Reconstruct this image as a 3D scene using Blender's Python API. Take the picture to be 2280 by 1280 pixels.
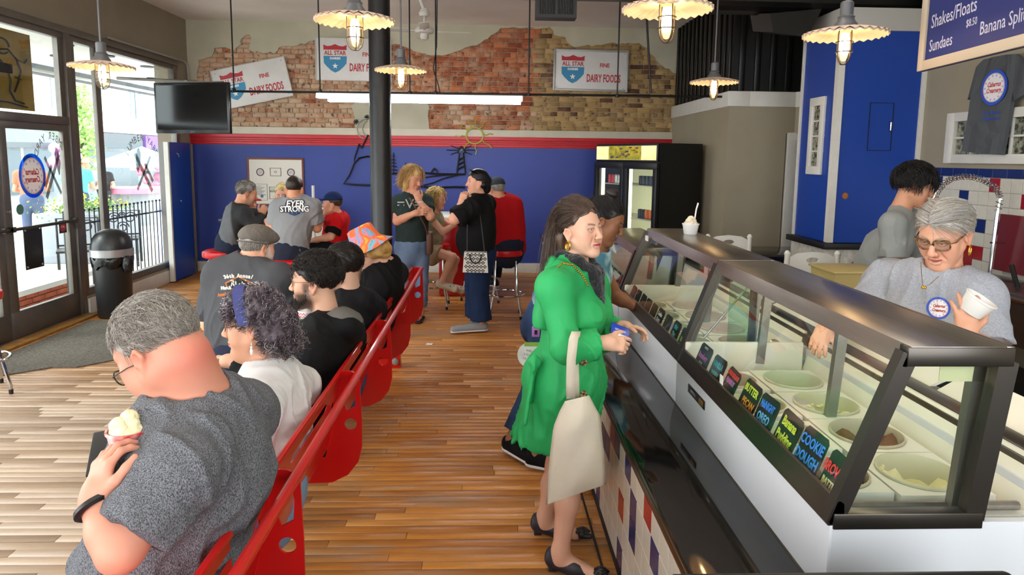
import bpy, bmesh, math, random
import numpy as np
from mathutils import Vector, Matrix, Euler
from mathutils.bvhtree import BVHTree
random.seed(7); RNG = np.random.default_rng(7)
PI = math.pi
for o in list(bpy.data.objects): bpy.data.objects.remove(o)
SC = bpy.context.scene
COL = SC.collection

# ------------------------------------------------------------------ camera
CAM_H = 1.75; FPX = 1490.0; PPY = 534.26; YAW, PITCH, ROLL = 0.03532, 0.12276, 0.01186
_f = Vector((math.sin(YAW)*math.cos(PITCH), math.cos(YAW)*math.cos(PITCH), -math.sin(PITCH)))
_r0 = Vector((math.cos(YAW), -math.sin(YAW), 0)); _u0 = _r0.cross(_f)
_r = _r0*math.cos(ROLL) + _u0*math.sin(ROLL); _u = -_r0*math.sin(ROLL) + _u0*math.cos(ROLL)
CAMP = Vector((0, 0, CAM_H))
cd = bpy.data.cameras.new('camera'); cam = bpy.data.objects.new('camera', cd); COL.objects.link(cam)
cam.matrix_world = Matrix(((_r.x, _u.x, -_f.x, 0), (_r.y, _u.y, -_f.y, 0), (_r.z, _u.z, -_f.z, CAM_H), (0, 0, 0, 1)))
cd.sensor_fit = 'HORIZONTAL'; cd.sensor_width = 36; cd.lens = 36*FPX/2280
cd.shift_y = (PPY-640)/2280; cd.clip_start = 0.05; cd.clip_end = 200
SC.camera = cam
def at(x, y, Y):
    d = _f + _r*((x-1140)/FPX) - _u*((y-PPY)/FPX)
    return CAMP + d*(Y/d.y)
def atz(x, y, Z=0):
    d = _f + _r*((x-1140)/FPX) - _u*((y-PPY)/FPX)
    return CAMP + d*((Z-CAM_H)/d.z)
def atx(x, y, X):
    d = _f + _r*((x-1140)/FPX) - _u*((y-PPY)/FPX)
    return CAMP + d*(X/d.x)

# ------------------------------------------------------------------ light and exposure
w = bpy.data.worlds.new('overcast_sky'); SC.world = w; w.use_nodes = True
bgn = w.node_tree.nodes['Background']; bgn.inputs[0].default_value = (0.93, 0.97, 1.0, 1); bgn.inputs[1].default_value = 4.0
sun = bpy.data.lights.new('sun', 'SUN'); sun.energy = 1.5; sun.angle = 0.35; sun.color = (1, .97, .92)
so = bpy.data.objects.new('sun', sun); COL.objects.link(so); so.rotation_euler = (math.radians(22), math.radians(-52), 0)
SC.view_settings.view_transform = 'Standard'; SC.view_settings.look = 'None'
SC.view_settings.gamma = 1; SC.view_settings.use_curve_mapping = False; SC.view_settings.exposure = 0.75
SC.cycles.use_denoising = True
SC.cycles.max_bounces = 8; SC.cycles.diffuse_bounces = 4; SC.cycles.glossy_bounces = 4; SC.cycles.transparent_max_bounces = 16
SC.cycles.caustics_reflective = False; SC.cycles.caustics_refractive = False; SC.cycles.sample_clamp_indirect = 4

# ------------------------------------------------------------------ materials
def lin(c):
    if isinstance(c, str): c = tuple(int(c[i:i+2], 16) for i in (0, 2, 4))
    return tuple(((v/255)/12.92 if v/255 <= .04045 else ((v/255+.055)/1.055)**2.4) for v in c[:3])
_M = {}
def mat(name, c='808080', rough=.55, metal=0., spec=.5, noise=0., nscale=20., bump=0., bscale=60., emit=None, estr=0., attr=False, stretch=None, coat=0., c2=None, sheen=0.):
    if name in _M: return _M[name]
    m = bpy.data.materials.new(name); _M[name] = m; m.use_nodes = True
    nt = m.node_tree; b = nt.nodes['Principled BSDF']; N = nt.nodes.new; L = nt.links.new
    col = lin(c); b.inputs['Base Color'].default_value = (*col, 1)
    b.inputs['Roughness'].default_value = rough; b.inputs['Metallic'].default_value = metal
    b.inputs['Specular IOR Level'].default_value = spec
    if coat: b.inputs['Coat Weight'].default_value = coat; b.inputs['Coat Roughness'].default_value = .08
    if sheen: b.inputs['Sheen Weight'].default_value = sheen
    src = None
    if attr:
        a = N('ShaderNodeAttribute'); a.attribute_name = 'Col'; src = a.outputs['Color']
    vec = None
    if noise or bump or c2:
        tc = N('ShaderNodeTexCoord'); vec = tc.outputs['Object']
        if stretch:
            mp = N('ShaderNodeMapping'); mp.inputs['Scale'].default_value = stretch; L(vec, mp.inputs['Vector']); vec = mp.outputs['Vector']
    if noise or c2:
        n = N('ShaderNodeTexNoise'); n.inputs['Scale'].default_value = nscale; n.inputs['Detail'].default_value = 4; L(vec, n.inputs['Vector'])
        if c2:
            r = N('ShaderNodeValToRGB'); r.color_ramp.elements[0].position = .38; r.color_ramp.elements[1].position = .62
            r.color_ramp.elements[0].color = (*col, 1); r.color_ramp.elements[1].color = (*lin(c2), 1)
            L(n.outputs['Fac'], r.inputs['Fac']); L(r.outputs['Color'], b.inputs['Base Color'])
        else:
            mx = N('ShaderNodeMix'); mx.data_type = 'RGBA'; mx.blend_type = 'MULTIPLY'; mx.inputs['Factor'].default_value = 1
            r = N('ShaderNodeMapRange'); r.inputs['From Min'].default_value = .3; r.inputs['From Max'].default_value = .7
            r.inputs['To Min'].default_value = 1-noise; r.inputs['To Max'].default_value = 1+noise*.4
            L(n.outputs['Fac'], r.inputs['Value'])
            if src is not None: L(src, mx.inputs['A'])
            else: mx.inputs['A'].default_value = (*col, 1)
            L(r.outputs['Result'], mx.inputs['B']); L(mx.outputs['Result'], b.inputs['Base Color'])
    elif src is not None: L(src, b.inputs['Base Color'])
    if bump:
        n2 = N('ShaderNodeTexNoise'); n2.inputs['Scale'].default_value = bscale; n2.inputs['Detail'].default_value = 3; L(vec, n2.inputs['Vector'])
        bp = N('ShaderNodeBump'); bp.inputs['Strength'].default_value = bump; bp.inputs['Distance'].default_value = .01
        L(n2.outputs['Fac'], bp.inputs['Height']); L(bp.outputs['Normal'], b.inputs['Normal'])
    if emit:
        b.inputs['Emission Color'].default_value = (*lin(emit), 1); b.inputs['Emission Strength'].default_value = estr
    return m
def glass_mat(name, tint='ffffff', refl=1.0, ior=1.5, milk=0.0):
    if name in _M: return _M[name]
    m = bpy.data.materials.new(name); _M[name] = m; m.use_nodes = True
    nt = m.node_tree; nt.nodes.clear(); N = nt.nodes.new; L = nt.links.new
    o = N('ShaderNodeOutputMaterial'); t = N('ShaderNodeBsdfTransparent'); t.inputs[0].default_value = (*lin(tint), 1)
    g = N('ShaderNodeBsdfGlossy'); g.inputs['Roughness'].default_value = 0.0
    fr = N('ShaderNodeFresnel'); ge = N('ShaderNodeNewGeometry'); mi = N('ShaderNodeMapRange'); mi.inputs['To Min'].default_value = ior; mi.inputs['To Max'].default_value = 1/ior; L(ge.outputs['Backfacing'], mi.inputs['Value']); L(mi.outputs['Result'], fr.inputs[0])
    mu = N('ShaderNodeMath'); mu.operation = 'MULTIPLY'; mu.inputs[1].default_value = refl; L(fr.outputs[0], mu.inputs[0])
    mx = N('ShaderNodeMixShader'); L(mu.outputs[0], mx.inputs[0]); L(t.outputs[0], mx.inputs[1]); L(g.outputs[0], mx.inputs[2])
    out = mx.outputs[0]
    if milk:
        d = N('ShaderNodeBsdfDiffuse'); d.inputs[0].default_value = (.9, .9, .9, 1); m2 = N('ShaderNodeMixShader'); m2.inputs[0].default_value = milk
        L(out, m2.inputs[1]); L(d.outputs[0], m2.inputs[2]); out = m2.outputs[0]
    L(out, o.inputs[0]); return m

# ------------------------------------------------------------------ mesh helpers
class MB:
    """collects shapes for ONE mesh"""
    def __init__(s): s.bm = bmesh.new()
    def box(s, lo, hi, bev=0., M=None):
        s.n = getattr(s, 'n', -1)+1; j = s.n*.00013; lo = Vector(lo)-Vector((j, j, j)); hi = Vector(hi)+Vector((j, j, j)); c = (lo+hi)/2; d = hi-lo
        g = bmesh.ops.create_cube(s.bm, size=1); vs = g['verts']
        for v in vs: v.co = Vector((v.co.x*d.x, v.co.y*d.y, v.co.z*d.z)) + c
        if bev:
            es = list({e for v in vs for e in v.link_edges}); r = bmesh.ops.bevel(s.bm, geom=es, offset=bev, segments=2, affect='EDGES', profile=.5)
            vs = list({v for f in r['faces'] for v in f.verts} | {v for v in vs if v.is_valid})
        if M is not None:
            for v in vs: v.co = M @ v.co
        return s
    def tube(s, pts, r, seg=8, closed=False, cap=True, r2=None):
        pts = [Vector(p) for p in pts]; n = len(pts); rings = []; nrm = None
        for i, p in enumerate(pts):
            if closed: t = pts[(i+1) % n]-pts[i-1]
            else: t = pts[min(i+1, n-1)]-pts[max(i-1, 0)]
            t.normalize()
            if nrm is None: nrm = t.orthogonal().normalized()
            nrm = (nrm - t*nrm.dot(t));
            nrm = nrm.normalized() if nrm.length > 1e-6 else t.orthogonal().normalized()
            b = t.cross(nrm); rr = r[i] if isinstance(r, (list, tuple)) else (r if r2 is None else r+(r2-r)*i/max(n-1, 1))
            rings.append([s.bm.verts.new(p+(nrm*math.cos(2*PI*k/seg)+b*math.sin(2*PI*k/seg))*rr) for k in range(seg)])
        m = n if closed else n-1
        for i in range(m):
            A, B = rings[i], rings[(i+1) % n]
            for k in range(seg): s.bm.faces.new((A[k], A[(k+1) % seg], B[(k+1) % seg], B[k]))
        if cap and not closed:
            s.bm.faces.new(rings[0][::-1]); s.bm.faces.new(rings[-1])
        return s
    def lathe(s, prof, c=(0, 0, 0), seg=24, M=None, wave=None, cap=True):
        """prof: list of (r, z)"""
        c = Vector(c); rings = []
        for (r, z) in prof:
            ring = []
            for k in range(seg):
                a = 2*PI*k/seg; p = Vector((r*math.cos(a), r*math.sin(a), z))
                if wave: p.z += wave(r, a)
                if M is not None: p = M @ p
                ring.append(s.bm.verts.new(p+c))
            rings.append(ring)
        for A, B in zip(rings, rings[1:]):
            for k in range(seg): s.bm.faces.new((A[k], A[(k+1) % seg], B[(k+1) % seg], B[k]))
        if cap and prof[0][0] > 1e-5: s.bm.faces.new(rings[0][::-1])
        if cap and prof[-1][0] > 1e-5: s.bm.faces.new(rings[-1])
        return s
    def poly(s, pts, ext):
        """flat polygon (list of 3D pts) extruded by vector ext"""
        ext = Vector(ext); a = [s.bm.verts.new(Vector(p)) for p in pts]; b = [s.bm.verts.new(Vector(p)+ext) for p in pts]
        n = len(pts); fs = [s.bm.faces.new(a), s.bm.faces.new(b[::-1])]
        for i in range(n): s.bm.faces.new((a[i], b[i], b[(i+1) % n], a[(i+1) % n]))
        return s
    def fill(s, loops, ext):
        """polygon with holes: loops of 3D points, extruded by ext"""
        ext = Vector(ext); es = []; allv = []
        for lp in loops:
            vs = [s.bm.verts.new(Vector(p)) for p in lp]; allv.append(vs)
            for i in range(len(vs)): es.append(s.bm.edges.new((vs[i], vs[(i+1) % len(vs)])))
        r = bmesh.ops.triangle_fill(s.bm, use_beauty=True, use_dissolve=False, edges=es)
        fs = [g for g in r['geom'] if isinstance(g, bmesh.types.BMFace)]
        x = bmesh.ops.extrude_face_region(s.bm, geom=fs)
        bmesh.ops.translate(s.bm, vec=ext, verts=[v for v in x['geom'] if isinstance(v, bmesh.types.BMVert)])
        return s
    def sphere(s, c, r, seg=12, rings=8, scale=(1, 1, 1), M=None):
        g = bmesh.ops.create_uvsphere(s.bm, u_segments=seg, v_segments=rings, radius=1)
        for v in g['verts']:
            p = Vector((v.co.x*r*scale[0], v.co.y*r*scale[1], v.co.z*r*scale[2]))
            if M is not None: p = M @ p
            v.co = p+Vector(c)
        return s
    def build(s, name, m, parent=None, smooth=None, **tags):
        bmesh.ops.recalc_face_normals(s.bm, faces=s.bm.faces)
        me = bpy.data.meshes.new(name); s.bm.to_mesh(me); s.bm.free()
        return link(name, me, m, parent, smooth, **tags)
def link(name, me, m, parent=None, smooth=None, **tags):
    if m is not None:
        for mm in (m if isinstance(m, (list, tuple)) else [m]): me.materials.append(mm)
    if smooth is True or smooth is None and len(me.polygons) > 40:
        me.polygons.foreach_set('use_smooth', [True]*len(me.polygons))
        if smooth is None:
            try: me.set_sharp_from_angle(angle=math.radians(38))
            except Exception: pass
    o = bpy.data.objects.new(name, me); COL.objects.link(o)
    if parent is not None:
        o.parent = parent
        o.matrix_parent_inverse = Matrix.Translation(-parent.location) if parent.type == 'EMPTY' and parent.parent is None else Matrix()
    for k, v in tags.items(): o[k] = v
    return o
def thing(name, label, cat, loc=(0, 0, 0), group=None):
    o = bpy.data.objects.new(name, None); COL.objects.link(o); o.location = loc; o.empty_display_size = .1
    o['label'] = label; o['category'] = cat
    if group: o['group'] = group
    return o
def tag(o, label, cat, group=None):
    o['label'] = label; o['category'] = cat
    if group: o['group'] = group
    return o
def struct(o): o['kind'] = 'structure'; return o
def arr_mesh(name, V, F, cols=None):
    """fast mesh from numpy; F is (n,3) or (n,4)"""
    me = bpy.data.meshes.new(name); V = np.asarray(V, np.float32); F = np.asarray(F, np.int32)
    me.vertices.add(len(V)); me.vertices.foreach_set('co', V.ravel())
    k = F.shape[1]; me.loops.add(F.size); me.loops.foreach_set('vertex_index', F.ravel())
    me.polygons.add(len(F)); me.polygons.foreach_set('loop_start', np.arange(0, F.size, k, dtype=np.int32))
    me.polygons.foreach_set('loop_total', np.full(len(F), k, np.int32))
    me.update(calc_edges=True); me.validate()
    if cols is not None: set_col(me, cols)
    return me
def set_col(me, cols):
    a = me.color_attributes.new('Col', 'FLOAT_COLOR', 'POINT'); c = np.ones((len(me.vertices), 4), np.float32); c[:, :3] = np.asarray(cols)[:, :3]
    a.data.foreach_set('color', c.ravel())
def copy_tree(root, delta, label=None):
    r = root.copy(); COL.objects.link(r); r.location = root.location+Vector(delta)
    if label: r['label'] = label
    for ch in [c for c in bpy.data.objects if c.parent == root]:
        c = ch.copy(); COL.objects.link(c); pi = ch.matrix_parent_inverse.copy(); c.parent = r; c.matrix_parent_inverse = pi
        for g in [c2 for c2 in bpy.data.objects if c2.parent == ch]:
            d = g.copy(); COL.objects.link(d); d.parent = c
    return r
def text(name, s, m, size, M, parent, ext=.0008, font=None, align='CENTER', xs=1., spacing=1., bold=0., res=2, shear=0.):
    """flat lettering as thin mesh; M maps text plane (x right, y up) into the world"""
    cu = bpy.data.curves.new(name, 'FONT'); cu.body = s; cu.size = size; cu.extrude = ext; cu.align_x = align; cu.align_y = 'CENTER'
    cu.space_character = spacing; cu.offset = bold; cu.resolution_u = res; cu.shear = shear
    t = bpy.data.objects.new(name, cu); COL.objects.link(t); bpy.context.view_layer.update()
    me = bpy.data.meshes.new_from_object(t.evaluated_get(bpy.context.evaluated_depsgraph_get())); bpy.data.objects.remove(t); bpy.data.curves.remove(cu)
    me.transform(Matrix.Diagonal((xs, 1, 1, 1))); me.transform(M)
    me.materials.clear()
    return link(name, me, m, parent, False)
def frame(o, x, y):
    """4x4 with origin o, x axis, y axis"""
    x = Vector(x).normalized(); z = x.cross(Vector(y)).normalized(); y = z.cross(x); o = Vector(o)
    return Matrix(((x.x, y.x, z.x, o.x), (x.y, y.y, z.y, o.y), (x.z, y.z, z.z, o.z), (0, 0, 0, 1)))
def circle(c, r, x, y, n=20):
    c = Vector(c); x = Vector(x); y = Vector(y)
    return [c+(x*math.cos(2*PI*k/n)+y*math.sin(2*PI*k/n))*r for k in range(n)]
def script_text(name, s, m, size, M, parent):
    return text(name, s, m, size, M, parent, shear=.35, xs=.8)
# ================================================================== room shell
BW = 10.1; LW = -4.38; CEIL = 3.66
m_taupe = mat('taupe_paint', '8d8472', .75, noise=.08, nscale=3, bump=.05)
m_grey = mat('beige_grey_paint', 'a09680', .7, noise=.06, nscale=3)
m_ceil = mat('ceiling_plaster', 'e9e4dd', .85, noise=.12, nscale=1.2, bump=.1, bscale=8)
m_blue = mat('royal_blue_paint', '2b3f90', .5, noise=.12, nscale=1.4)
m_blue2 = mat('bright_blue_laminate', '0f3f9c', .4, noise=.06, nscale=2)
m_red = mat('red_trim_paint', 'c3202c', .4, noise=.1, nscale=6)
m_cream = mat('cream_trim_paint', 'cfc8b4', .6, noise=.08, nscale=5)
m_white = mat('white_trim_paint', 'dcdad2', .5, noise=.06, nscale=8)
m_alu = mat('anodised_frame', '6f6a64', .38, .55, noise=.12, nscale=9)
m_alud = mat('dark_frame', '3b3733', .4, .4)
m_black = mat('satin_black', '121212', .45)
m_blackm = mat('matt_black_metal', '161514', .5, .2, bump=.05)
m_chrome = mat('chrome', 'd0d0d0', .12, 1.)
m_steel = mat('brushed_steel', 'a8a29a', .28, 1., noise=.15, nscale=30, stretch=(1, .1, 1))
m_rubber = mat('black_rubber', '0b0b0b', .6)

# floor: real tongue-and-groove boards running across the room
def floor_material():
    m = bpy.data.materials.new('worn_maple_boards'); m.use_nodes = True; nt = m.node_tree; b = nt.nodes['Principled BSDF']; N = nt.nodes.new; L = nt.links.new
    a = N('ShaderNodeAttribute'); a.attribute_name = 'Col'
    ge = N('ShaderNodeNewGeometry'); mp = N('ShaderNodeMapping'); mp.inputs['Scale'].default_value = (1.2, 16, 1); L(ge.outputs['Position'], mp.inputs['Vector'])
    n = N('ShaderNodeTexNoise'); n.inputs['Scale'].default_value = 3; n.inputs['Detail'].default_value = 6; n.inputs['Roughness'].default_value = .65; L(mp.outputs[0], n.inputs['Vector'])
    r = N('ShaderNodeValToRGB'); r.color_ramp.elements[0].position = .3; r.color_ramp.elements[0].color = (.78, .74, .68, 1); r.color_ramp.elements[1].position = .62; r.color_ramp.elements[1].color = (1.08, 1.05, 1, 1); L(n.outputs['Fac'], r.inputs[0])
    mx = N('ShaderNodeMix'); mx.data_type = 'RGBA'; mx.blend_type = 'MULTIPLY'; mx.inputs['Factor'].default_value = 1; L(a.outputs['Color'], mx.inputs['A']); L(r.outputs[0], mx.inputs['B'])
    # foot-worn grey patches
    mp2 = N('ShaderNodeMapping'); mp2.inputs['Scale'].default_value = (.8, 3.2, 1); L(ge.outputs['Position'], mp2.inputs['Vector'])
    n2 = N('ShaderNodeTexNoise'); n2.inputs['Scale'].default_value = 1.5; n2.inputs['Detail'].default_value = 7; n2.inputs['Roughness'].default_value = .7; L(mp2.outputs[0], n2.inputs['Vector'])
    r2 = N('ShaderNodeValToRGB'); r2.color_ramp.elements[0].position = .52; r2.color_ramp.elements[0].color = (0, 0, 0, 1); r2.color_ramp.elements[1].position = .74; r2.color_ramp.elements[1].color = (.75, .75, .75, 1); L(n2.outputs['Fac'], r2.inputs[0])
    # boards left of the bench: worn grey plus bleached glare painted into the colour
    sx = N('ShaderNodeSeparateXYZ'); L(ge.outputs['Position'], sx.inputs[0])
    mr = N('ShaderNodeMapRange'); mr.inputs['From Min'].default_value = -.6; mr.inputs['From Max'].default_value = -1.9; mr.inputs['To Min'].default_value = 0; mr.inputs['To Max'].default_value = .78; L(sx.outputs['X'], mr.inputs['Value'])
    my = N('ShaderNodeMapRange'); my.inputs['From Min'].default_value = 6.4; my.inputs['From Max'].default_value = 4.6; L(sx.outputs['Y'], my.inputs['Value'])
    mm = N('ShaderNodeMath'); mm.operation = 'MULTIPLY'; L(mr.outputs[0], mm.inputs[0]); L(my.outputs[0], mm.inputs[1])
    ad = N('ShaderNodeMath'); ad.operation = 'MAXIMUM'; L(r2.outputs[0], ad.inputs[0]); L(mm.outputs[0], ad.inputs[1])
    m3 = N('ShaderNodeMix'); m3.data_type = 'RGBA'; L(ad.outputs[0], m3.inputs['Factor']); L(mx.outputs['Result'], m3.inputs['A']); m3.inputs['B'].default_value = (*lin('8f8778'), 1)
    L(m3.outputs['Result'], b.inputs['Base Color'])
    rr = N('ShaderNodeMapRange'); rr.inputs['To Min'].default_value = .26; rr.inputs['To Max'].default_value = .5; L(n2.outputs['Fac'], rr.inputs['Value']); L(rr.outputs[0], b.inputs['Roughness'])
    bp = N('ShaderNodeBump'); bp.inputs['Strength'].default_value = .12; bp.inputs['Distance'].default_value = .004; L(n.outputs['Fac'], bp.inputs['Height']); L(bp.outputs[0], b.inputs['Normal'])
    return m
m_floor = floor_material()
def build_floor():
    rw = .057; boards = []; rr = random.Random(3); y = 2.05; row = 0
    while y < BW+.02:
        x = LW-rr.uniform(0, 1.5)
        while x < 5.2:
            L = rr.choice([.6, .9, 1.2, 1.5, 1.8, 2.2])*rr.uniform(.85, 1.15); boards.append((max(x, LW-.02), min(x+L, 5.2), y)); x += L
        y += rw; row += 1
    boards = [b for b in boards if b[1]-b[0] > .05]
    base = MB().box((LW-.05, -1.2, -.06), (5.2, BW+.05, -.012)).build('floor', mat('floor_gap', '2a1c0e', .9)); struct(base)
    def geo(b, z):
        x0, x1, y = b; g = .0011; c = .0012
        V = [(x0+g, y+g, -.012), (x1-g, y+g, -.012), (x1-g, y+rw-g, -.012), (x0+g, y+rw-g, -.012), (x0+g, y+g, z-c), (x1-g, y+g, z-c), (x1-g, y+rw-g, z-c), (x0+g, y+rw-g, z-c),
             (x0+g+c, y+g+c, z), (x1-g-c, y+g+c, z), (x1-g-c, y+rw-g-c, z), (x0+g+c, y+rw-g-c, z)]
        F = [(0, 1, 5, 4), (1, 2, 6, 5), (2, 3, 7, 6), (3, 0, 4, 7), (4, 5, 9, 8), (5, 6, 10, 9), (6, 7, 11, 10), (7, 4, 8, 11), (8, 9, 10, 11)]
        return V, F
    pal = [lin(c) for c in ('c08138', 'b97a35', 'c5883f', 'b37431', 'bf823f', 'b0722f', 'c88c47', 'bb7d3a')]
    near = [b for b in boards if b[2] < 5.2 and b[0] < .6 and b[1] > -1.75*b[2]*.45-1.2]
    near.sort(key=lambda b: b[2]); near = near[:292]; ns = set(near)
    V = []; F = []; Cc = []
    for b in boards:
        v, f = geo(b, rr.uniform(-.0006, .0006)); c = rr.choice(pal); k = rr.uniform(.9, 1.07); c = tuple(q*k for q in c)
        if b in ns:
            me = arr_mesh('floor_board', v, f, [c]*12); link('floor_board', me, m_floor, base, False)
        else:
            o = len(V); V += v; F += [tuple(i+o for i in q) for q in f]; Cc += [c]*12
    me = arr_mesh('floor_boards_far', V, F, Cc); link('floor_boards', me, m_floor, base, False, kind='stuff')
build_floor()
struct(MB().box((LW-.3, -1.2, CEIL), (5.2, BW+.3, CEIL+.1)).build('ceiling', m_ceil))

# ---- back wall: lower painted part, mouldings, brick above with broken plaster
wb = struct(MB().box((LW-.3, BW, -.05), (2.95, BW+.25, 2.153)).box((LW-.3, BW+.035, 2.1), (2.95, BW+.25, CEIL+.05)).build('wall_back', mat('lime_mortar', 'c2ab92', .95, noise=.25, nscale=7, bump=.3)))
MB().box((LW+.02, BW-.012, .15), (2.8, BW, 1.9)).build('blue_panel', m_blue, wb)
MB().box((LW, BW-.03, 2.048), (2.8, BW, 2.153), .004).build('cream_moulding', m_cream, wb)
rt = MB()
for z0, z1, d in ((1.896, 1.93, .03), (1.935, 1.96, .022), (1.965, 1.99, .026), (1.995, 2.048, .038)): rt.box((LW, BW-d-.01, z0), (2.8, BW, z1), .004)
rt.box((LW, BW-.02, 1.89), (2.8, BW, 2.05)).build('red_moulding', m_red, wb)
struct(MB().box((LW+.02, BW-.03, 0), (2.8, BW, .15), .004).build('baseboard_back', m_white))
def brick_wall():
    up = [(441, 300), (440, 200), (438, 160), (443, 132), (470, 125), (480, 106), (500, 105), (520, 112), (535, 100), (540, 84), (547, 76), (556, 77), (562, 88), (556, 110), (580, 118), (612, 118), (622, 104), (650, 103), (680, 97), (695, 90), (720, 92), (760, 88), (800, 80), (850, 92), (872, 98), (900, 104), (930, 118), (960, 125), (1000, 122), (1020, 113), (1060, 100), (1080, 90), (1100, 75), (1115, 65), (1135, 62), (1200, 63), (1225, 62), (1235, 75), (1260, 85), (1275, 103), (1300, 103), (1330, 100), (1360, 96), (1400, 98), (1420, 97), (1440, 108), (1455, 130), (1470, 145), (1490, 155), (1512, 166)]
    UP = [at(x, y, BW) for x, y in up]
    rr = random.Random(11)
    def jag(P, a=.018):
        out = []
        for p, q in zip(P, P[1:]):
            n = max(1, int((q-p).length/.05))
            for i in range(n):
                t = p.lerp(q, i/n); out.append(Vector((t.x+rr.uniform(-a, a), BW, t.z+rr.uniform(-a, a))))
        out.append(P[-1]); return out
    J = jag(UP)
    # upper plaster skin
    top = J+[Vector((2.86, BW, CEIL)), Vector((LW-.02, BW, CEIL)), Vector((LW-.02, BW, 2.15)), Vector((J[0].x, BW, 2.15))]
    MB().fill([[Vector((p.x, BW+.022, p.z)) for p in top]], (0, -.03, 0)).build('plaster', mat('sage_plaster', 'bdb8a2', .85, noise=.1, nscale=3, bump=.12, bscale=12), wb, False)
    pts = [(792, 290), (790, 262), (785, 248), (780, 236), (790, 226), (830, 222), (900, 222), (950, 226), (956, 240), (952, 262), (958, 290)]
    MB().fill([[Vector((p.x, BW+.022, p.z)) for p in jag([at(x, y, BW) for x, y in pts], .012)]], (0, -.03, 0)).build('plaster', mat('sage_plaster'), wb, False)
    xs = np.array([p.x for p in J]); zs = np.array([p.z for p in J]); idx = np.argsort(xs); xs = xs[idx]; zs = zs[idx]
    def ztop(x): return float(np.interp(x, xs, zs))
    H = .0705; rows = int((3.62-2.15)/H)+1; V = []; F = []; Cc = []; nparts = 0
    for r in range(rows):
        z = 2.153+r*H; hdr = r % 6 == 3; x = UP[0].x-.1+(0 if r % 2 else .1)
        while x < 2.83:
            L = (.1 if hdr else .205)*rr.uniform(.94, 1.05); xc = x+L/2; x1 = min(x+L, 2.84)
            if z+H*.5 < ztop(xc)+.06 and x1-x > .05:
                g = .005; d = rr.uniform(-.008, .008)+.022; a = [rr.uniform(-.003, .003) for _ in range(8)]
                y0 = BW+.04; y1 = BW+.035-d; e = .005
                v = [(x+g+a[0], y0, z+g), (x1-g, y0, z+g), (x1-g, y0, z+H-g), (x+g, y0, z+H-g), (x+g, y1+e, z+g), (x1-g, y1+e, z+g), (x1-g, y1+e, z+H-g), (x+g, y1+e, z+H-g),
                     (x+g+e, y1+a[1], z+g+e+a[2]), (x1-g-e, y1+a[3], z+g+e+a[4]), (x1-g-e, y1+a[5], z+H-g-e+a[6]), (x+g+e, y1, z+H-g-e+a[7])]
                f = [(0, 1, 5, 4), (1, 2, 6, 5), (2, 3, 7, 6), (3, 0, 4, 7), (4, 5, 9, 8), (5, 6, 10, 9), (6, 7, 11, 10), (7, 4, 8, 11), (8, 9, 10, 11)]
                # left: limewashed; middle: bare red; right: painted tan with spalls
                pale = [('c4a086', .5), ('b98a6a', .35), ('a9684a', .15)]; red = [('a2542f', .45), ('8f4426', .25), ('b86a40', .3)]; tan = [('a98a55', .62), ('94764a', .3), ('5d3a22', .08)]
                t = .5+.5*math.sin(xc*1.7+z*2.3)*.5
                P = pale if xc < -1.5+t*.6 else (red if xc < .68 else tan)
                if xc > -1.6 and xc < .68 and z < 2.45 and rr.random() < .5: P = pale
                c = lin(rr.choices([q[0] for q in P], [q[1] for q in P])[0]); k = rr.uniform(.8, 1.15); c = tuple(q*k for q in c)
                if nparts < 296 and -1.2 < xc < 2.1 and rr.random() < .62:
                    link('brick', arr_mesh('brick', v, f, [c]*12), M_BRICK, wb, False); nparts += 1
                else:
                    o = len(V); V += v; F += [tuple(i+o for i in q) for q in f]; Cc += [c]*12
            x += L
    link('bricks', arr_mesh('bricks', V, F, Cc), M_BRICK, wb, False, kind='stuff')
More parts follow.
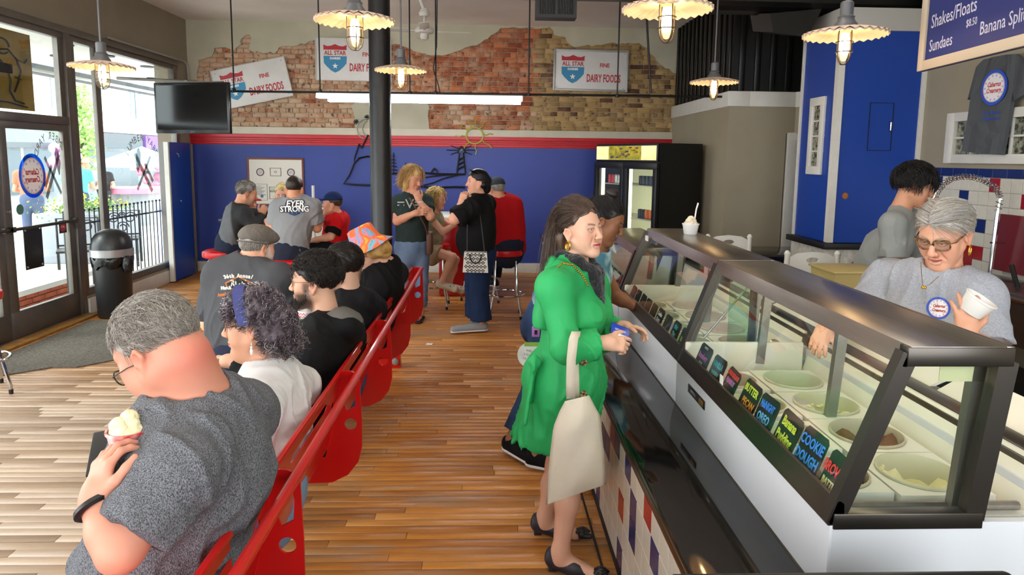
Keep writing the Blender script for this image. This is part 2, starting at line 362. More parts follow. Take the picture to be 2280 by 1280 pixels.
def brick_material():
    m = mat('old_brick', rough=.9, attr=True, noise=.0, bump=.5, bscale=30); nt = m.node_tree; N = nt.nodes.new; L = nt.links.new; b = nt.nodes['Principled BSDF']
    a = [n for n in nt.nodes if n.type == 'ATTRIBUTE'][0]; ge = N('ShaderNodeNewGeometry')
    n = N('ShaderNodeTexNoise'); n.inputs['Scale'].default_value = 6; n.inputs['Detail'].default_value = 9; n.inputs['Roughness'].default_value = .75; L(ge.outputs['Position'], n.inputs['Vector'])
    r = N('ShaderNodeValToRGB'); r.color_ramp.elements[0].position = .44; r.color_ramp.elements[0].color = (0, 0, 0, 1); r.color_ramp.elements[1].position = .6; r.color_ramp.elements[1].color = (1, 1, 1, 1); L(n.outputs['Fac'], r.inputs[0])
    sx = N('ShaderNodeSeparateXYZ'); L(ge.outputs['Position'], sx.inputs[0])
    mr = N('ShaderNodeMapRange'); mr.inputs['From Min'].default_value = -1; mr.inputs['From Max'].default_value = 1.2; mr.inputs['To Min'].default_value = .68; mr.inputs['To Max'].default_value = .12; L(sx.outputs['X'], mr.inputs['Value'])
    mu = N('ShaderNodeMath'); mu.operation = 'MULTIPLY'; L(r.outputs[0], mu.inputs[0]); L(mr.outputs[0], mu.inputs[1])
    mx = N('ShaderNodeMix'); mx.data_type = 'RGBA'; L(mu.outputs[0], mx.inputs['Factor']); L(a.outputs['Color'], mx.inputs['A']); mx.inputs['B'].default_value = (*lin('cbb497'), 1)
    # old spalls and stains
    n3 = N('ShaderNodeTexNoise'); n3.inputs['Scale'].default_value = 16; n3.inputs['Detail'].default_value = 3; L(ge.outputs['Position'], n3.inputs['Vector'])
    r3 = N('ShaderNodeValToRGB'); r3.color_ramp.elements[0].position = .6; r3.color_ramp.elements[0].color = (0, 0, 0, 1); r3.color_ramp.elements[1].position = .67; r3.color_ramp.elements[1].color = (.85, .85, .85, 1); L(n3.outputs['Fac'], r3.inputs[0])
    m4 = N('ShaderNodeMix'); m4.data_type = 'RGBA'; L(r3.outputs[0], m4.inputs['Factor']); L(mx.outputs['Result'], m4.inputs['A']); m4.inputs['B'].default_value = (*lin('552f1c'), 1)
    L(m4.outputs['Result'], b.inputs['Base Color']); return m
M_BRICK = brick_material()
brick_wall()

# ---- left wall with the storefront
struct(MB().box((LW-.3, -1.2, 3.02), (LW, BW, CEIL)).box((LW-.3, 9.72, 0), (LW, BW, 3.02)).build('wall_left', m_taupe))
fr = MB()
fr.box((LW-.06, -1.2, 2.96), (LW+.03, 9.75, 3.03), .006).box((LW-.06, -1.2, 2.9), (LW+.012, 9.75, 2.965), .004)
struct(fr.build('trim_1', m_alu))
wn = MB()   # window frame bars
for y0, y1 in ((7.27, 7.36), (9.6, 9.7)): wn.box((LW-.06, y0, .0 if y0 < 8 else .2), (LW+.02, y1, 2.95), .006)
wn.box((LW-.05, 7.76, .27), (LW-.005, 7.86, 2.92), .004).box((LW-.06, 7.3, .2), (LW+.02, 9.7, .28), .005)
w1 = struct(wn.build('window_1', m_alu))
MB().box((LW-.06, 7.2, .94), (LW+.028, 7.285, 2.97), .004).box((LW-.06, 7.2, 0), (LW+.028, 7.285, .95), .004).build('jamb', m_alu, w1)
G_WIN = glass_mat('storefront_glass', 'f6fbfa', .8)
for y0, y1 in ((7.35, 7.77), (7.85, 9.61)): MB().box((LW-.03, y0, .27), (LW-.024, y1, 2.92)).build('pane', G_WIN, w1, False)
struct(MB().box((LW-.1, 7.3, -.02), (LW+.03, 9.72, .2)).build('trim_2', mat('tan_sill_paint', '9a8e78', .6)))
struct(MB().box((LW+.0, 7.3, 0), (LW+.05, 9.9, .17), .006).build('baseboard_left', m_white))
d1 = struct(MB().box((LW-.06, 6.1, 2.03), (LW+.02, 7.28, 2.11), .005).box((LW-.06, 4.95, 2.03), (LW+.02, 6.12, 2.11), .005).box((LW-.08, 4.95, -.01), (LW+.06, 7.28, .015), .003).build('door_1', m_alu))
def leaf(y0, y1):
    f = MB()
    f.box((LW-.045, y0, .02), (LW+.005, y0+.095, 2.03), .005).box((LW-.045, y1-.095, .02), (LW+.005, y1, 2.03), .005)
    f.box((LW-.045, y0, .02), (LW+.005, y1, .27), .005).box((LW-.045, y0, 1.96), (LW+.005, y1, 2.03), .005)
    f.build('door_leaf', m_alu, d1)
    MB().box((LW-.025, y0+.09, .26), (LW-.019, y1-.09, 1.97)).build('pane', G_WIN, d1, False)
    MB().tube([(LW+.05, y0+.02, 1.04), (LW+.05, y1-.02, 1.04)], .016, 10).box((LW, y0+.02, 1.015), (LW+.055, y0+.06, 1.065)).box((LW, y1-.06, 1.015), (LW+.055, y1-.02, 1.065)).build('push_bar', m_alud, d1)
leaf(6.19, 7.2); leaf(5.14, 6.17)
MB().box((LW-.03, 6.2, 2.11), (LW-.024, 7.25, 2.92)).build('pane', G_WIN, d1, False)
MB().box((LW-.03, 5.0, 2.11), (LW-.024, 6.2, 2.92)).build('pane', G_WIN, d1, False)
MB().box((LW-.05, 4.9, 2.1), (LW+.0, 4.98, 2.95)).box((LW-.05, 7.12, 2.1), (LW+.0, 7.2, 2.92)).box((LW-.05, 4.9, 0), (LW+.0, 5.1, 2.1)).build('frame', m_alu, d1)
MB().lathe([(.018, 0), (.018, .02), (.01, .025)], M=Matrix.Rotation(PI/2, 4, 'Y'), c=(LW+.005, 6.235, 1.2), seg=12).build('lock', m_chrome, d1)
wn2 = MB()
for y in (-1.15, .3, 1.8, 3.35, 4.85): wn2.box((LW-.06, y-.04, 0), (LW+.02, y+.04, 2.95))
struct(wn2.box((LW-.06, -1.2, .2), (LW+.02, 4.9, .28)).box((LW-.1, -1.2, -.02), (LW+.03, 4.9, .2)).build('window_2', m_alu))
# blue shutter board beside the corner
sh = MB().box((0, 0, 0), (.035, .62, 1.86), .004)
P0 = atz(447, 637, .02); a0 = atz(404, 637, .02)
bp = MB().box((-4.31, 9.15, .02), (-4.27, 9.8, 1.9), .004).build('blue_panel_board', m_blue2); tag(bp, 'tall blue painted board standing against the wall beside the window', 'panel')
MB().box((-4.32, 9.11, .02), (-4.26, 9.15, 1.9)).build('edge_strip', m_white, bp)
MB().tube([(-4.262, 9.35, 1.75), (-4.24, 9.36, 1.74), (-4.24, 9.37, 1.70)], .006, 6).build('hook', m_chrome, bp)
MB().lathe([(.014, 0), (.014, .01), (.006, .02)], M=Matrix.Rotation(PI/2, 4, 'Y'), c=(-4.27, 9.42, 1.1), seg=10).build('knob', m_chrome, bp)
# conduit
tag(MB().tube([(LW+.03, 8.0, 3.05), (LW+.03, 9.9, 3.05), (LW+.035, 9.99, 3.02), (LW+.04, 10.0, 2.95), (LW+.04, 10.02, 2.6)], .014, 8).build('conduit', mat('pale_conduit', 'a8a49c', .4, .4)), 'grey metal conduit running along the window header into the corner', 'conduit')

# ---- right side: beige bulkhead, corrugated black cladding, blue kitchen block
BX, BY = 2.72, 7.7
struct(MB().box((BX+.02, BY, 0), (BX+.2, BW+.2, 2.4)).box((BX+.2, BY, 0), (3.42, BY+.2, 2.4)).box((3.42, BY, 2.06), (4.4, BY+.2, 2.4)).build('wall_right', m_grey))
struct(MB().box((BX, BY-.02, 2.36), (BX+.25, BW, 2.53), .004).box((BX+.25, BY-.02, 2.36), (3.5, BY+.2, 2.53), .004).box((3.5, BY-.02, 2.36), (3.56, BY, 2.53)).poly([(3.5, BY-.02, 2.36), (3.56, BY-.02, 2.36), (3.9, 6.9, 2.36), (3.84, 6.9, 2.36)], (0, 0, .17)).build('trim_3', m_white))
struct(MB().poly([(3.51, BY-.01, 2.06), (3.56, BY-.01, 2.06), (3.9, 6.92, 2.06), (3.86, 6.92, 2.06)], (0, 0, .31)).build('wall_alcove', m_grey))
cl = struct(MB().box((BX+.06, BY+.05, 2.5), (BX+.3, BW+.2, CEIL)).box((BX+.06, BY+.05, 2.5), (5.1, BY+.3, CEIL)).build('wall_upper', m_blackm))
m_corr = mat('black_corrugated_steel', '141311', .38, .3, noise=.2, nscale=5)
for i in range(13): MB().box((BX+.035, 7.82+i*.18, 2.52), (BX+.065, 7.82+i*.18+.075, CEIL), .012).build('rib', m_corr, cl)
for i in range(13): MB().box((BX+.12+i*.18, BY+.02, 2.52), (BX+.12+i*.18+.075, BY+.055, CEIL), .012).build('rib', m_corr, cl)
# far door with glass panes
d2 = struct(MB().box((3.44, BY-.03, 0), (3.56, BY+.05, 2.06), .004).box((3.44, BY-.03, 1.98), (4.5, BY+.05, 2.07), .004).box((3.57, BY+.02, 0), (3.66, BY+.06, 1.97)).box((4.2, BY+.02, 0), (4.3, BY+.06, 1.97)).box((3.6, BY+.02, 1.85), (4.3, BY+.06, 1.97)).build('door_2', m_white))
bars = MB()
for z in (1.0, 1.3, 1.56): bars.box((3.65, BY+.025, z), (4.22, BY+.055, z+.03))
bars.box((3.92, BY+.025, .8), (3.95, BY+.055, 1.86)).build('glazing_bar', m_white, d2)
MB().box((3.64, BY+.035, .2), (4.22, BY+.045, 1.86)).build('pane', mat('dark_door_glass', '4a463f', .15), d2, False)
# blue block
KX, KY = 3.19, 6.15
kb = struct(MB().box((KX, KY, .99), (4.0, 6.85, 2.94)).build('wall_kitchen', m_blue2))
MB().box((KX-.02, KY-.02, 2.93), (4.02, 6.87, 3.13), .004).build('cap', mat('grey_white_cap', 'b8b6b0', .6), kb)
ed = MB().box((KX-.015, KY-.015, .99), (KX+.045, KY+.045, 2.94)).box((KX-.015, 6.83, .99), (KX+.02, 6.87, 2.94)).box((3.96, KY-.02, .99), (4.03, KY+.03, 2.94)).build('corner_trim', m_white, kb)
lg = MB().box((KX-.06, KY-.06, .93), (4.0, 6.9, .985), .004).build('ledge', m_black, kb)
MB().box((KX-.02, KY-.02, .74), (4.0, 6.86, .93)).build('apron', mat('chipped_white_paint', 'd5d2c8', .6, noise=.35, nscale=14), kb)
MB().box((KX+.02, KY+.02, 0), (4.0, 6.8, .74)).build('base_panel', m_blue2, kb)
ap = MB()
for lo, hi in (((3.50, KY-.006, 1.85), (3.505, KY, 2.29)), ((3.72, KY-.006, 1.85), (3.725, KY, 2.29)), ((3.5, KY-.006, 2.285), (3.725, KY, 2.29)), ((3.5, KY-.006, 1.85), (3.725, KY, 1.855))): ap.box(lo, hi)
ap.build('hatch_gap', mat('dark_joint', '0c1430', .8), kb)
MB().tube([(3.695, KY, 2.12), (3.695, KY-.03, 2.11), (3.695, KY-.03, 2.04), (3.695, KY, 2.03)], .007, 8).build('hatch_handle', m_chrome, kb)
MB().lathe([(.0, 0), (.026, .0), (.03, .006)], M=Matrix.Rotation(PI/2, 4, 'X'), c=(3.325, KY-.001, 1.43), seg=16).build('cable_hole', mat('raw_plywood', 'b06a2a', .8, noise=.4), kb)
wn3 = MB()
wy0, wy1, wz0, wz1 = 6.34, 6.62, 1.62, 2.36
wn3.box((KX-.03, wy0, wz0), (KX, wy0+.07, wz1), .004).box((KX-.03, wy1-.07, wz0), (KX, wy1, wz1), .004).box((KX-.03, wy0, wz0), (KX, wy1, wz0+.08), .004).box((KX-.03, wy0, wz1-.08), (KX, wy1, wz1), .004)
for k in (1, 2, 3): wn3.box((KX-.018, wy0, wz0+.08+k*.145-.006), (KX, wy1, wz0+.08+k*.145+.006))
w3 = struct(wn3.build('window_3', m_white))
MB().box((KX-.008, wy0+.06, wz0+.07), (KX-.004, wy1-.06, wz1-.07)).build('pane', mat('leaded_glass', '3b3d36', .12, c2='9a9a88', nscale=30), w3, False)
# right (kitchen) wall, plane x = 4
wr = struct(MB().box((4.0, -1.2, 1.70), (4.2, 6.2, CEIL)).box((4.02, -1.2, -.05), (4.2, 6.2, 1.71)).build('wall_kitchen_right', m_grey))
def kitchen_tiles():
    mw = mat('cream_glazed_tile', 'd9d5c6', .2, noise=.05); mb = mat('navy_glazed_tile', '152a66', .18); mr = mat('red_glazed_tile', 'a3131f', .18)
    MB().box((4.008, 4.2, .5), (4.03, 6.15, 1.70)).build('grout', mat('grout', 'c4bfb0', .9), wr)
    W = .1115
    y = 6.15-.03; k = 0
    while y > 4.3:
        MB().box((3.996, y-.1505, 1.634), (4.01, y, 1.705), .002).build('tile', mb, wr, False); y -= .1525
    reds = {(12, 0), (12, 4), (5, 1)}
    red = {(8, 0), (11, 1), (6, 5), (7, 5), (5, 6), (6, 6)}
    blu = {(5, 1), (7, 3), (9, 3), (3, 3), (2, 0)}
    me = {}
    for r in range(9):
        for c in range(16):
            y1 = 6.12-c*W; z1 = 1.630-r*W
            m = mr if (c, r) in red else mb if (c, r) in blu else mw
            if m.name not in me:
                me[m.name] = MB().box((0, -W+.003, -W+.003), (.014, 0, 0), .002)
                ob = me[m.name].build('tile', m, wr, False); me[m.name] = ob.data; ob.location = (3.996, y1, z1)
            else:
                ob = bpy.data.objects.new('tile', me[m.name]); COL.objects.link(ob); ob.parent = wr; ob.location = (3.996, y1, z1)
kitchen_tiles()
wn4 = MB(); y0, y1, z0, z1 = 4.3, 5.74, 1.745, 2.17
wn4.box((3.95, y0, z0), (4, y1, z0+.075), .004).box((3.95, y0, z1-.075), (4, y1, z1), .004).box((3.95, y1-.1, z0), (4, y1, z1), .004).box((3.95, y0, z0), (4, y0+.1, z1), .004)
wn4.box((3.965, y0, (z0+z1)/2-.007), (4, y1, (z0+z1)/2+.007))
for k in range(1, 6): wn4.box((3.965, y0+.1+k*.207-.006, z0), (4, y0+.1+k*.207+.006, z1))
w4 = struct(wn4.build('window_4', m_white)); MB().box((3.985, y0+.05, z0+.05), (3.99, y1-.05, z1-.05)).build('pane', mat('leaded_glass'), w4, False)

struct(MB().box((5.2, -1.45, -.05), (5.4, BW+.3, CEIL+.1)).box((2.95, BW, -.05), (5.4, BW+.3, CEIL)).build('wall_side', m_taupe))
wf = MB().box((LW-.3, -1.45, -.05), (5.2, -1.2, .8)).box((LW-.3, -1.45, 3.0), (5.2, -1.2, CEIL))  # unseen wall behind the viewer, openings shaped to admit frontal fill light
for x0, x1 in ((LW-.3, -3.9), (-.6, .4), (3.6, 5.2)): wf.box((x0, -1.45, .8), (x1, -1.2, 3.0))
struct(wf.build('wall_front', m_taupe))
# ================================================================== street outside the storefront
GZ = -.12
m_pave = mat('pale_concrete', 'cfcac2', .85, noise=.1, nscale=2)
pv = struct(MB().box((-40, -14, GZ-.1), (LW-.1, 60, GZ)).build('ground', m_pave))
lw = thing('brick_step_wall', 'low brick wall with a white slab top outside the door', 'wall', (-5.3, 7.8, GZ))
MB().box((-6.4, 6.8, .135), (-5.22, 8.95, .20), .008).build('slab', mat('white_slab', 'e2ded8', .8), lw); MB().box((-6.3, 6.9, GZ), (-5.29, 8.9, .135)).build('core', mat('grout'), lw)
mbk = mat('step_brick', 'b5583c', .85, noise=.3, nscale=12); me = None
for r in range(4):
    for c in range(9):
        y = 6.9+c*.22+(.11 if r % 2 else 0); z = GZ+.006+r*.064
        if y > 8.75: continue
        if me is None: ob = MB().box((-.03, .004, .003), (.0, .214, .058), .003).build('brick', mbk, lw, False); me = ob.data
        else: ob = bpy.data.objects.new('brick', me); COL.objects.link(ob); ob.parent = lw; ob.matrix_parent_inverse = Matrix.Translation(-lw.location)
        ob.location = (-5.265, y, z)
fe_ = thing('iron_railing', 'black iron railing with ball topped pickets outside the window', 'railing', (-4.7, 9, GZ))
me = None
for k in range(30):
    y = 7.62+k*.1
    if me is None:
        ob = MB().tube([(0, 0, .06), (0, 0, 1.07)], .0075, 6).sphere((0, 0, 1.085), .016, 8, 6).build('picket', m_black, fe_); me = ob.data
    else: ob = bpy.data.objects.new('picket', me); COL.objects.link(ob); ob.parent = fe_; ob.matrix_parent_inverse = Matrix.Translation(-fe_.location)
    ob.location = (-4.7, y, 0)
MB().tube([(-4.7, 7.55, .93), (-4.7, 10.6, .93)], .012, 8).build('top_rail', m_black, fe_); MB().tube([(-4.7, 7.55, .12), (-4.7, 10.6, .12)], .012, 8).build('bottom_rail', m_black, fe_)
for y in (7.56, 10.58): MB().box((-4.715, y-.015, GZ), (-4.685, y+.015, 1.1)).build('post', m_black, fe_)
def scroll_chair(x, y, label, a=0.):
    t = thing('iron_chair', label, 'chair', (x, y, GZ), 'iron patio chairs outside'); M = Matrix.Translation((x, y, GZ)) @ Matrix.Rotation(a, 4, 'Z'); P = lambda q: M @ Vector(q)
    MB().tube([P((-.26, 0, .02)), P((-.26, 0, .9)), P((.26, 0, .9)), P((.26, 0, .02))], .018, 6).tube([P((-.26, 0, .5)), P((.26, 0, .5))], .014, 6).build('back_frame', m_black, t)
    s = MB()
    for c in ((-.12, .78, .1), (.12, .78, .1), (0, .62, .1), (0, .82, .06)): s.tube([P((c[0]+c[2]*math.cos(q)*(1-q/14), 0, c[1]+c[2]*math.sin(q)*(1-q/14))) for q in np.linspace(0, 9, 22)], .011, 5)
    s.build('scrolls', m_black, t); MB().box((-.26, -.45, .44), (.26, 0, .47), M=M).build('seat', m_black, t)
    for x_ in (-.24, .24): MB().tube([P((x_, -.43, 0)), P((x_, -.43, .45))], .014, 6).build('leg', m_black, t)
scroll_chair(-6.1, 10.1, 'iron patio chair with scrolled back in front of the planter', .5); scroll_chair(-6.2, 11.5, 'iron patio chair with scrolled back behind the waste bin', .4); scroll_chair(-6.6, 8.75, 'iron patio chair with scrolled back seen through the door', .9)
pt = thing('planter_box', 'grey planter box with yellow flowers behind the railing', 'planter', (-7.2, 12, GZ)); MB().box((-7.6, 11.4, GZ), (-6.6, 12.9, .72), .02).build('box', mat('grey_planter', '8c9098', .8), pt)
def leaves(n, c, s, size, seed=0):
    rg = np.random.default_rng(seed); p = rg.normal(size=(n, 3))*np.array(s)*.5+np.array(c); V = []; 
    a = rg.normal(size=(n, 3)); a /= np.linalg.norm(a, axis=1)[:, None]; b = np.cross(a, rg.normal(size=(n, 3))); b /= np.linalg.norm(b, axis=1)[:, None]
    V = np.stack([p-a*size, p+b*size*.5, p+a*size, p-b*size*.5], 1).reshape(-1, 3); return arr_mesh('foliage', V, np.arange(n*4).reshape(-1, 4))
link('foliage', leaves(800, (-7.1, 12.1, .78), (.5, .8, .16), .03, 1), mat('leaf_green', '5f8838', .6), pt, False); link('flowers', leaves(160, (-7.1, 12.1, .86), (.5, .8, .14), .03, 2), mat('flower_yellow', 'e8d23a', .6), pt, False)
tr = thing('street_tree', 'slim bright green tree on the far pavement', 'tree', (-12.6, 22.4, GZ)); link('foliage', leaves(1500, (-13.2, 22.4, 2.3), (.42, .42, 2.2), .09, 3), mat('tree_green', 'a8cc78', .6), tr, False); MB().tube([(-13.2, 22.4, GZ), (-13.2, 22.4, 2.2)], .05, 8).build('trunk', mat('tree_bark', '5a4a38', .9), tr)
def umb(x, y, z, r, c, label):
    t = thing('patio_umbrella', label, 'umbrella', (x, y, GZ), 'umbrellas in the street'); MB().lathe([(.0, z+.5), (r, z), (r, z-.12), (r*.98, z)], c=(x, y, 0), seg=8).build('canopy', mat('canopy_'+c, c, .7), t, False); MB().tube([(x, y, GZ), (x, y, z+.45)], .025, 8).build('pole', m_white, t)
umb(-10.5, 20.8, 1.45, 1.3, 'b8d4ea', 'pale blue market umbrella in the street'); umb(-10.8, 23.5, 1.3, 1.4, 'e6eaee', 'white market umbrella in the street'); umb(-10.4, 15.4, 1.95, .9, '6a7074', 'dark umbrella seen through the door'); umb(-9.2, 20.2+5.6, 1.15, .8, '2f6fc0', 'bright blue umbrella in the street')
tbl = thing('street_table', 'round table with a pink cloth beyond the railing', 'table', (-9.3, 17.9, GZ)); MB().lathe([(.0, .86), (.75, .86), (.76, .84), (.77, .72), (.74, .84)], c=(-9.3, 17.9, 0), seg=24).build('cloth', mat('pink_cloth', 'd87f98', .7), tbl); MB().lathe([(.5, GZ), (.55, .8)], c=(-9.3, 17.9, 0), seg=16).build('drum', mat('grey_drum', '9aa0a6', .7), tbl)
bl = thing('balloon_cluster', 'bunch of pink foil balloons in the street', 'balloons', (-9.0, 14.6, 1.2)); b = MB(); rr = random.Random(4)
for k in range(14): b.sphere((-9.3+rr.uniform(-.2, .2), 15.1+rr.uniform(-.25, .25), 1.62+rr.uniform(-.2, .25)), rr.uniform(.07, .13), 10, 7)
b.build('balloons', mat('pink_foil', 'e2a6d8', .3), bl, True, kind='stuff'); b = MB()
for k in range(16): b.sphere((-9.8+rr.uniform(-.3, .3), 20.0+rr.uniform(-.4, .4), 1.0+rr.uniform(-.4, .35)), rr.uniform(.07, .14), 10, 7)
tag(b.build('red_inflatable', mat('red_foil', 'e08a9c', .4), None, True), 'bright red pink inflatable by the street table', 'balloons')
# terrace across the street
tw = thing('street_building', 'white two storey building with arched windows across the street', 'building', (-17, 33, GZ)); m_wb = mat('white_render', 'dedcd6', .85)
MB().box((-22, 12, 2.6), (-16, 60, 7.6)).box((-22, 12, 7.4), (-15.7, 60, 7.8)).box((-22, 12, 5.05), (-15.9, 60, 5.25)).build('facade', m_wb, tw); MB().box((-22, 12, GZ), (-16.1, 60, 2.6)).build('shop_fronts', mat('grey_shopfront', '7c848c', .6, c2='b8bcc0', nscale=.6), tw)
for k in range(9):
    y = 17.4+k*2.72+.3; w = MB(); pts = [Vector((-16.03, y-.42, 3.3)), Vector((-16.03, y+.42, 3.3)), Vector((-16.03, y+.42, 4.4))]+[Vector((-16.03, y+.42*math.cos(a), 4.4+.3*math.sin(a))) for a in np.linspace(0, PI, 9)[1:]]
    MB().poly(pts, (.06, 0, 0)).build('window_pane', mat('far_window', '7f8c96', .2), tw, False); MB().tube([p+Vector((.08, 0, 0)) for p in pts[2:]], .06, 5).build('window_arch', mat('far_arch', 'a8b0b4', .8), tw); MB().box((-15.95, y-.03, 3.3), (-15.92, y+.03, 4.6)).build('window_bar', m_wb, tw)
for y0, y1, c, n in ((26, 31.5, '5a6268', 'sign_band'), (31.8, 36, '7a5aa0', 'sign_band'), (18, 25.5, '6a7a70', 'sign_band')): MB().box((-16.1, y0, 1.95), (-15.85, y1, 2.55)).build(n, mat('band_'+c, c, .6), tw); MB().box((-16.05, y0+.3, .3), (-15.98, y1-.3, 1.8)).build('shop_window', mat('shop_glass', '4f5d66', .15), tw, False)
MB().box((-16.0, 31, 5.4), (-15.2, 36, 5.45)).poly([(-16, 31, 5.9), (-15.2, 31, 5.5), (-15.2, 36, 5.5), (-16, 36, 5.9)], (0, 0, .04)).build('awning', mat('green_awning', '4f9a8a', .7), tw)
cn = thing('street_canopy', 'white canopy soffit with round vents over the pavement', 'canopy', (-5.6, 9, 2.95)); MB().box((-6.9, 6.6, 3.06), (-4.46, 15, 3.16)).build('soffit', mat('white_soffit', 'd5d4d0', .8), cn); MB().box((-6.95, 6.6, 2.92), (-6.8, 15, 3.18)).build('fascia', mat('dark_fascia', '4a4c50', .6), cn)
for i, (x, y) in enumerate(((-5.2, 8.6), (-5.2, 9.5), (-5.2, 10.6), (-5.9, 9.6), (-5.9, 10.9), (-5.9, 12.2), (-5.2, 11.8))): MB().lathe([(.0, 0), (.1, 0), (.1, -.012), (.0, -.012)], c=(x, y, 3.055), seg=18).build('vent', mat('dark_vent', '3c3d40', .6), cn)
MB().tube([(-5.6, 7.6, 2.75), (-5.6, 12, 2.75)], .02, 8).build('rod', m_white, cn)
lp = tag(MB().box((-7.0, 11.32, GZ), (-6.88, 11.42, 3.05)).build('canopy_post', m_white), 'white post holding up the pavement canopy', 'post')
# ================================================================== serving counter and dipping cabinets
m_case = mat('white_enamel', 'd3d6da', .3, noise=.05, nscale=3)
m_wht_plastic = mat('ivory_plastic', 'e6e2d2', .35, noise=.06, nscale=4)
m_gloss = mat('black_gloss_laminate', '0d0c0c', .07, spec=.7)
m_dark_steel = mat('dark_brushed_steel', '6e6760', .3, 1., noise=.12, nscale=25, stretch=(1, .15, 1))
m_frame = mat('bronze_steel_frame', '55504b', .34, .9)
G_CASE = glass_mat('case_glass', 'f9fdfb', 1.1)
FX = .56
# tiled base
cb = thing('serving_counter', 'long serving counter clad in white, red and navy tiles under a glossy black ledge', 'counter', (FX, 3.5, 0))
MB().box((FX+.02, 1.0, .0), (.9, 4.9, .61)).build('base', mat('grout'), cb)
MB().box((FX-.005, 1.0, 0), (FX+.03, 4.9, .035), .004).build('kick_strip', m_rubber, cb)
MB().box((FX-.012, 1.0, .60), (.858, 4.88, .645), .008).build('ledge', m_gloss, cb)
MB().box((FX-.016, 1.0, .6), (FX+.006, 4.9, .63), .003).build('ledge_edge', m_dark_steel, cb)
def counter_tiles():
    mw = mat('cream_glazed_tile'); mb = mat('navy_glazed_tile'); mr = mat('red_glazed_tile'); P = .1105; me = {}
    blues = {(14, 4), (19, 2), (17, 3), (20, 3), (9, 1), (11, 3), (24, 2), (13, 0), (22, 0), (27, 3), (30, 1), (16, 5), (6, 2), (18, 0)}
    reds = {(15, 4), (9, 4), (10, 0), (23, 4), (13, 2), (26, 1), (4, 3)}
    blues |= {(16, 3), (11, 2), (8, 3), (12, 4)}; reds |= {(14, 5)}
    for c in range(34):
        for r in range(6):
            m = mb if (c, r) in blues else mr if (c, r) in reds else mw
            h = P-.003 if r < 5 else .012
            y1 = 1.13+c*P+P; z0 = .037+r*P
            if z0+h > .602: h = .602-z0
            if h < .01: continue
            key = (m.name, r == 5)
            if key not in me:
                ob = MB().box((0, -P+.003, 0), (.022, 0, h), .0015).build('tile', m, cb, False); me[key] = ob.data; ob.location = (FX, y1, z0)
            else:
                ob = bpy.data.objects.new('tile', me[key]); COL.objects.link(ob); ob.parent = cb; ob.matrix_parent_inverse = Matrix.Translation(-cb.location); ob.location = (FX, y1, z0)
counter_tiles()
# --- one cabinet
ZT, ZB, XF0, XF1, XB1, XB0 = 1.305, .845, .868, 1.042, 1.29, 1.232
def strip(a, b, w, d, nrm):
    """bar between a and b, width w across, depth d along nrm"""
    a = Vector(a); b = Vector(b); n = Vector(nrm).normalized(); t = (b-a).normalized(); s = t.cross(n)*w/2
    return [a-s, a+s, b+s, b-s], n*d
def case(name, label, y0, y1, ztop=ZT, near=True, xb=1.29):
    g = thing(name, label, 'display case', (XF0, (y0+y1)/2, .645))
    k = (ztop-ZB)/(ZT-ZB); xf1 = XF0+(XF1-XF0)*k
    MB().box((XF0-.008, y0, .645), (XF0+.03, y1-.003, .85), .003).box((XF0+.0, y0, .645), (1.72, y0+.02, .85)).build('front_panel', m_case, g)
    # steel channel that carries the glass
    ch = MB(); ch.poly([(XF0-.012, y0, .843), (XF0+.03, y0, .843), (XF0+.026, y0, .90), (XF0+.016, y0, .907), (XF0+.009, y0, .905)], (0, y1-y0-.004, 0)); ch.build('channel', m_dark_steel, g)
    n = Vector((XF1-XF0, 0, ZT-ZB)).cross(Vector((0, 1, 0))).normalized()
    if n.x > 0: n = -n
    # top deck with turned-down front edge
    tp = MB(); tp.box((xf1-.012, y0, ztop-.012), (xb, y1-.004, ztop), .003)
    tp.poly([(xf1-.012, y0, ztop), (xf1-.03, y0, ztop-.05), (xf1-.02, y0, ztop-.052), (xf1+.0, y0, ztop-.01)], (0, y1-y0-.004, 0))
    tp.box((xb-.02, y0, ztop-.05), (xb, y1-.004, ztop), .002).build('deck', m_steel, g)
    # end frames
    for yy in ([y0] if near else [])+[y1-.035]:
        P, e = strip((XF0+.004, yy, ZB-.0), (xf1-.01, yy, ztop-.02), .042, .034, (0, 1, 0)); MB().poly(P, e).build('front_bar', m_frame, g)
        if yy == y0:
            P, e = strip((XB0, yy, ZB+.01), (xb-.01, yy, ztop-.04), .05, .034, (0, 1, 0)); MB().poly(P, e).build('rear_bar', m_frame, g)
            MB().box((XF0+.0, yy-.004, ZB-.012), (XB0+.02, yy+.034, ZB+.03), .003).build('bottom_bar', m_frame, g); MB().box((xf1-.02, yy-.004, ztop-.05), (xb, yy+.034, ztop-.002), .003).build('top_bar', m_frame, g)
    if not near:
        P, e = strip((XF0+.004, y0+.002, ZB), (xf1-.01, y0+.002, ztop-.02), .03, .02, (0, 1, 0)); MB().poly(P, e).build('seam_bar', m_frame, g)
    # rear uprights
    ps = MB()
    for yy in (y0+.05, (y0+y1)/2, y1-.06):
        P, e = strip((XB0-.01, yy, ZB), (xb-.04, yy, ztop-.04), .035, .025, (0, 1, 0)); ps.poly(P, e)
    ps.build('upright', mat('worn_alloy', '8f8b83', .35, .8), g)
    # glass
    a = Vector((XF0+.018, 0, .90)); b = Vector((xf1-.004, 0, ztop-.03)); th = Vector((.006, 0, -.002))
    MB().poly([(a.x, y0+.036, a.z), (a.x+.006, y0+.036, a.z), (b.x+.006, y0+.036, b.z), (b.x, y0+.036, b.z)], (0, y1-y0-.075, 0)).build('front_glass', G_CASE, g, False)
    if near:
        MB().poly([(XF0+.05, y0+.012, ZB+.03), (XB0-.01, y0+.012, ZB+.03), (xb-.05, y0+.012, ztop-.05), (xf1+.01, y0+.012, ztop-.05)], (0, .006, 0)).build('end_glass', G_CASE, g, False)
    return g
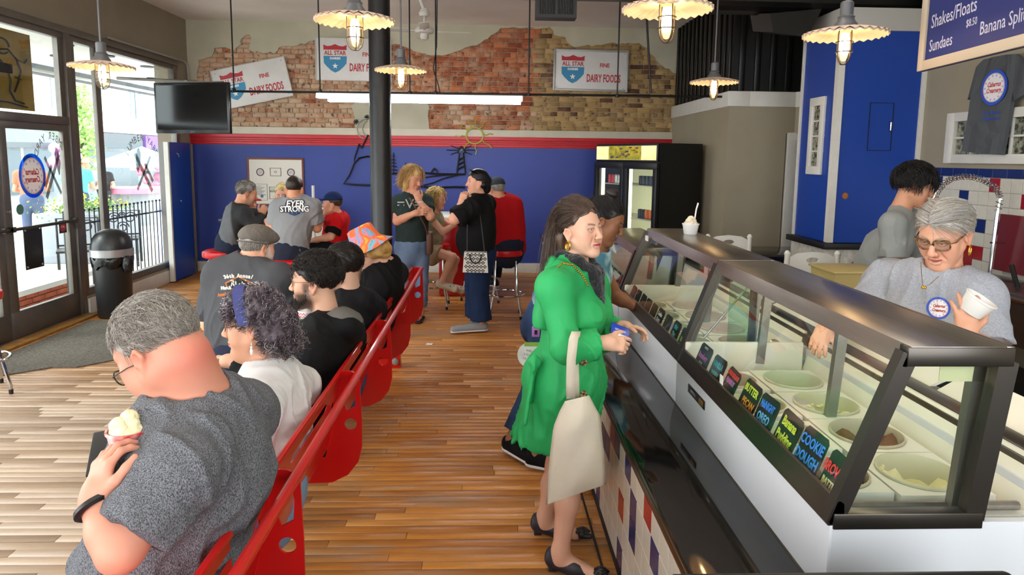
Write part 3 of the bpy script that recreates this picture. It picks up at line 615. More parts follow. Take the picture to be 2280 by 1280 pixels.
C1 = case('dipping_cabinet', 'ice cream display case nearest the viewer with steel top and sloping glass front', 1.55, 2.93)
C2 = case('dipping_cabinet', 'middle ice cream display case with a filled paper cup standing on its top', 2.935, 4.29, near=False)
C3 = case('dipping_cabinet', 'lower ice cream display case at the far end in front of the drinks fridge', 4.32, 5.6, 1.17, near=True)
MB().box((XF1+.10, 1.7, 1.262), (XF1+.15, 2.88, 1.288), .01).build('tube_lamp', mat('case_tube', 'fff4c8', emit='fff0c8', estr=7.), C1)
MB().box((XF1+.10, 3.0, 1.262), (XF1+.15, 4.2, 1.288), .01).build('tube_lamp', mat('case_tube'), C2)
MB().tube([(XF1+.125, 1.62, 1.27), (XF1+.125, 1.68, 1.27)], .028, 14).build('tube_cap', m_black, C1)
MB().box((XF1+.10, 1.60, 1.20), (XF1+.235, 1.602, 1.255)).build('end_plate', mat('lit_cream_plate', 'd8d2a4', .6), C1)
MB().box((XF0-.012, 2.517, .765), (XF0-.004, 2.735, .802), .003).build('badge', mat('badge_black', '1a1a1a', .3), C1)
MB().box((XF0-.014, 2.535, .771), (XF0-.010, 2.58, .795), .001).build('badge_emblem', mat('badge_gold', 'b08a3a', .3, .8), C1)
text('badge_text', 'DIPPING', mat('badge_silver', '9a9a98', .3, .6), .018, frame((XF0-.0125, 2.66, .783), (0, -1, 0), (0, 0, 1)), C1)
MB().box((XF1-.052, 4.12, 1.24), (XF1-.044, 4.17, 1.272)).build('price_sticker', mat('sticker_white', 'e8e6e0', .5), C2)
# inner wells
def well(g, y0, y1, z0=.62, x0=.885, x1=1.42, zr=.9):
    t = .02; w_ = MB()
    w_.box((x0, y0, z0), (x1, y1, z0+t)).box((x0, y0, z0), (x0+t, y1, zr-.02)).box((x0, y0, z0), (x1, y0+t, zr-.06)).box((x0, y1-t, z0), (x1, y1, zr+.04), .008)
    w_.poly([(x1-.06, y0, z0), (x1-.04, y0, z0), (x1+.09, y0, zr+.06), (x1+.06, y0, zr+.06)], (0, y1-y0, 0))
    w_.build('liner', m_wht_plastic, g)
    r_ = MB(); r_.tube([(x0+.02, y0+.07, zr-.045), (x0+.025, y0+.03, zr-.045), (x0+.07, y0+.02, zr-.045), (x1-.02, y0+.02, zr-.045)], .012, 8); r_.build('rim_rail', m_steel, g)
well(C1, 1.60, 2.9); well(C2, 3.0, 4.25); well(C3, 4.38, 5.55)
for g, y0, y1 in ((C1, 1.56, 2.92), (C2, 2.95, 4.28)):
    q = MB(); q.box((1.49, y0, .94), (1.56, y1, .965), .003).box((1.47, y0, .90), (1.50, y1, .95), .003).box((1.55, y0, .945), (1.60, y1, .955)); q.build('rear_rail', m_dark_steel, g)
    MB().poly([(1.58, y0+.03, .955), (1.60, y0+.03, .955), (1.70, y0+.03, 1.0), (1.69, y0+.03, 1.02)], (0, (y1-y0)/2-.05, 0)).poly([(1.58, (y0+y1)/2+.02, .955), (1.60, (y0+y1)/2+.02, .955), (1.70, (y0+y1)/2+.02, 1.0), (1.69, (y0+y1)/2+.02, 1.02)], (0, (y1-y0)/2-.05, 0)).build('rear_lid', m_wht_plastic, g)
    MB().box((1.45, y0, .62), (1.72, y1, .90)).build('rear_body', m_case, g)
MB().box((1.72, 1.58, .1), (1.74, 2.9, .86)).build('rear_panel', mat('shelf_ply', '8a6a3a', .7), C1)
for y in (1.9, 2.3): MB().tube([(1.44, y, .93), (1.47, y, .96), (1.47, y+.03, .96)], .006, 6).build('lid_stop', m_steel, C1)
# hanging scrape well dipper bracket and sliding inner glass between the cabinets
MB().box((1.10, 2.96, .87), (1.23, 2.965, 1.22)).build('divider_glass', glass_mat('green_edge_glass', 'd8efe0', 1.), C2, False)
fr2 = MB(); fr2.box((1.06, 2.955, .84), (1.30, 2.975, .87)).box((1.20, 2.955, .84), (1.225, 2.975, 1.26)); fr2.build('divider_frame', m_frame, C2)
MB().tube([(1.0, 2.99, .93), (1.2, 2.99, 1.18)], .005, 6).build('stay_rod', m_steel, C2)
MB().lathe([(.0, 0), (.028, 0), (.028, .02), (.012, .024)], M=Matrix.Rotation(PI/2, 4, 'X'), c=(1.31, 2.945, .91), seg=18).build('roller', m_steel, C2)
# ---- tubs
m_can = mat('tub_white', 'e4e1d4', .32, noise=.05, nscale=5)
def tub(x, y, kind, label, s=.265):
    t = thing('ice_cream_tub', label, 'tub', (x, y, .83), 'ice cream tubs in the display cases')
    R0 = s*.43
    o = [Vector((x-s/2+a, y-s/2+b, .848)) for a, b in ((0, 0), (s, 0), (s, s), (0, s))]
    MB().fill([o, circle((x, y, .848), R0, (1, 0, 0), (0, 1, 0), 28)], (0, 0, -.05)).build('collar', m_can, t, False)
    MB().lathe([(R0, .849), (R0+.001, .856), (R0-.004, .857), (R0-.007, .845), (R0-.009, .66), (.0, .66)], c=(x, y, 0), seg=28, cap=False).build('inner_wall', mat('tub_inner_'+kind, dict(white='c2bea2', brown='b8ac94', pink='cbb8aa', empty='c0c2aa')[kind], .35), t)  # inner wall coloured darker than the collar so the recess reads as shaded
    col = dict(white='e2d9a2', brown='4a2a1a', pink='c99a8c', empty='dcd9a8')[kind]; mm = mat('ice_cream_'+kind, col, .45, noise=.35, nscale=18, bump=.8, bscale=25, c2=dict(white='efe8c4', brown='7a5038', pink='e0bdb0', empty='e2e0bc')[kind])
    b = MB(); r0 = random.Random(hash((round(x*50), round(y*50))) % 999)
    dep = dict(white=.775, brown=.80, pink=.785, empty=.75)[kind]
    rings = []
    N = 28
    for i, rr in enumerate((.004, .03, .06, R0-.025, R0-.008)):
        rings.append([b.bm.verts.new((x+rr*math.cos(2*PI*k/N), y+rr*math.sin(2*PI*k/N), dep+r0.uniform(-.012, .016)*(1 if kind == 'brown' else .5)+(.03 if i == 4 and k % 7 < 3 else 0))) for k in range(N)])
    for A, B in zip(rings, rings[1:]):
        for k in range(N): b.bm.faces.new((A[k], A[(k+1) % N], B[(k+1) % N], B[k]))
    b.build('ice_cream', mm, t, True)
    if kind in ('brown', 'white', 'empty'):
        sm = MB()
        for k in range(9 if kind == 'brown' else 5):
            a = r0.uniform(0, 6.28); zz = r0.uniform(.75, .83)
            c = Vector((x+(R0-.009)*math.cos(a), y+(R0-.009)*math.sin(a), zz)); sm.sphere(c, 1, 8, 5, (.006, .006, .006), None)
            for v in sm.bm.verts[-42:] if False else []: pass
            sm.sphere(c+Vector((-math.sin(a)*.012, math.cos(a)*.012, -.004)), 1, 8, 5, (.012, .012, .005))
        sm.build('smear', mm, t, True)
kinds = [('white', 'nearly empty vanilla tub at the near end beside the glass end pane'), ('brown', 'tub of chocolate ice cream with smeared sides, second from the near end'), ('white', 'round tub of pale ice cream, third from the near end along the back row'), ('empty', 'almost empty white tub, fourth from the near end along the back row')]
for i, (k, l) in enumerate(kinds): tub(1.262, 1.82+i*.272, k, l)
for i, (k, l) in enumerate([('brown', 'small chocolate streaked tub behind the red lettered brownie card'), ('empty', 'empty white tub behind the blue cookie dough card'), ('white', 'pale cream tub behind the banana pudding card'), ('pink', 'pinkish tub behind the butter pecan card')]): tub(1.008, 1.82+i*.272, k, l, .228)
for i in range(4):
    tub(1.262, 3.2+i*.28, 'pink', ['pink tub nearest the seam in the middle case', 'second pink tub from the seam in the middle case', 'third pink tub from the seam in the middle case', 'fourth pink tub from the seam in the middle case'][i])
    tub(1.008, 3.2+i*.28, 'empty', ['white tub behind the middle case cards nearest the seam', 'second white tub behind the middle case cards', 'third white tub behind the middle case cards', 'farthest white tub behind the middle case cards'][i], .228)
# ---- flavour cards standing along the glass
m_card = mat('chalk_card', '14161a', .5)
def card(y, w, h, lines, label, tilt=0., bg=None):
    t = thing('flavour_card', label, 'sign', (.92, y, .895), 'flavour cards along the counter glass')
    up = Vector((XF1-XF0, 0, ZT-ZB)).normalized(); xd = Vector((0, -1, 0)); 
    R = Matrix.Rotation(tilt, 3, up.cross(xd)); X = R @ xd; U = R @ up
    o = Vector((XF0+.033, y, .872)); n = X.cross(U)
    c = .012
    P = [(-w/2, 0), (w/2, 0), (w/2, h-c), (w/2-c, h), (-w/2+c, h), (-w/2, h-c)]
    MB().poly([o+X*a+U*b for a, b in P], -n*.003).build('card', bg or m_card, t, False)
    if n.x > 0: n = -n
    for (s, sz, colr, dx, dy, xs) in lines:
        mm = mat('chalk_'+colr, colr, .8, emit=None)
        for k, ln in enumerate([s]):
            text('lettering', ln, mm, sz, frame(o+X*(dx)+U*(dy)-Vector((.0035, 0, 0)), X, U), t, .0006, bold=.0012, xs=xs)
    return t
R_, B_, Y_, O_, P_, T_, W_ = 'e8333d', '3f86e8', 'd8e04a', 'e09030', 'd070c8', '38b0b4', 'e4e4e0'
card(1.645, .118, .115, [('BROWNIE', .040, R_, 0, .066, .72), ('BATTER', .026, 'd8c890', -.01, .028, .8)], 'black card lettered in red, brownie batter, at the near end of the glass', .02)
card(1.79, .13, .12, [('COOKIE', .042, B_, 0, .082, .8), ('DOUGH', .042, B_, 0, .036, .8)], 'black card lettered in blue, cookie dough, with blue dots', -.02)
card(1.937, .13, .115, [('Banana', .042, Y_, 0, .08, .75), ('Pudding', .042, Y_, 0, .034, .75)], 'black card lettered in yellow, banana pudding', .03)
card(2.092, .13, .11, [('MidNIGHT', .034, B_, 0, .076, .62), ('OREO', .04, '6fb2e6', 0, .034, .8)], 'black card lettered in two blues for a midnight cookie flavour', -.03)
card(2.237, .132, .11, [('BUTTER', .036, Y_, 0, .08, .85), ('PECAN', .036, O_, .012, .034, .85)], 'black card lettered in yellow and orange, butter pecan', .02)
card(2.413, .115, .10, [('CHOCOLATE', .022, R_, 0, .078, .8), ('PEANUT', .026, P_, 0, .05, .8)], 'dark card lettered in red and pink with a pale sticker', .05)
MB().box((.885, 2.41, .905), (.888, 2.44, .94)).build('sticker', mat('sticker_white'), [o for o in bpy.data.objects if o.name.startswith('flavour_card')][5])
card(2.564, .13, .10, [('VANILLA', .032, T_, 0, .066, .8), ('wwww', .026, '2f9a8a', 0, .034, 1.)], 'black card lettered in turquoise, vanilla', -.02)
card(2.735, .14, .10, [('Strawberry', .032, P_, 0, .05, .7), ('* * *', .02, W_, 0, .085, 1), ('* * *', .02, W_, 0, .018, 1)], 'dark card with pink script and white stars beside the case seam', .0)
card(3.03, .11, .095, [('Lime', .034, '9ad838', 0, .04, .8), ('* ', .03, O_, .02, .07, 1)], 'black card with green lettering and an orange flower just past the seam')
card(3.17, .11, .095, [('Mint', .03, T_, 0, .066, .8), ('Choc', .03, T_, 0, .032, .8)], 'black card with teal lettering, second past the seam')
card(3.32, .11, .09, [], 'plain black card, third past the seam')
card(3.47, .115, .09, [('Cookies', .028, W_, 0, .06, .8), ('Cream', .028, W_, 0, .03, .8)], 'black card with white chalk lettering in the middle case')
for i in range(5): card(3.61+i*.13, .11, .085, [], ['dark card right behind the white lettered card', 'second dark card behind the white lettered card', 'third dark card behind the white lettered card', 'fourth dark card behind the white lettered card', 'farthest dark card in the middle case'][i], .03*(-1)**i, mat('dark_card_b', ['1d1f22', '26211e', '201a20', '1a1c20', '15171a'][i], .4))
for i in range(6): card(4.5+i*.16, .13, .085, [], ['dark card nearest in the far low case', 'second dark card in the far low case', 'third dark card in the far low case', 'fourth dark card in the far low case', 'fifth dark card in the far low case', 'farthest dark card in the far low case'][i], .02*(-1)**i)
# ---- cup of ice cream on the deck
def ice_cup(name, label, c, r, h, mbody, scoop, M=None, scol='e6dcc4'):
    t = thing(name, label, 'cup', c); M = M or Matrix()
    MB().lathe([(r*.78, 0), (r*.8, .002), (r, h-.004), (r*1.06, h-.004), (r*1.06, h+.002), (r*.97, h+.002), (r*.78, .006), (0, .006)], c=c, seg=26, M=M).build('cup', mbody, t)
    if scoop:
        b = MB(); rr = random.Random(5)
        for k in range(12): a = rr.uniform(0, 6.3); q = rr.uniform(0, r*.55); b.sphere(Vector(c)+M @ Vector((q*math.cos(a), q*math.sin(a), h+(r*.9-q)*.7*rr.uniform(.3, 1))), r*rr.uniform(.32, .5), 10, 7)
        b.sphere(Vector(c)+M @ Vector((0, 0, h)), r*.9, 14, 8, (1, 1, .5)); b.build('ice_cream', mat('scoop_'+scol, scol, .5, noise=.25, nscale=40, bump=.6, bscale=70), t, True)
    return t
m_paper = mat('white_paper_cup', 'ebe9e4', .5)
c0 = atz(1537, 521, ZT)
cu = ice_cup('ice_cream_cup', 'white paper cup heaped with vanilla ice cream on top of the middle case', c0, .048, .062, m_paper, True)
MB().poly([c0+Vector(p) for p in ((.018, 0, .08), (.026, 0, .08), (.034, 0, .15), (.044, 0, .185), (.036, 0, .19), (.026, 0, .15))], (0, .003, 0)).build('spoon', m_paper, cu)
# ---- far end of the counter
fe = thing('end_cabinet', 'white cabinet with black top at the far end of the counter', 'cabinet', (.75, 6.2, 0))
MB().box((.5, 5.95, .98), (1.3, 6.55, 1.02), .004).build('top', m_gloss, fe)
MB().box((.53, 5.98, .78), (1.3, 6.5, .98)).build('drawer', m_white, fe); MB().box((.52, 5.97, .74), (1.3, 6.5, .775)).build('blue_band', m_blue2, fe)
MB().box((.53, 5.98, 0), (1.3, 6.5, .74)).build('body', m_white, fe)
MB().box((.5, 5.86, .08), (.57, 5.93, .72), .004).box((.53, 5.93, .04), (.6, 6.0, .98)).build('post', m_white, fe)
MB().box((.585, 4.92, .08), (.6, 5.86, .63)).build('side_panel', m_blue2, fe); MB().box((.6, 4.92, 0), (.9, 5.9, .63)).build('plinth', m_white, fe)
MB().poly([(.54, 5.93, .75), (.54, 5.97, .75), (.54, 4.92, .62), (.54, 4.92, .58)], (.03, 0, 0)).build('edge_strip', m_black, fe)
nb = thing('napkin_holder', 'small wooden napkin holder with a white napkin sticking out on the counter end', 'holder', (.83, 6.1, 1.02))
MB().box((.76, 6.05, 1.02), (.92, 6.2, 1.17), .004).build('box', mat('pale_wood_box', 'b5a078', .7, noise=.2), nb)
MB().poly([(.75, 6.04, 1.08), (.80, 6.04, 1.05), (.82, 6.04, 1.11), (.76, 6.04, 1.13), (.69, 6.02, 1.09)], (0, .01, .01)).build('napkin', m_paper, nb)
# countertop in the back with kitchen shelves behind the counter
bc = thing('back_counter', 'black topped back counter by the beige wall behind the cases', 'counter', (3.0, 7.0, 0))
MB().box((2.2, 6.9, .70), (3.9, 7.6, .76), .004).build('top', m_gloss, bc); MB().box((2.25, 6.95, 0), (3.9, 7.55, .6)).build('body', mat('green_grey_body', '565648', .7), bc)
MB().box((2.25, 6.93, .6), (3.9, 6.95, .66)).build('green_strip', mat('green_strip', '4f9a3f', .5), bc)
# ================================================================== bench
m_bench = mat('red_powder_coat', 'c01210', .28, coat=.3)
def bench():
    b = thing('bench', 'long red steel bench with a tube top rail and pierced divider plates', 'bench', (-.72, 3.3, 0))
    RX, RZ, IX = -.553, .825, -.635
    MB().tube([(RX, .2, RZ), (RX, 5.53, RZ)], .0165, 14).build('top_rail', m_bench, b)
    MB().box((IX-.006, .2, RZ-.012), (IX+.012, 5.52, RZ+.012), .004).build('back_rail', m_bench, b)
    Y = [.065, .965, 1.88, 2.79, 3.69, 4.595, 5.52]
    def prof(n=9):
        # divider plate outline in (x, z): hangs behind the seat, lobed towards the aisle
        return [(IX, RZ+.006), (IX+.03, RZ+.012), (RX-.03, RZ+.010), (RX-.012, RZ+.002), (RX+.006, RZ-.03), (RX+.012, .62), (RX+.012, .50), (RX-.005, .43), (RX-.05, .37), (RX-.12, .335), (-.80, .33), (-1.02, .36), (-1.10, .40), (-1.11, .44), (-1.0, .45), (-.76, .43), (-.70, .45), (-.66, .62)]
    for y in Y[1:]:
        P = [Vector((x, y, z)) for x, z in prof()]
        hole1 = circle((RX-.036, y, .60), .026, (1, 0, 0), (0, 0, 1), 18)
        hole2 = [Vector((IX+.018, y, .70)), Vector((IX+.03, y, .765)), Vector((IX+.05, y, .785)), Vector((RX-.018, y, .785)), Vector((RX-.012, y, .74)), Vector((RX-.016, y, .68)), Vector((IX+.03, y, .66))]
        MB().fill([P, hole1, hole2], (0, .008, 0)).build('divider_plate', m_bench, b, False)
    # slatted seat backs and seats between the dividers
    for i, (y0, y1) in enumerate(zip(Y, Y[1:])):
        sh = MB(); y0 += .01; y1 -= .004
        pr = [(IX, .815), (IX-.012, .70), (-.665, .60), (-.69, .50), (-.72, .44), (-.80, .425), (-.95, .435), (-1.05, .445), (-1.09, .43)]
        o = [(x+.004, z) for x, z in pr]
        # sheet back pierced with a row of round and long openings
        L = y1-y0
        def pt(u, v):   # u 0..1 along y, v 0..1 down the back
            k = v*3; j = min(int(k), 2); t = k-j; a, c = pr[j], pr[j+1]
            return Vector((a[0]+(c[0]-a[0])*t, y0+u*L, a[1]+(c[1]-a[1])*t))
        def flat(u, v): return Vector((u*L, v*.39, 0))
        loops = [[(0, 0), (1, 0), (1, .7), (0, .7)]]
        for u in (.1, .9): loops.append([(u+.03*math.cos(q)*.9, .3+.065*math.sin(q)) for q in [2*PI*k/12 for k in range(12)]])
        for v in (.16, .40): loops.append([(.22, v), (.25, v-.045), (.75, v-.045), (.78, v), (.75, v+.045), (.25, v+.045)])
        bm = MB(); bm.fill([[Vector((u, v, 0)) for u, v in lp] for lp in loops], (0, 0, .02))
        for v in bm.bm.verts:
            p = pt(min(max(v.co.x, 0), 1), v.co.y); v.co = p+Vector((.004 if v.co.z > .01 else 0, 0, 0))
        bm.build('seat_back', m_bench, b, False)
        s2 = MB()
        for k in range(2, len(pr)-1):
            a, c = pr[k], pr[k+1]; s2.poly([(a[0], y0, a[1]), (c[0], y0, c[1]), (c[0], y0, c[1]-.005), (a[0], y0, a[1]-.005)], (0, y1-y0, 0))
        s2.build('seat', m_bench, b, False)
    for y in (5.42, 2.2):
        MB().poly([(-.80, y, .0), (-.72, y, 0), (-.725, y, .05), (-.745, y, .43), (-.90, y, .43), (-.92, y, .05), (-.93, y, 0)], (0, .06, 0)).build('leg', m_bench, b, False)
        MB().lathe([(0, 0), (.028, 0), (.028, .018), (.018, .022)], M=Matrix.Rotation(PI/2, 4, 'X'), c=(-.765, y, .06), seg=16).build('leg_bolt', mat('grey_cap', '8a8782', .5), b)
    return b
bench()
# ================================================================== iron column
pl = thing('iron_column', 'black cast iron column standing in the middle of the room', 'column', (-1.02, 6.3, 0))
cc = at(848, 350, 6.3)
MB().lathe([(.145, 0), (.145, .04), (.115, .06), (.098, .1), (.098, CEIL)], c=(cc.x, 6.3, 0), seg=32).build('shaft', mat('black_column_paint', '0c0c0e', .38, noise=.3, nscale=3, bump=.25, bscale=14), pl)
# ================================================================== pendant lamps
m_shade = mat('enamel_shade', 'e0c8b2', .5)
m_neck = mat('grey_cast_neck', '5f6062', .45, .3)
m_bulb = mat('warm_bulb', 'ffe9b0', emit='ffdcae', estr=30.)
m_jar = glass_mat('jar_glass', 'fff6e2', 1.)
m_cage = mat('cage_wire', '3a332c', .5, .4)
def pendant(x, y, z, label, first=[None]):
    if first[0] is None:
        t = thing('pendant_lamp', label, 'lamp', (x, y, z), 'barn style pendant lamps')
        c = Vector((x, y, z))
        MB().lathe([(.20, -.016), (.205, -.012), (.13, .008), (.06, .022), (.045, .03), (.045, .034), (.06, .03), (.13, .016), (.205, -.006)], c=c, seg=112, cap=False, wave=lambda r, a: .0055*math.sin(a*28)*max(0, (r-.05)/.155)).build('lamp_shade', m_shade, t, True)
        MB().lathe([(.06, .026), (.055, .045), (.042, .06), (.038, .075), (.042, .08), (.032, .088), (.032, .15), (.024, .158), (.0, .16)], c=c, seg=24).build('neck', m_neck, t)
        MB().tube([c+Vector((0, 0, .15)), Vector((x, y, CEIL+.005))], .007, 8).build('stem', m_neck, t)
        MB().lathe([(.0, -.115), (.012, -.113), (.021, -.10), (.024, -.08), (.023, -.03), (.018, .0)], c=c, seg=16).build('bulb', m_bulb, t)
        MB().lathe([(.001, -.15), (.018, -.146), (.03, -.132), (.036, -.11), (.037, -.02), (.035, .01)], c=c, seg=20).build('jar', m_jar, t)
        cg = MB()
        for zz in (-.045, -.095): cg.tube(circle(c+Vector((0, 0, zz)), .041, (1, 0, 0), (0, 1, 0), 20), .0028, 6, closed=True)
        for k in range(4):
            a = k*PI/2+.35; d = Vector((math.cos(a), math.sin(a), 0))
            cg.tube([c+d*.041+Vector((0, 0, .01)), c+d*.041+Vector((0, 0, -.11)), c+d*.034+Vector((0, 0, -.138)), c+d*.018+Vector((0, 0, -.155)), c+Vector((0, 0, -.158))], .0028, 6)
        cg.build('cage', m_cage, t)
        first[0] = t; return t
    return copy_tree(first[0], Vector((x, y, z))-first[0].location, label)
for x, y, z, l in ((-.696, 3.58, 2.447, 'pendant lamp with fluted shade in front of the black column'), (.806, 3.13, 2.437, 'largest pendant lamp, over the aisle at the top centre'), (1.822, 3.48, 2.403, 'pendant lamp with lit cage in front of the blue kitchen block'),
                   (1.923, 5.8, 2.418, 'pendant lamp hanging in front of the black corrugated wall'), (-.696, 5.4, 2.426, 'smaller pendant lamp just right of the black column'), (-2.662, 4.8, 2.342, 'pendant lamp hanging before the storefront window')):
    pendant(x, y, z, l)
# ================================================================== strip light, pipe, ceiling fan, ducts
sl = thing('strip_light', 'long white fluorescent strip light under the black pipe', 'lamp', (-.8, 7.9, 2.42))
MB().poly([(-1.98, 7.83, 2.40), (-1.98, 7.86, 2.455), (-1.98, 7.94, 2.455), (-1.98, 7.97, 2.40)], (2.36, 0, 0)).build('housing', mat('glowing_housing', 'f0f0f0', .4, emit='fbfaf6', estr=.7), sl, False)  # housing given a glow of its own to lift light on the ceiling
MB().tube([(-1.85, 7.87, 2.375), (.36, 7.87, 2.375)], .013, 10).build('tube', mat('cool_tube', 'ffffff', emit='f6faff', estr=32.), sl)
MB().tube([(-1.85, 7.93, 2.375), (.36, 7.93, 2.375)], .013, 10).build('tube', mat('cool_tube'), sl)
for yy, xx in ((1.2, -.9), (3.4, -2.6), (3.4, 1.2)):  # unseen strip lights added as fill to brighten the room
    s2 = thing('strip_light', {1.2: 'unseen added fill light on the ceiling behind the viewer'}.get(yy, 'unseen added fill light on the ceiling above the ' + ('bench side' if xx < 0 else 'counter side')), 'lamp', (xx, yy, CEIL))
    MB().box((xx-1.2, yy-.08, CEIL-.07), (xx+1.2, yy+.08, CEIL)).build('housing', m_white, s2); MB().box((xx-1.15, yy-.07, CEIL-.095), (xx+1.15, yy+.07, CEIL-.07), .01).build('tube', mat('added_fill_tube', 'ffffff', emit='fff4e6', estr=9.), s2)
hp = thing('hanging_pipe', 'black pipe hung level on thin rods below the ceiling', 'pipe', (-.4, 7.75, 2.47))
MB().tube([(-3.0, 7.9, 2.462), (BX+.06, 7.9, 2.485)], .013, 8).build('pipe', m_black, hp)
for px in (518, 711, 912, 970, 1178, 1377): 
    q = at(px, 120, 7.9); MB().tube([(q.x, 7.9, 2.46), (q.x, 7.9, CEIL)], .009, 6).lathe([(.022, -.012), (.022, .02), (.01, .03)], c=(q.x, 7.9, 2.47), seg=10).build('hanger_rod', m_black, hp)
MB().tube([at(1440, 40, 7.9), at(1449, 208, 7.9)], .012, 6).build('hanger_rod', m_black, hp)
q = at(970, 120, 7.88); MB().tube([(q.x+.02, 7.88, CEIL), (q.x+.012, 7.88, 3.0), (q.x-.03, 7.88, 2.75), (q.x+.02, 7.88, 2.6), (q.x+.05, 7.88, 2.48)], .006, 6).build('cable', m_rubber, hp)
fn = thing('ceiling_fan', 'white ceiling fan with three blades near the back wall', 'fan', (-.815, 8.6, 3.3))
fc = Vector((-.815, 8.6, 3.29))
MB().lathe([(.0, -.10), (.04, -.1), (.055, -.07), (.05, -.03), (.11, -.02), (.125, .01), (.11, .04), (.04, .06), (.0, .062)], c=fc, seg=24).build('motor', m_white, fn)
MB().tube([fc+Vector((0, 0, .05)), fc+Vector((0, 0, .2))], .015, 10).lathe([(.06, .18), (.07, .22), (.045, .27), (.02, .28)], c=fc, seg=16).tube([fc+Vector((-.01, 0, .27)), fc+Vector((-.05, 0, .38))], .02, 8).build('down_rod', m_white, fn)
for k, a in enumerate((4, 100, 195, 275)):
    Rm = Matrix.Translation(fc+Vector((0, 0, .0))) @ Matrix.Rotation(math.radians(a), 4, 'Z') @ Matrix.Rotation(.16, 4, 'X')
    MB().box((.19, -.06, -.004), (.58, .06, .004), .003, M=Rm).box((.08, -.015, -.006), (.22, .015, .006), .002, M=Rm).build('blade', m_white, fn)
for k in (0, 1): 
    pass
dk = thing('air_duct', 'black air duct crossing under the ceiling with a square outlet', 'duct', (2.2, 6.6, 3.2))
a1 = at(1160, 5, 6.6); a2 = at(1860, 12, 6.6)
MB().tube([(a1.x+1.2, 6.6, 3.32), (a2.x+1.2, 6.6, 3.30)], .17, 20).build('pipe', mat('black_duct_paint', '0f0e0d', .35), dk)
MB().box((a1.x, 6.45, 3.27), (a1.x+1.6, 6.75, 3.5), .01).build('plenum', mat('black_duct_paint'), dk)
o1 = at(1715, 30, 6.3); o2 = at(1812, 80, 6.3)
MB().poly([o1, at(1722, 72, 6.3), at(1800, 82, 6.3), at(1830, 20, 6.3)], (0, .5, .1)).build('outlet', mat('black_duct_paint'), dk)
g0 = at(1194, 0, 6.3); g1 = at(1284, 40, 6.3)
vt = thing('vent_grille', 'black vent box with louvre slats at the ceiling', 'vent', (g0.x, 6.3, 3.4))
vx0, vx1, vz0, vz1 = g0.x, g1.x, g1.z, g1.z+.27
MB().box((vx0, 6.3, vz0), (vx1, 6.45, vz0+.03)).box((vx0, 6.3, vz0), (vx0+.03, 6.45, vz1)).box((vx1-.03, 6.3, vz0), (vx1, 6.45, vz1)).box((vx0, 6.3, vz1-.03), (vx1, 6.45, vz1)).box(((vx0+vx1)/2-.012, 6.3, vz0), ((vx0+vx1)/2+.012, 6.45, vz1)).box((vx0, 6.42, vz0), (vx1, 6.45, vz1)).build('frame', m_black, vt)
for k in range(22):
    x = vx0+.036+k*(vx1-vx0-.072)/21; MB().box((x-.002, 6.31, vz0+.03), (x+.002, 6.34, vz1-.03)).build('slat', mat('grey_slat', '4c4a47', .5), vt)
# ================================================================== television
tv = thing('television', 'black flat television hung high beside the window', 'television', (-3.27, 7.6, 2.24))
A = at(343, 186, 7.65); Bq = at(510, 188, 7.45); 
T = frame(Vector(((A.x+Bq.x)/2, (A.y+Bq.y)/2, 2.243)), (Bq.x-A.x, Bq.y-A.y, 0), (0, 0, 1))
wv = (Bq-A).length/2
MB().box((-wv, -.275, -.03), (wv, .275, .012), .008, M=T).build('body', mat('tv_black', '0c0c0d', .25), tv)
MB().box((-wv+.028, -.235, .010), (wv-.028, .245, .0135), M=T).build('screen', mat('tv_screen', '141517', .12), tv)
text('maker_mark', 'SAMSUNG'[:0]+'HDTV', mat('badge_silver'), .018, T @ Matrix.Translation((0, -.257, .0135)), tv)
MB().box((-.35, .27, -.06), (.35, .29, -.02), M=T).box((-.1, .0, -.12), (.1, .2, -.03), M=T).tube([T @ Vector((-.1, .29, -.05)), T @ Vector((-.3, .34, -.5)), Vector((LW, 8.2, 2.62))], .018, 8).build('bracket', m_alu, tv)
# ================================================================== waste bin
tb = thing('waste_bin', 'black waste bin with domed lid, silver band and black bag by the window', 'bin', (-4.0, 7.22, 0))
tc_ = Vector((-4.02, 7.22, 0))
MB().lathe([(.16, 0), (.165, .01), (.185, .62), (.19, .66), (.0, .66)], c=tc_, seg=32).build('body', mat('bin_black', '1b1b1c', .45), tb)
MB().lathe([(.20, .655), (.205, .66), (.207, .735), (.2, .74), (.18, .74)], c=tc_, seg=32).build('band', mat('bin_silver', 'b0b0b2', .35, .7), tb)
MB().lathe([(.2, .735), (.197, .78), (.178, .85), (.14, .905), (.08, .94), (.0, .95)], c=tc_, seg=32).build('dome_lid', mat('bin_dome', '202021', .35), tb)
lb = MB(); lb.lathe([(.185, .66), (.2, .655), (.205, .63), (.198, .59), (.195, .56), (.187, .555)], c=tc_, seg=48, wave=lambda r, a: .022*math.sin(a*7)+.012*math.sin(a*17+1))
for a, l in ((2.7, .16), (5.9, .17)):
    d = Vector((math.cos(a), math.sin(a), 0)); lb.lathe([(.02, 0), (.05, -.03), (.06, -.09), (.045, -l), (.01, -l-.01)], c=tc_+d*.215+Vector((0, 0, .67)), seg=12)
lb.build('bin_bag', mat('bag_plastic', '0d0d0e', .25, bump=.9, bscale=14), tb)
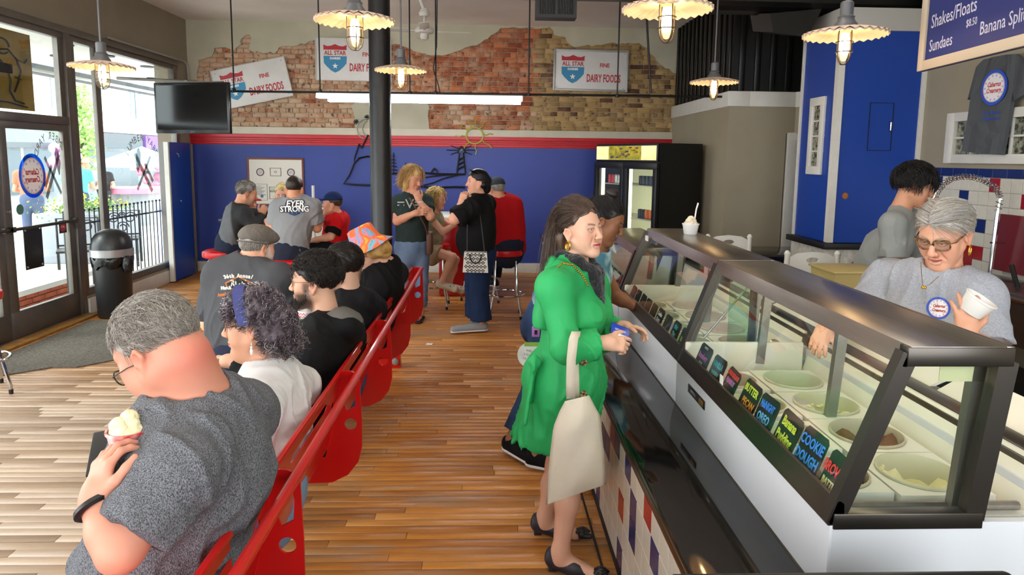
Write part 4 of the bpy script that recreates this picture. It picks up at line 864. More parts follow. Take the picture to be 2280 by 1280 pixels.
# ================================================================== door mat
mt = [atz(4, 812), atz(226, 817), atz(262, 792), Vector((-3.15, 6.2, 0)), atz(350, 716), atz(185, 714)]
mp = [Vector((-4.14, 5.2, 0)), Vector((-3.42, 5.42, 0)), Vector((-3.15, 5.66, 0)), Vector((-3.0, 6.9, 0)), Vector((-4.14, 7.0, 0))]
mtm = MB().poly([(-4.16, 4.9, .001), (-3.55, 5.42, .001), (-3.36, 5.42, .001), (-3.12, 5.66, .001), (-3.05, 6.98, .001), (-4.16, 6.98, .001)], (0, 0, .01)).build('door_mat', mat('grey_carpet_mat', '6b6459', .95, noise=.5, nscale=60, bump=.6, bscale=200))
tag(mtm, 'grey brown carpet mat on the floor inside the door', 'mat')
th = MB().box((-4.36, 5.0, .0), (-4.22, 7.27, .022), .004).build('threshold', mat('threshold_oak', 'a8793a', .6, noise=.3)); tag(th, 'worn wooden threshold strip along the door', 'threshold')
# ================================================================== bar stools
def stool(x, y, label, seat=True, h=.76, rot=0., col='c00f18', first={}):
    k = 'a'
    if k not in first:
        t = thing('bar_stool', label, 'stool', (x, y, 0), 'chrome bar stools with red seats')
        c = Vector((x, y, 0))
        MB().lathe([(.0, h-.08), (.17, h-.08), (.19, h-.07), (.195, h-.04), (.19, h-.015), (.16, h), (.0, h+.003)], c=c, seg=32).build('seat', mat('red_vinyl', col, .3), t)
        for i in range(4):
            a = PI/4+i*PI/2; d = Vector((math.cos(a), math.sin(a), 0))
            MB().tube([c+d*.04+Vector((0, 0, h-.085)), c+d*.12+Vector((0, 0, h-.09)), c+d*.155+Vector((0, 0, h-.13)), c+d*.175+Vector((0, 0, .30)), c+d*.20+Vector((0, 0, .2)), c+d*.235+Vector((0, 0, .06)), c+d*.235+Vector((0, 0, .01))], .0125, 8).build('leg', m_chrome, t)
            MB().lathe([(.014, 0), (.015, .03), (.013, .035)], c=c+d*.235, seg=10).build('foot', m_rubber, t)
        MB().tube(circle(c+Vector((0, 0, .255)), .205, (1, 0, 0), (0, 1, 0), 32), .011, 8, closed=True).build('foot_ring', m_chrome, t)
        first[k] = t; return t
    t = copy_tree(first[k], Vector((x, y, 0))-first[k].location, label); t.rotation_euler.z = rot; return t
def sx(px, py): p = atz(px, py); return p
stool(.19, 7.28, 'chrome stool with red seat under the man in the red shirt', rot=.2)
stool(-.64, 7.74, 'chrome stool with red seat under the curly haired girl')
stool(-.1, 8.0, 'chrome stool mostly hidden behind the woman in black', rot=.5)
stool(-1.92, 6.46, 'chrome stool with red seat under the man with the shield print', rot=.3)
stool(-2.78, 7.02, 'chrome stool under the man in the two-tone shirt', rot=.6)
stool(-1.62, 6.95, 'chrome stool under the boy in the blue cap', rot=.1)
stool(-3.70, 4.82, 'chrome stool at the left edge of the picture by the mat', rot=PI/4)
# ================================================================== red pedestal table and white high table
rt_ = thing('red_table', 'red boxy pedestal table behind the women standing at the back', 'table', (-.33, 8.4, 0))
MB().box((-.62, 8.3, .0), (.0, 8.9, .98), .03).build('pedestal', mat('red_gloss_panel', 'a80d16', .2), rt_)
MB().box((-.75, 8.15, .985), (.2, 9.0, 1.02), .01).build('top', m_white, rt_)
wt = thing('high_table', 'white high table with black legs by the framed notices', 'table', (-2.6, 7.7, 0))
tA = at(598, 545, 7.9); 
MB().box((-3.0, 7.5, 1.0), (-2.1, 8.3, 1.035), .006).build('top', mat('table_dark_edge', '232326', .35), wt)
MB().box((-2.98, 7.75, .1), (-2.12, 7.79, .98)).build('panel', m_white, wt)
for x in (-2.96, -2.14): MB().tube([(x, 7.53, 0), (x, 7.53, 1.0)], .02, 10).build('leg', m_black, wt)
wcab = tag(MB().box((-2.95, 9.75, .2), (-2.3, 10.05, 1.02), .004).box((-2.97, 9.7, .95), (-2.28, 10.06, .985)).build('side_cabinet', m_white), 'white low cabinet against the blue wall below the notices', 'cabinet')
wpole = tag(MB().tube([at(697, 413, 9.2), Vector((at(697, 413, 9.2).x, 9.2, 0.02))], .02, 12).build('white_pole', m_white), 'thin white pole standing in front of the blue wall', 'pole')
# ================================================================== fridge
def fridge():
    n0 = Vector((2.04, 8.12, 0)); f0 = Vector((1.47, 9.40, 0)); ux = (f0-n0).normalized(); W = (f0-n0).length
    dp = Vector((-ux.y, ux.x, 0));
    if dp.x < 0: dp = -dp
    D = .70; Ht = 1.945
    T = Matrix(((ux.x, dp.x, 0, n0.x), (ux.y, dp.y, 0, n0.y), (0, 0, 1, 0), (0, 0, 0, 1)))   # x along front, y depth
    g = thing('drinks_fridge', 'black double door drinks fridge with lit fruit banner against the beige wall', 'fridge', n0)
    m_fb = mat('fridge_black', '0e0e0e', .4)
    c = MB(); t = .04
    c.box((0, 0.05, 0), (t, D, Ht), M=T).box((W-t, .05, 0), (W, D, Ht), M=T).box((0, D-t, 0), (W, D, Ht), M=T).box((0, .05, 0), (W, D, .16), M=T).box((0, .05, 1.7), (W, D, Ht), M=T); c.build('body', m_fb, g)
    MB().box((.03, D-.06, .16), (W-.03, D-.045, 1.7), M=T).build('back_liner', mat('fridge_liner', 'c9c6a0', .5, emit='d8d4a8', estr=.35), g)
    for i in range(2):
        x0 = i*W/2+.005; x1 = x0+W/2-.01; d = MB()
        d.box((x0, 0, .12), (x0+.075, .045, 1.7), .004, M=T).box((x1-.075, 0, .12), (x1, .045, 1.7), .004, M=T).box((x0, 0, .12), (x1, .045, .2), .004, M=T).box((x0, 0, 1.62), (x1, .045, 1.7), .004, M=T)
        d.build('door', m_fb, g); MB().box((x0+.07, .02, .19), (x1-.07, .026, 1.63), M=T).build('door_glass', G_CASE, g, False)
    MB().box((.02, .02, 1.715), (W-.02, .048, Ht-.01), .003, M=T).build('banner_frame', m_fb, g)
    BN = T @ Matrix.Translation((W/2, .016, 1.825)) @ Matrix(((-1, 0, 0, 0), (0, 0, -1, 0), (0, 1, 0, 0), (0, 0, 0, 1)))
    MB().box((-W/2+.04, -.09, 0), (W/2-.04, .09, .003), M=BN).build('banner', mat('banner_cream', 'e6dcb0', .4, emit='f0dca0', estr=.45, c2='d8c878', nscale=6), g)
    MB().box((-W/2+.34, -.088, .003), (W/2-.34, .088, .005), M=BN).build('banner_picture', mat('banner_fruit', '6f7a24', .4, c2='c9b43a', nscale=14, emit='a8a030', estr=.15), g)
    bl = MB(); rr = random.Random(2)
    for k in range(16): bl.sphere(BN @ Vector((rr.uniform(-.3, .3), rr.uniform(-.06, .07), .005)), 1, 8, 5, (.03, .03, .012))
    bl.build('banner_fruit', mat('fruit_orange', 'd08838', .5, c2='3a4a8a', nscale=20), g, kind='stuff')
    sh_ = []
    for z in (.55, .965, 1.40): MB().box((.04, .12, z), (W-.04, D-.06, z+.012), M=T).build('shelf', mat('shelf_wire', 'd8d6c8', .4), g)
    MB().box((.05, .1, .2), (.075, .14, 1.65), M=T).box((W/2-.02, .1, .2), (W/2+.02, .14, 1.65), M=T).box((W-.075, .1, .2), (W-.05, .14, 1.65), M=T).build('lamp_strip', mat('fridge_lamp', 'f4f0c8', emit='f6f0c4', estr=2.2), g)
    cols = ['b01c22', 'c8c4c0', '2e7a34', '3a3a3e', '7a2438', '9ab838', 'd86a22', '2a2c30']
    cm = {}; cr = {0: [0, 0, 1, 1, 2, 2, 2], 1: [7, 7, 3, 3, 4, 4, 5]}
    names = {0: 'red', 1: 'silver', 2: 'green', 3: 'grey', 4: 'maroon', 5: 'lime', 6: 'orange', 7: 'black'}
    for z, sets, rown in ((1.412, (cr[1], cr[0]), 'upper'), (.977, ([7, 7, 6, 6, 5, 5, 2], [2, 2, 6, 0, 0, 7, 7]), 'middle'), (.562, ([0, 0, 6, 6, 5, 2, 2], [1, 1, 4, 4, 7, 3, 3]), 'lower')):
        for s, S in enumerate(sets):
            for k, ci in enumerate(S):
                if ci not in cm:
                    ob = MB().lathe([(.026, 0), (.033, .008), (.033, .108), (.027, .12), (.0, .12)], seg=14).build('drink_can', mat('can_'+names[ci], cols[ci], .3, .4)); cm[ci] = ob.data
                else: ob = bpy.data.objects.new('drink_can', cm[ci]); COL.objects.link(ob)
                ob.location = T @ Vector((s*W/2+.12+(6-k)*.075, .2, z+.001))
                tag(ob, f'{names[ci]} drink can, {"leftmost second third fourth fifth sixth rightmost".split()[k]} on the {rown} fridge shelf behind the {"near" if s == 0 else "far"} door', 'can', 'drink cans in the fridge')
fridge()
# ================================================================== framed notices on the blue wall
fp = thing('framed_notices', 'red framed white board of notices and round badges on the blue wall', 'picture', (-3.16, BW-.03, 1.35))
x0, x1, z0, z1 = -3.575, -2.745, .995, 1.705; y = BW-.035
f_ = MB()
for lo, hi in (((x0, y, z0), (x1, y+.025, z0+.028)), ((x0, y, z1-.028), (x1, y+.025, z1)), ((x0, y, z0), (x0+.028, y+.025, z1)), ((x1-.028, y, z0), (x1, y+.025, z1))): f_.box(lo, hi, .004)
f_.build('frame', mat('mahogany_frame', '6e2a1e', .4), fp)
MB().box((x0+.02, y+.01, z0+.02), (x1-.02, y+.02, z1-.02)).build('mount', mat('mount_paper', 'e4e0d4', .7), fp)
m_ink = mat('print_ink', '55534f', .8); m_pap = mat('print_paper', 'ece9df', .7)
for cx in (x0+.19, x1-.19):
    MB().lathe([(.042, 0), (.058, 0), (.058, .003), (.042, .003), (.042, 0)], M=Matrix.Rotation(PI/2, 4, 'X'), c=(cx, y+.01, z1-.215), seg=24, cap=False).build('round_badge', mat('badge_plum', '5d5560', .7), fp)
    MB().lathe([(.0, 0), (.03, 0), (.03, .003), (.0, .003)], M=Matrix.Rotation(PI/2, 4, 'X'), c=(cx, y+.01, z1-.215), seg=20).build('badge_centre', mat('badge_pink', 'cbb8bb', .7), fp)
def sheet(xa, xb, za, zb, lines, border=.006):
    b = MB(); yy = y+.006
    for lo, hi in (((xa, yy, za), (xb, yy+.004, za+border)), ((xa, yy, zb-border), (xb, yy+.004, zb)), ((xa, yy, za), (xa+border, yy+.004, zb)), ((xb-border, yy, za), (xb, yy+.004, zb))): b.box(lo, hi)
    for k in range(lines):
        zz = zb-.03-k*.018; b.box((xa+.02, yy, zz-.003), (xa+.02+(xb-xa-.04)*(.5+.5*((k*37) % 10)/10), yy+.004, zz))
    b.build('notice', m_ink, fp)
sheet(-3.24, -3.08, z1-.27, z1-.15, 0); sheet(-3.48, -3.29, z0+.08, z0+.32, 8, .003); sheet(-3.26, -3.07, z0+.1, z0+.28, 2); sheet(-3.04, -2.84, z0+.1, z0+.28, 2)
MB().lathe([(.012, 0), (.016, 0), (.016, .003), (.012, .003), (.012, 0)], M=Matrix.Rotation(PI/2, 4, 'X'), c=(-3.16, y+.008, z1-.21), seg=16, cap=False).build('seal', m_ink, fp)
MB().box((-3.25, y+.004, z0+.20), (-3.08, y+.008, z0+.235)).build('car_photo', mat('photo_grey', '77736c', .7, c2='b8b4aa', nscale=40), fp)
MB().lathe([(.0, 0), (.022, 0), (.022, .003), (.0, .003)], M=Matrix.Rotation(PI/2, 4, 'X'), c=(-3.37, y+.004, z0+.14), seg=12).build('blue_seal', mat('seal_blue', '5a78a8', .7), fp)
# ================================================================== dairy signs
m_sw = mat('sign_white_enamel', 'dcd9d6', .35, noise=.06, nscale=6); m_sr = mat('sign_red', 'b3202c', .4); m_sb = mat('sign_blue', '2f86b4', .4); m_sf = mat('sign_frame', 'a9a7a4', .4, .4)
def dairy_sign(c, w, h, ang, label, framed):
    t = thing('dairy_sign', label, 'sign', c, 'enamel dairy signs on the brick'); ca, sa = math.cos(ang), math.sin(ang)
    T = frame(c, (ca, 0, sa), (-sa, 0, ca))
    MB().box((-w/2, -h/2, -.02), (w/2, h/2, .0), .004, M=T).build('panel', m_sw, t)
    e = .03 if framed else .008; f = MB()
    for lo, hi in (((-w/2, -h/2, 0), (w/2, -h/2+e, .014)), ((-w/2, h/2-e, 0), (w/2, h/2, .014)), ((-w/2, -h/2, 0), (-w/2+e, h/2, .014)), ((w/2-e, -h/2, 0), (w/2, h/2, .014))): f.box(lo, hi, .003, M=T)
    f.build('rim', m_sf if framed else mat('sign_rim', 'c9c6c2', .4), t)
    k = w/1.1; lx = -w/2+.285*k
    def P(pts, m, n): MB().poly([T @ Vector((lx+a*k, b*k, .001)) for a, b in pts], (T.to_3x3() @ Vector((0, 0, .003)))).build(n, m, t, False)
    P([(-.17, .205), (-.115, .185), (-.06, .19), (0, .215), (.06, .19), (.115, .185), (.17, .205), (.165, .15), (.17, .135), (-.17, .135), (-.165, .15)], m_sr, 'shield_top')
    P([(-.168, .045)]+[(-.168+.003*q, .045-.05*q) for q in (1, 2)]+[(-.12, -.105), (-.06, -.16), (0, -.19), (.06, -.16), (.12, -.105), (.162, -.055), (.168, .045)], m_sb, 'shield_bottom')
    st = []
    for q in range(10): a = PI/2+q*PI/5; r = .045 if q % 2 == 0 else .018; st.append((r*math.cos(a), -.095+r*math.sin(a)))
    MB().poly([T @ Vector((lx+a*k, b*k, .0045)) for a, b in st], (T.to_3x3() @ Vector((0, 0, .002)))).build('star', mat('sign_white_print', 'f0efec', .4), t, False)
    def TX(s, size, x, z, m, xs, dz=.002, bold=.002): text('lettering', s, m, size*k, T @ Matrix.Translation((x*k, z*k, dz)), t, .001, xs=xs, bold=bold)
    TX('ALL STAR', .085, -.265, .088, m_sr, .86); TX('DAIRIES', .042, -.265, .012, mat('sign_white_print'), 1.05, .0055)
    TX('FINE', .08, .2, .075, m_sr, .9); TX('DAIRY FOODS', .155, .19, -.115, m_sr, .50, bold=.004)
    b = MB()
    for a in (-1, 1):
        for c_ in (-1, 1): b.lathe([(.008, 0), (.006, .004), (.0, .005)], c=(0, 0, 0), seg=8, M=T @ Matrix.Translation((a*(w/2-.06), c_*(h/2-.05), 0)))
    b.build('screw', m_sf, t)
dairy_sign(at(561, 186, BW-.03), 1.095, .58, .215, 'crooked white dairy sign tilted behind the television', False)
dairy_sign(Vector((-1.985, BW-.03, 3.135)), 1.1, .61, -.005, 'white dairy sign half hidden by the black column', False)
dairy_sign(at(1315.5, 157, BW-.03), 1.11, .60, -.012, 'white dairy sign in a grey frame, rightmost on the brick', True)
# ================================================================== wire wall art
def wire_art():
    t = thing('wire_wall_art', 'bent black wire seascape with lighthouse, trees and hill on the blue wall', 'wall art', (0, BW-.04, 1.4))
    wm = mat('black_iron_wire', '10100f', .5, .3); Z = BW-.05
    def ln(pts, r=.014, m=wm, n='wire'): MB().tube([at(x, y, Z) for x, y in pts], r, 6).build(n, m, t)
    ln([(820, 300), (805, 330), (800, 320), (790, 350), (788, 365), (800, 352), (818, 348), (840, 352)], n='peak_wire'); ln([(788, 365), (778, 390), (765, 409), (790, 411), (820, 412), (850, 411)], n='shore_wire')
    ln([(850, 388), (885, 386), (930, 384), (970, 387), (1020, 388), (1036, 388)], n='horizon_wire'); ln([(935, 415), (970, 418), (1010, 416), (1036, 417)], n='water_wire')
    ln([(940, 396), (965, 392), (990, 390), (1022, 388)], .008, n='stream_wire'); ln([(940, 413), (965, 407), (985, 398), (1005, 393), (1022, 389)], .008, n='stream_wire')
    ln([(1017, 386), (1023, 340), (1018, 340), (1020, 334), (1027, 326), (1034, 334), (1036, 340), (1031, 340), (1036, 386)], .013, n='lighthouse_wire')
    for y in (352, 362, 372): ln([(1021-.12*(y-340), y+6), (1033+.1*(y-340), y-3)], .014, n='lighthouse_stripe')
    for a in range(8):
        q = a*PI/4; 
        if abs(math.sin(q)) < .95: ln([(1027+10*math.cos(q), 334-5*math.sin(q)), (1027+33*math.cos(q), 334-14*math.sin(q))], .006, n='light_ray')
    for x, y0, y1 in ((876, 340, 386), (903, 362, 382)):
        ln([(x, y0), (x, y1)], .008, n='tree_wire')
        for k in range(5): yy = y0+6+k*(y1-y0)/6; ln([(x-3-k*1.6, yy+3), (x, yy), (x+3+k*1.6, yy+3)], .007, n='branch_wire')
    ln([(960, 384), (964, 377), (967, 374), (971, 378), (974, 384)], .01, n='boat_wire'); ln([(967, 374), (967, 380)], .008, n='boat_wire')
    s = thing('wire_sun', 'bent yellow wire sun above the lighthouse', 'wall art', at(1057, 302, Z)); ym = mat('yellow_wire', 'a8a53a', .5); wm2 = mat('pale_wire', '9a9a92', .4, .6)
    MB().tube([at(1057+19*math.cos(a), 302+18*math.sin(a), Z) for a in [k*2*PI/24 for k in range(24)]], .012, 6, closed=True).build('ring', ym, s)
    for a, l in ((-2.5, 22), (-1.95, 20), (-1.5, 18), (-.9, 24), (-.1, 22), (.6, 28), (1.5, 24), (2.3, 28), (3.1, 24)):
        c, d = math.cos(a), math.sin(a); MB().tube([at(1057+19*c+k*l*c/3+(1.5*(-1)**k)*d, 302+19*d+k*l*d/3-(1.5*(-1)**k)*c, Z) for k in range(4)], .008, 5).build('ray', ym, s)
    m = thing('wire_moon', 'bent wire crescent moon with black stars left of the column', 'wall art', at(812, 285, Z))
    MB().tube([at(817+22*math.cos(a), 287+23*math.sin(a), Z) for a in [1.9+k*.22 for k in range(14)]], .009, 5).tube([at(826+19*math.cos(a), 287+20*math.sin(a), Z) for a in [2.1+k*.2 for k in range(12)]], .009, 5).build('crescent', wm2, m)
    for x, y in ((817, 261), (793, 271)):
        for a in range(4): c, d = math.cos(a*PI/4), math.sin(a*PI/4); MB().tube([at(x-6*c, y-6*d, Z), at(x+6*c, y+6*d, Z)], .007, 5).build('star_wire', wm, m)
wire_art()
# ================================================================== menu board, hung t-shirt, kitchen things
def menu():
    c1 = at(2047, 160, 3.55); dirv = Vector((.29, 1, 0)).normalized(); 
    # bottom edge runs towards the viewer from the far corner
    X = -Vector((-.29, -1, 0)).normalized(); X = Vector((.29, -1, 0)); X = (at(2280, 75, 2.75)-c1); X.z = 0; X.normalize()
    W, Hh = 1.5, .95; z0 = c1.z
    T = frame(Vector((c1.x, c1.y, z0)), X, (0, 0, 1))
    t = thing('menu_board', 'blue chalk menu board in a pale wooden frame hung over the counter', 'menu', c1)
    MB().box((.0, 0, -.02), (W, Hh, .0), M=T).build('panel', mat('navy_chalkboard', '1d2a6e', .55, noise=.12, nscale=3), t)
    f = MB(); f.box((-.0, -.0, 0), (W, .05, .015), .003, M=T).box((-.0, 0, 0), (.05, Hh, .015), .003, M=T).build('frame', mat('pale_oak_frame', 'c8b8a2', .5), t)
    mc = mat('chalk_white', 'c9c6d8', .9)
    def tx(s, size, x, z, rot=0., xs=.75): text('lettering', s, mc, size, T @ Matrix.Translation((x, z, .001)) @ Matrix.Rotation(rot, 4, 'Z'), t, .0005, align='LEFT', xs=xs)
    tx('Shakes/Floats', .095, .08, .235, .03); tx('$7.50', .055, .57, .31, .02); tx('Sundaes', .085, .08, .115, .02); tx('$8.50', .05, .39, .17); tx('Banana Split', .085, .5, .125, .02)
    tx('Waffle', .06, .13, .40); tx('Toppings', .048, .18, .345); tx('$1.50', .05, .45, .38); tx('1/2 gal', .08, .8, .32)
    for k in (.3, 1.2): MB().tube([T @ Vector((k, Hh, -.01)), T @ Vector((k, CEIL-z0, -.01))], .006, 6).build('hanger', m_black, t)
menu()
def logo(T, r, parent, oval=(1, 1), mirror=False, mblue=None, prefix=''):
    S = Matrix.Diagonal((-1 if mirror else 1, 1, 1, 1)); T = T @ Matrix.Diagonal((oval[0], oval[1], 1, 1))
    mb = mat('logo_blue', '2a55c8', .5); mw = mat('logo_white', 'f0eeee', .5); mr = mat('logo_red', 'c2303a', .5)
    if mirror: mb, mw, mr = glass_mat('film_blue', '5a9af0', .3), glass_mat('film_white', 'f4f2f4', .3, milk=.8), glass_mat('film_red', 'e0848c', .3)
    MB().lathe([(r*.82, 0), (r, 0), (r, .002), (r*.82, .002), (r*.82, 0)], seg=40, M=T, cap=False).build('logo_ring', mb, parent, False)
    MB().lathe([(.0, .002), (r*.82, .002), (r*.82, .003), (.0, .003)], seg=40, M=T).build('logo_disc', mw, parent, False)
    MB().tube([T @ Vector((r*.79*math.cos(a), r*.79*math.sin(a), .003)) for a in [k*PI/20 for k in range(40)]], r*.012, 4, closed=True).build('logo_line', mr, parent, False)
    d = MB()
    for k in range(14): a = k*2*PI/14; d.lathe([(r*.05, .003), (r*.05, .0036), (r*.03, .0036), (r*.03, .003), (r*.05, .003)], c=(0, 0, 0), cap=False, seg=10, M=T @ Matrix.Translation((r*.68*math.cos(a), r*.68*math.sin(a), 0)))
    d.build('logo_dots', mb, parent, False, kind='stuff')
    for s, zz in (('Cabarrus', .17), ('Creamery', -.17)): text('logo_text', s, mr, r*.38, T @ S @ Matrix.Translation((0, zz*r, .0032)), parent, .0004, shear=.35, xs=.72, bold=.01*r)
# logo on the door and window graphics
TD = frame((LW-.017, 6.63, 1.52), (0, 1, 0), (0, 0, 1))
dk_ = thing('door_sticker', 'oval blue and white shop sticker on the door glass, lettering reversed', 'sticker', (LW, 6.63, 1.52))
logo(TD, .19, dk_, (1.0, 1.12), True)
def decal(T, label, mirror):
    t = thing('window_lettering', label, 'lettering', T.translation); mg = glass_mat('grey_film', 'b4b2ae', .3)
    word = 'LUMBER YARD'; S = Matrix.Diagonal((-1 if mirror else 1, 1, 1, 1))
    for k, chh in enumerate(word):
        if chh == ' ': continue
        a = PI/2+(5-k)*.2; text('letter', chh, mg, .12, T @ S @ Matrix.Translation((.42*math.cos(a), .42*math.sin(a)-.1, .001)) @ Matrix.Rotation(a-PI/2, 4, 'Z'), t, .0006)
    for a, l, w in ((-.9, .62, .06), (.85, .55, .045), (-.9, .3, .05)):
        M = T @ S @ Matrix.Translation(((.0 if l > .5 else .12), -.12, .001)) @ Matrix.Rotation(a, 4, 'Z'); MB().box((-l/2, -w/2, .002*(1+[.62, .55, .3].index(l))), (l/2, w/2, .001+.002*(1+[.62, .55, .3].index(l))), M=M).build('tool_shape', mg, t, False)
    MB().poly([T @ S @ Vector((x, z, .009)) for x, z in ((-.2, .03), (-.15, .17), (-.1, .2), (-.06, .12), (-.08, .02), (-.14, -.12), (-.17, -.1))], T.to_3x3() @ Vector((0, 0, .001))).build('bird_shape', mg, t, False)
decal(frame((LW-.018, 8.72, 1.62), (0, 1, 0), (0, 0, 1)), 'grey arched lettering with crossed tools on the window glass', False)
decal(frame((LW-.018, 6.93, 1.62), (0, 1, 0), (0, 0, 1)) @ Matrix.Diagonal((.62, .9, 1, 1)), 'grey reversed arched lettering with crossed tools on the door glass', True)
st = thing('door_sticker', 'small round red sticker low on the door glass', 'sticker', (LW, 7.0, 1.0)); Ts = frame((LW-.017, 7.03, .985), (0, 1, 0), (0, 0, 1))
MB().box((-.06, -.065, 0), (.06, .065, .002), M=Ts).build('backing', m_black, st); MB().lathe([(.0, .002), (.05, .002), (.05, .003), (0, .003)], M=Ts, seg=20).build('disc', mat('sticker_red', 'b8303a', .5), st); text('mark', 'FUL', mat('sticker_white'), .035, Ts @ Matrix.Translation((0, 0, .0032)), st)
st2 = tag(MB().lathe([(.0, 0), (.05, 0), (.05, .002), (0, .002)], M=frame((LW-.017, 6.42, 1.21), (0, 1, 0), (0, 0, 1)), seg=20).build('door_sticker', mat('sticker_green', '4f7f6e', .6)), 'small round green sticker at the edge of the door glass', 'sticker')
bpnl = thing('notice_panel', 'small black panel with four screws on the door glass', 'panel', (LW, 6.65, .8)); Tn = frame((LW-.014, 6.56, .83), (0, 1, 0), (0, 0, 1))
MB().box((-.13, -.2, 0), (.13, .2, .008), .003, M=Tn).build('panel', mat('satin_black'), bpnl)
for a in (-1, 1):
    for b_ in (-1, 1): MB().lathe([(.012, .008), (.01, .012), (0, .013)], M=Tn @ Matrix.Translation((a*.105, b_*.175, 0)), seg=8).build('screw', m_chrome, bpnl)
# neon-less scroll sign on tan board over the door
sg = thing('scroll_sign', 'tan board with black scrolled wire figures over the door', 'sign', (LW, 6.5, 2.5))
MB().box((LW-.06, 5.6, 2.14), (LW-.045, 6.78, 2.86)).build('board', mat('ochre_board', 'a07c22', .6, noise=.25, nscale=3), sg)
def scr(pts, r=.008): MB().tube([Vector((LW-.035, y, z)) for y, z in pts], r, 6).build('scroll', m_black, sg)
scr([(6.38+.09*math.cos(a), 2.7+.07*math.sin(a)) for a in np.linspace(0, 5.5, 16)]); scr([(6.2, 2.62), (6.28, 2.66), (6.33, 2.58), (6.42, 2.5), (6.46, 2.4), (6.44, 2.3), (6.5, 2.22), (6.62, 2.2)]); scr([(6.3, 2.66), (6.45, 2.68), (6.56, 2.6), (6.6, 2.5), (6.56, 2.4), (6.5, 2.3)])
scr([(6.05, 2.25), (6.2, 2.2), (6.4, 2.2), (6.66, 2.17)]); scr([(6.1+.07*math.cos(a), 2.42+.09*math.sin(a)) for a in np.linspace(0, 6, 14)]); scr([(6.58, 2.6), (6.66, 2.58), (6.7, 2.62)], .006); scr([(6.52, 2.44), (6.6, 2.42)], .006)
MB().box((LW-.05, 6.28, 2.46), (LW-.02, 6.48, 2.55), .01).build('black_bar', m_black, sg)
# ================================================================== figure modelling: smooth implicit surfaces
V3 = lambda p: np.array([float(p[0]), float(p[1]), float(p[2])])
def nrm(v): v = np.asarray(v, float); return v/max(np.linalg.norm(v), 1e-9)
class Sh:
    """list of shapes blended smoothly; each: (kind, data, k, op)"""
    def __init__(s, k=.03): s.L = []; s.k = k
    def cone(s, a, b, r1, r2=None, k=None, op='+'):
        a, b = V3(a), V3(b); r2 = r1 if r2 is None else r2; m = max(r1, r2)
        s.L.append(('c', (a, b, r1, r2), k if k is not None else s.k, op, np.minimum(a, b)-m, np.maximum(a, b)+m)); return s
    def flat(s, a, b, r1, r2, ax, sc, k=None, op='+'):
        a, b = V3(a), V3(b); m = max(r1, r2)
        s.L.append(('f', (a, b, r1, r2, nrm(ax), sc), k if k is not None else s.k, op, np.minimum(a, b)-m, np.maximum(a, b)+m)); return s
    def ell(s, c, r, R=None, k=None, op='+'):
        c = V3(c); r = np.array(r, float) if np.ndim(r) else np.array([r]*3, float); m = r.max()
        s.L.append(('e', (c, r, np.eye(3) if R is None else np.asarray(R)), k if k is not None else s.k, op, c-m, c+m)); return s
    def plane(s, p, n, k=.004):   # keep the side the normal does NOT point to
        s.L.append(('p', (V3(p), nrm(n)), k, '&', None, None)); return s
    def chain(s, pts, rs, k=None):
        for i in range(len(pts)-1): s.cone(pts[i], pts[i+1], rs[i], rs[i+1], k)
        return s
    def bounds(s, pad=.03):
        q = [x for x in s.L if x[3] == '+']; return np.min([x[4] for x in q], 0)-pad, np.max([x[5] for x in q], 0)+pad
    def __call__(s, P):
        D = np.full(len(P), 9., np.float32)
        for kind, d, k, op, lo, hi in s.L:
            if lo is not None:
                pad = k+.06
                m = np.all((P > lo-pad) & (P < hi+pad), axis=1)
                if not m.any(): continue
                Q = P[m]
            else: m = None; Q = P
            if kind == 'c' or kind == 'f':
                a, b, r1, r2 = d[:4]; ba = b-a; pa = Q-a
                if kind == 'f':
                    ax, sc = d[4], d[5]; pa = pa+np.outer(pa @ ax, ax)*(1/sc-1); ba = ba+ax*(ba @ ax)*(1/sc-1)
                t = np.clip(pa @ ba/max(ba @ ba, 1e-9), 0, 1); e = np.linalg.norm(pa-t[:, None]*ba, axis=1)-(r1+t*(r2-r1))
                if kind == 'f': e = e*np.where(e < 0, 1, .5+.5*sc)
            elif kind == 'e':
                c, r, R = d; q = (Q-c) @ R.T; k0 = np.linalg.norm(q/r, axis=1); k1 = np.linalg.norm(q/r**2, axis=1); e = k0*(k0-1)/np.maximum(k1, 1e-6)
            else: e = (Q-d[0]) @ d[1]
            B = D if m is None else D[m]
            if op == '+': h = np.maximum(k-np.abs(B-e), 0)/k if k > 0 else 0; R_ = np.minimum(B, e)-h*h*k*.25
            elif op == '-': e = -e; h = np.maximum(k-np.abs(B-e), 0)/k; R_ = np.maximum(B, e)+h*h*k*.25
            else: h = np.maximum(k-np.abs(B-e), 0)/k; R_ = np.maximum(B, e)+h*h*k*.25
            if m is None: D = R_.astype(np.float32)
            else: D[m] = R_
        return D
def wob(P, f, seed=0.):
    a = np.sin(P[:, 0]*f+seed+1.7*np.sin(P[:, 1]*f*.7+seed*2))+np.sin(P[:, 1]*f*1.1+seed*3+1.6*np.sin(P[:, 2]*f*.8+seed))+np.sin(P[:, 2]*f*.9+seed*5+1.5*np.sin(P[:, 0]*f*.6+1))
    return a/3
def folds(amp=.004, f=28., seed=0., stretch=(1, 1, .45)):
    S = np.array(stretch)
    def g(P):
        Q = P*S; Q = Q+.05*np.stack([np.sin(P[:, 2]*9+seed), np.sin(P[:, 0]*11+seed*2), np.sin(P[:, 1]*8)], 1); m = np.clip(.75+.9*wob(P, 7, seed+9), .15, 1.3)
        return -amp*1.5*m*(np.maximum(0, 1-np.abs(wob(Q, f*1.9, seed))*2.4)**1.5-.25)-amp*.45*m*np.maximum(0, 1-np.abs(wob(Q, f*3.6, seed+3))*2.6)
    return g
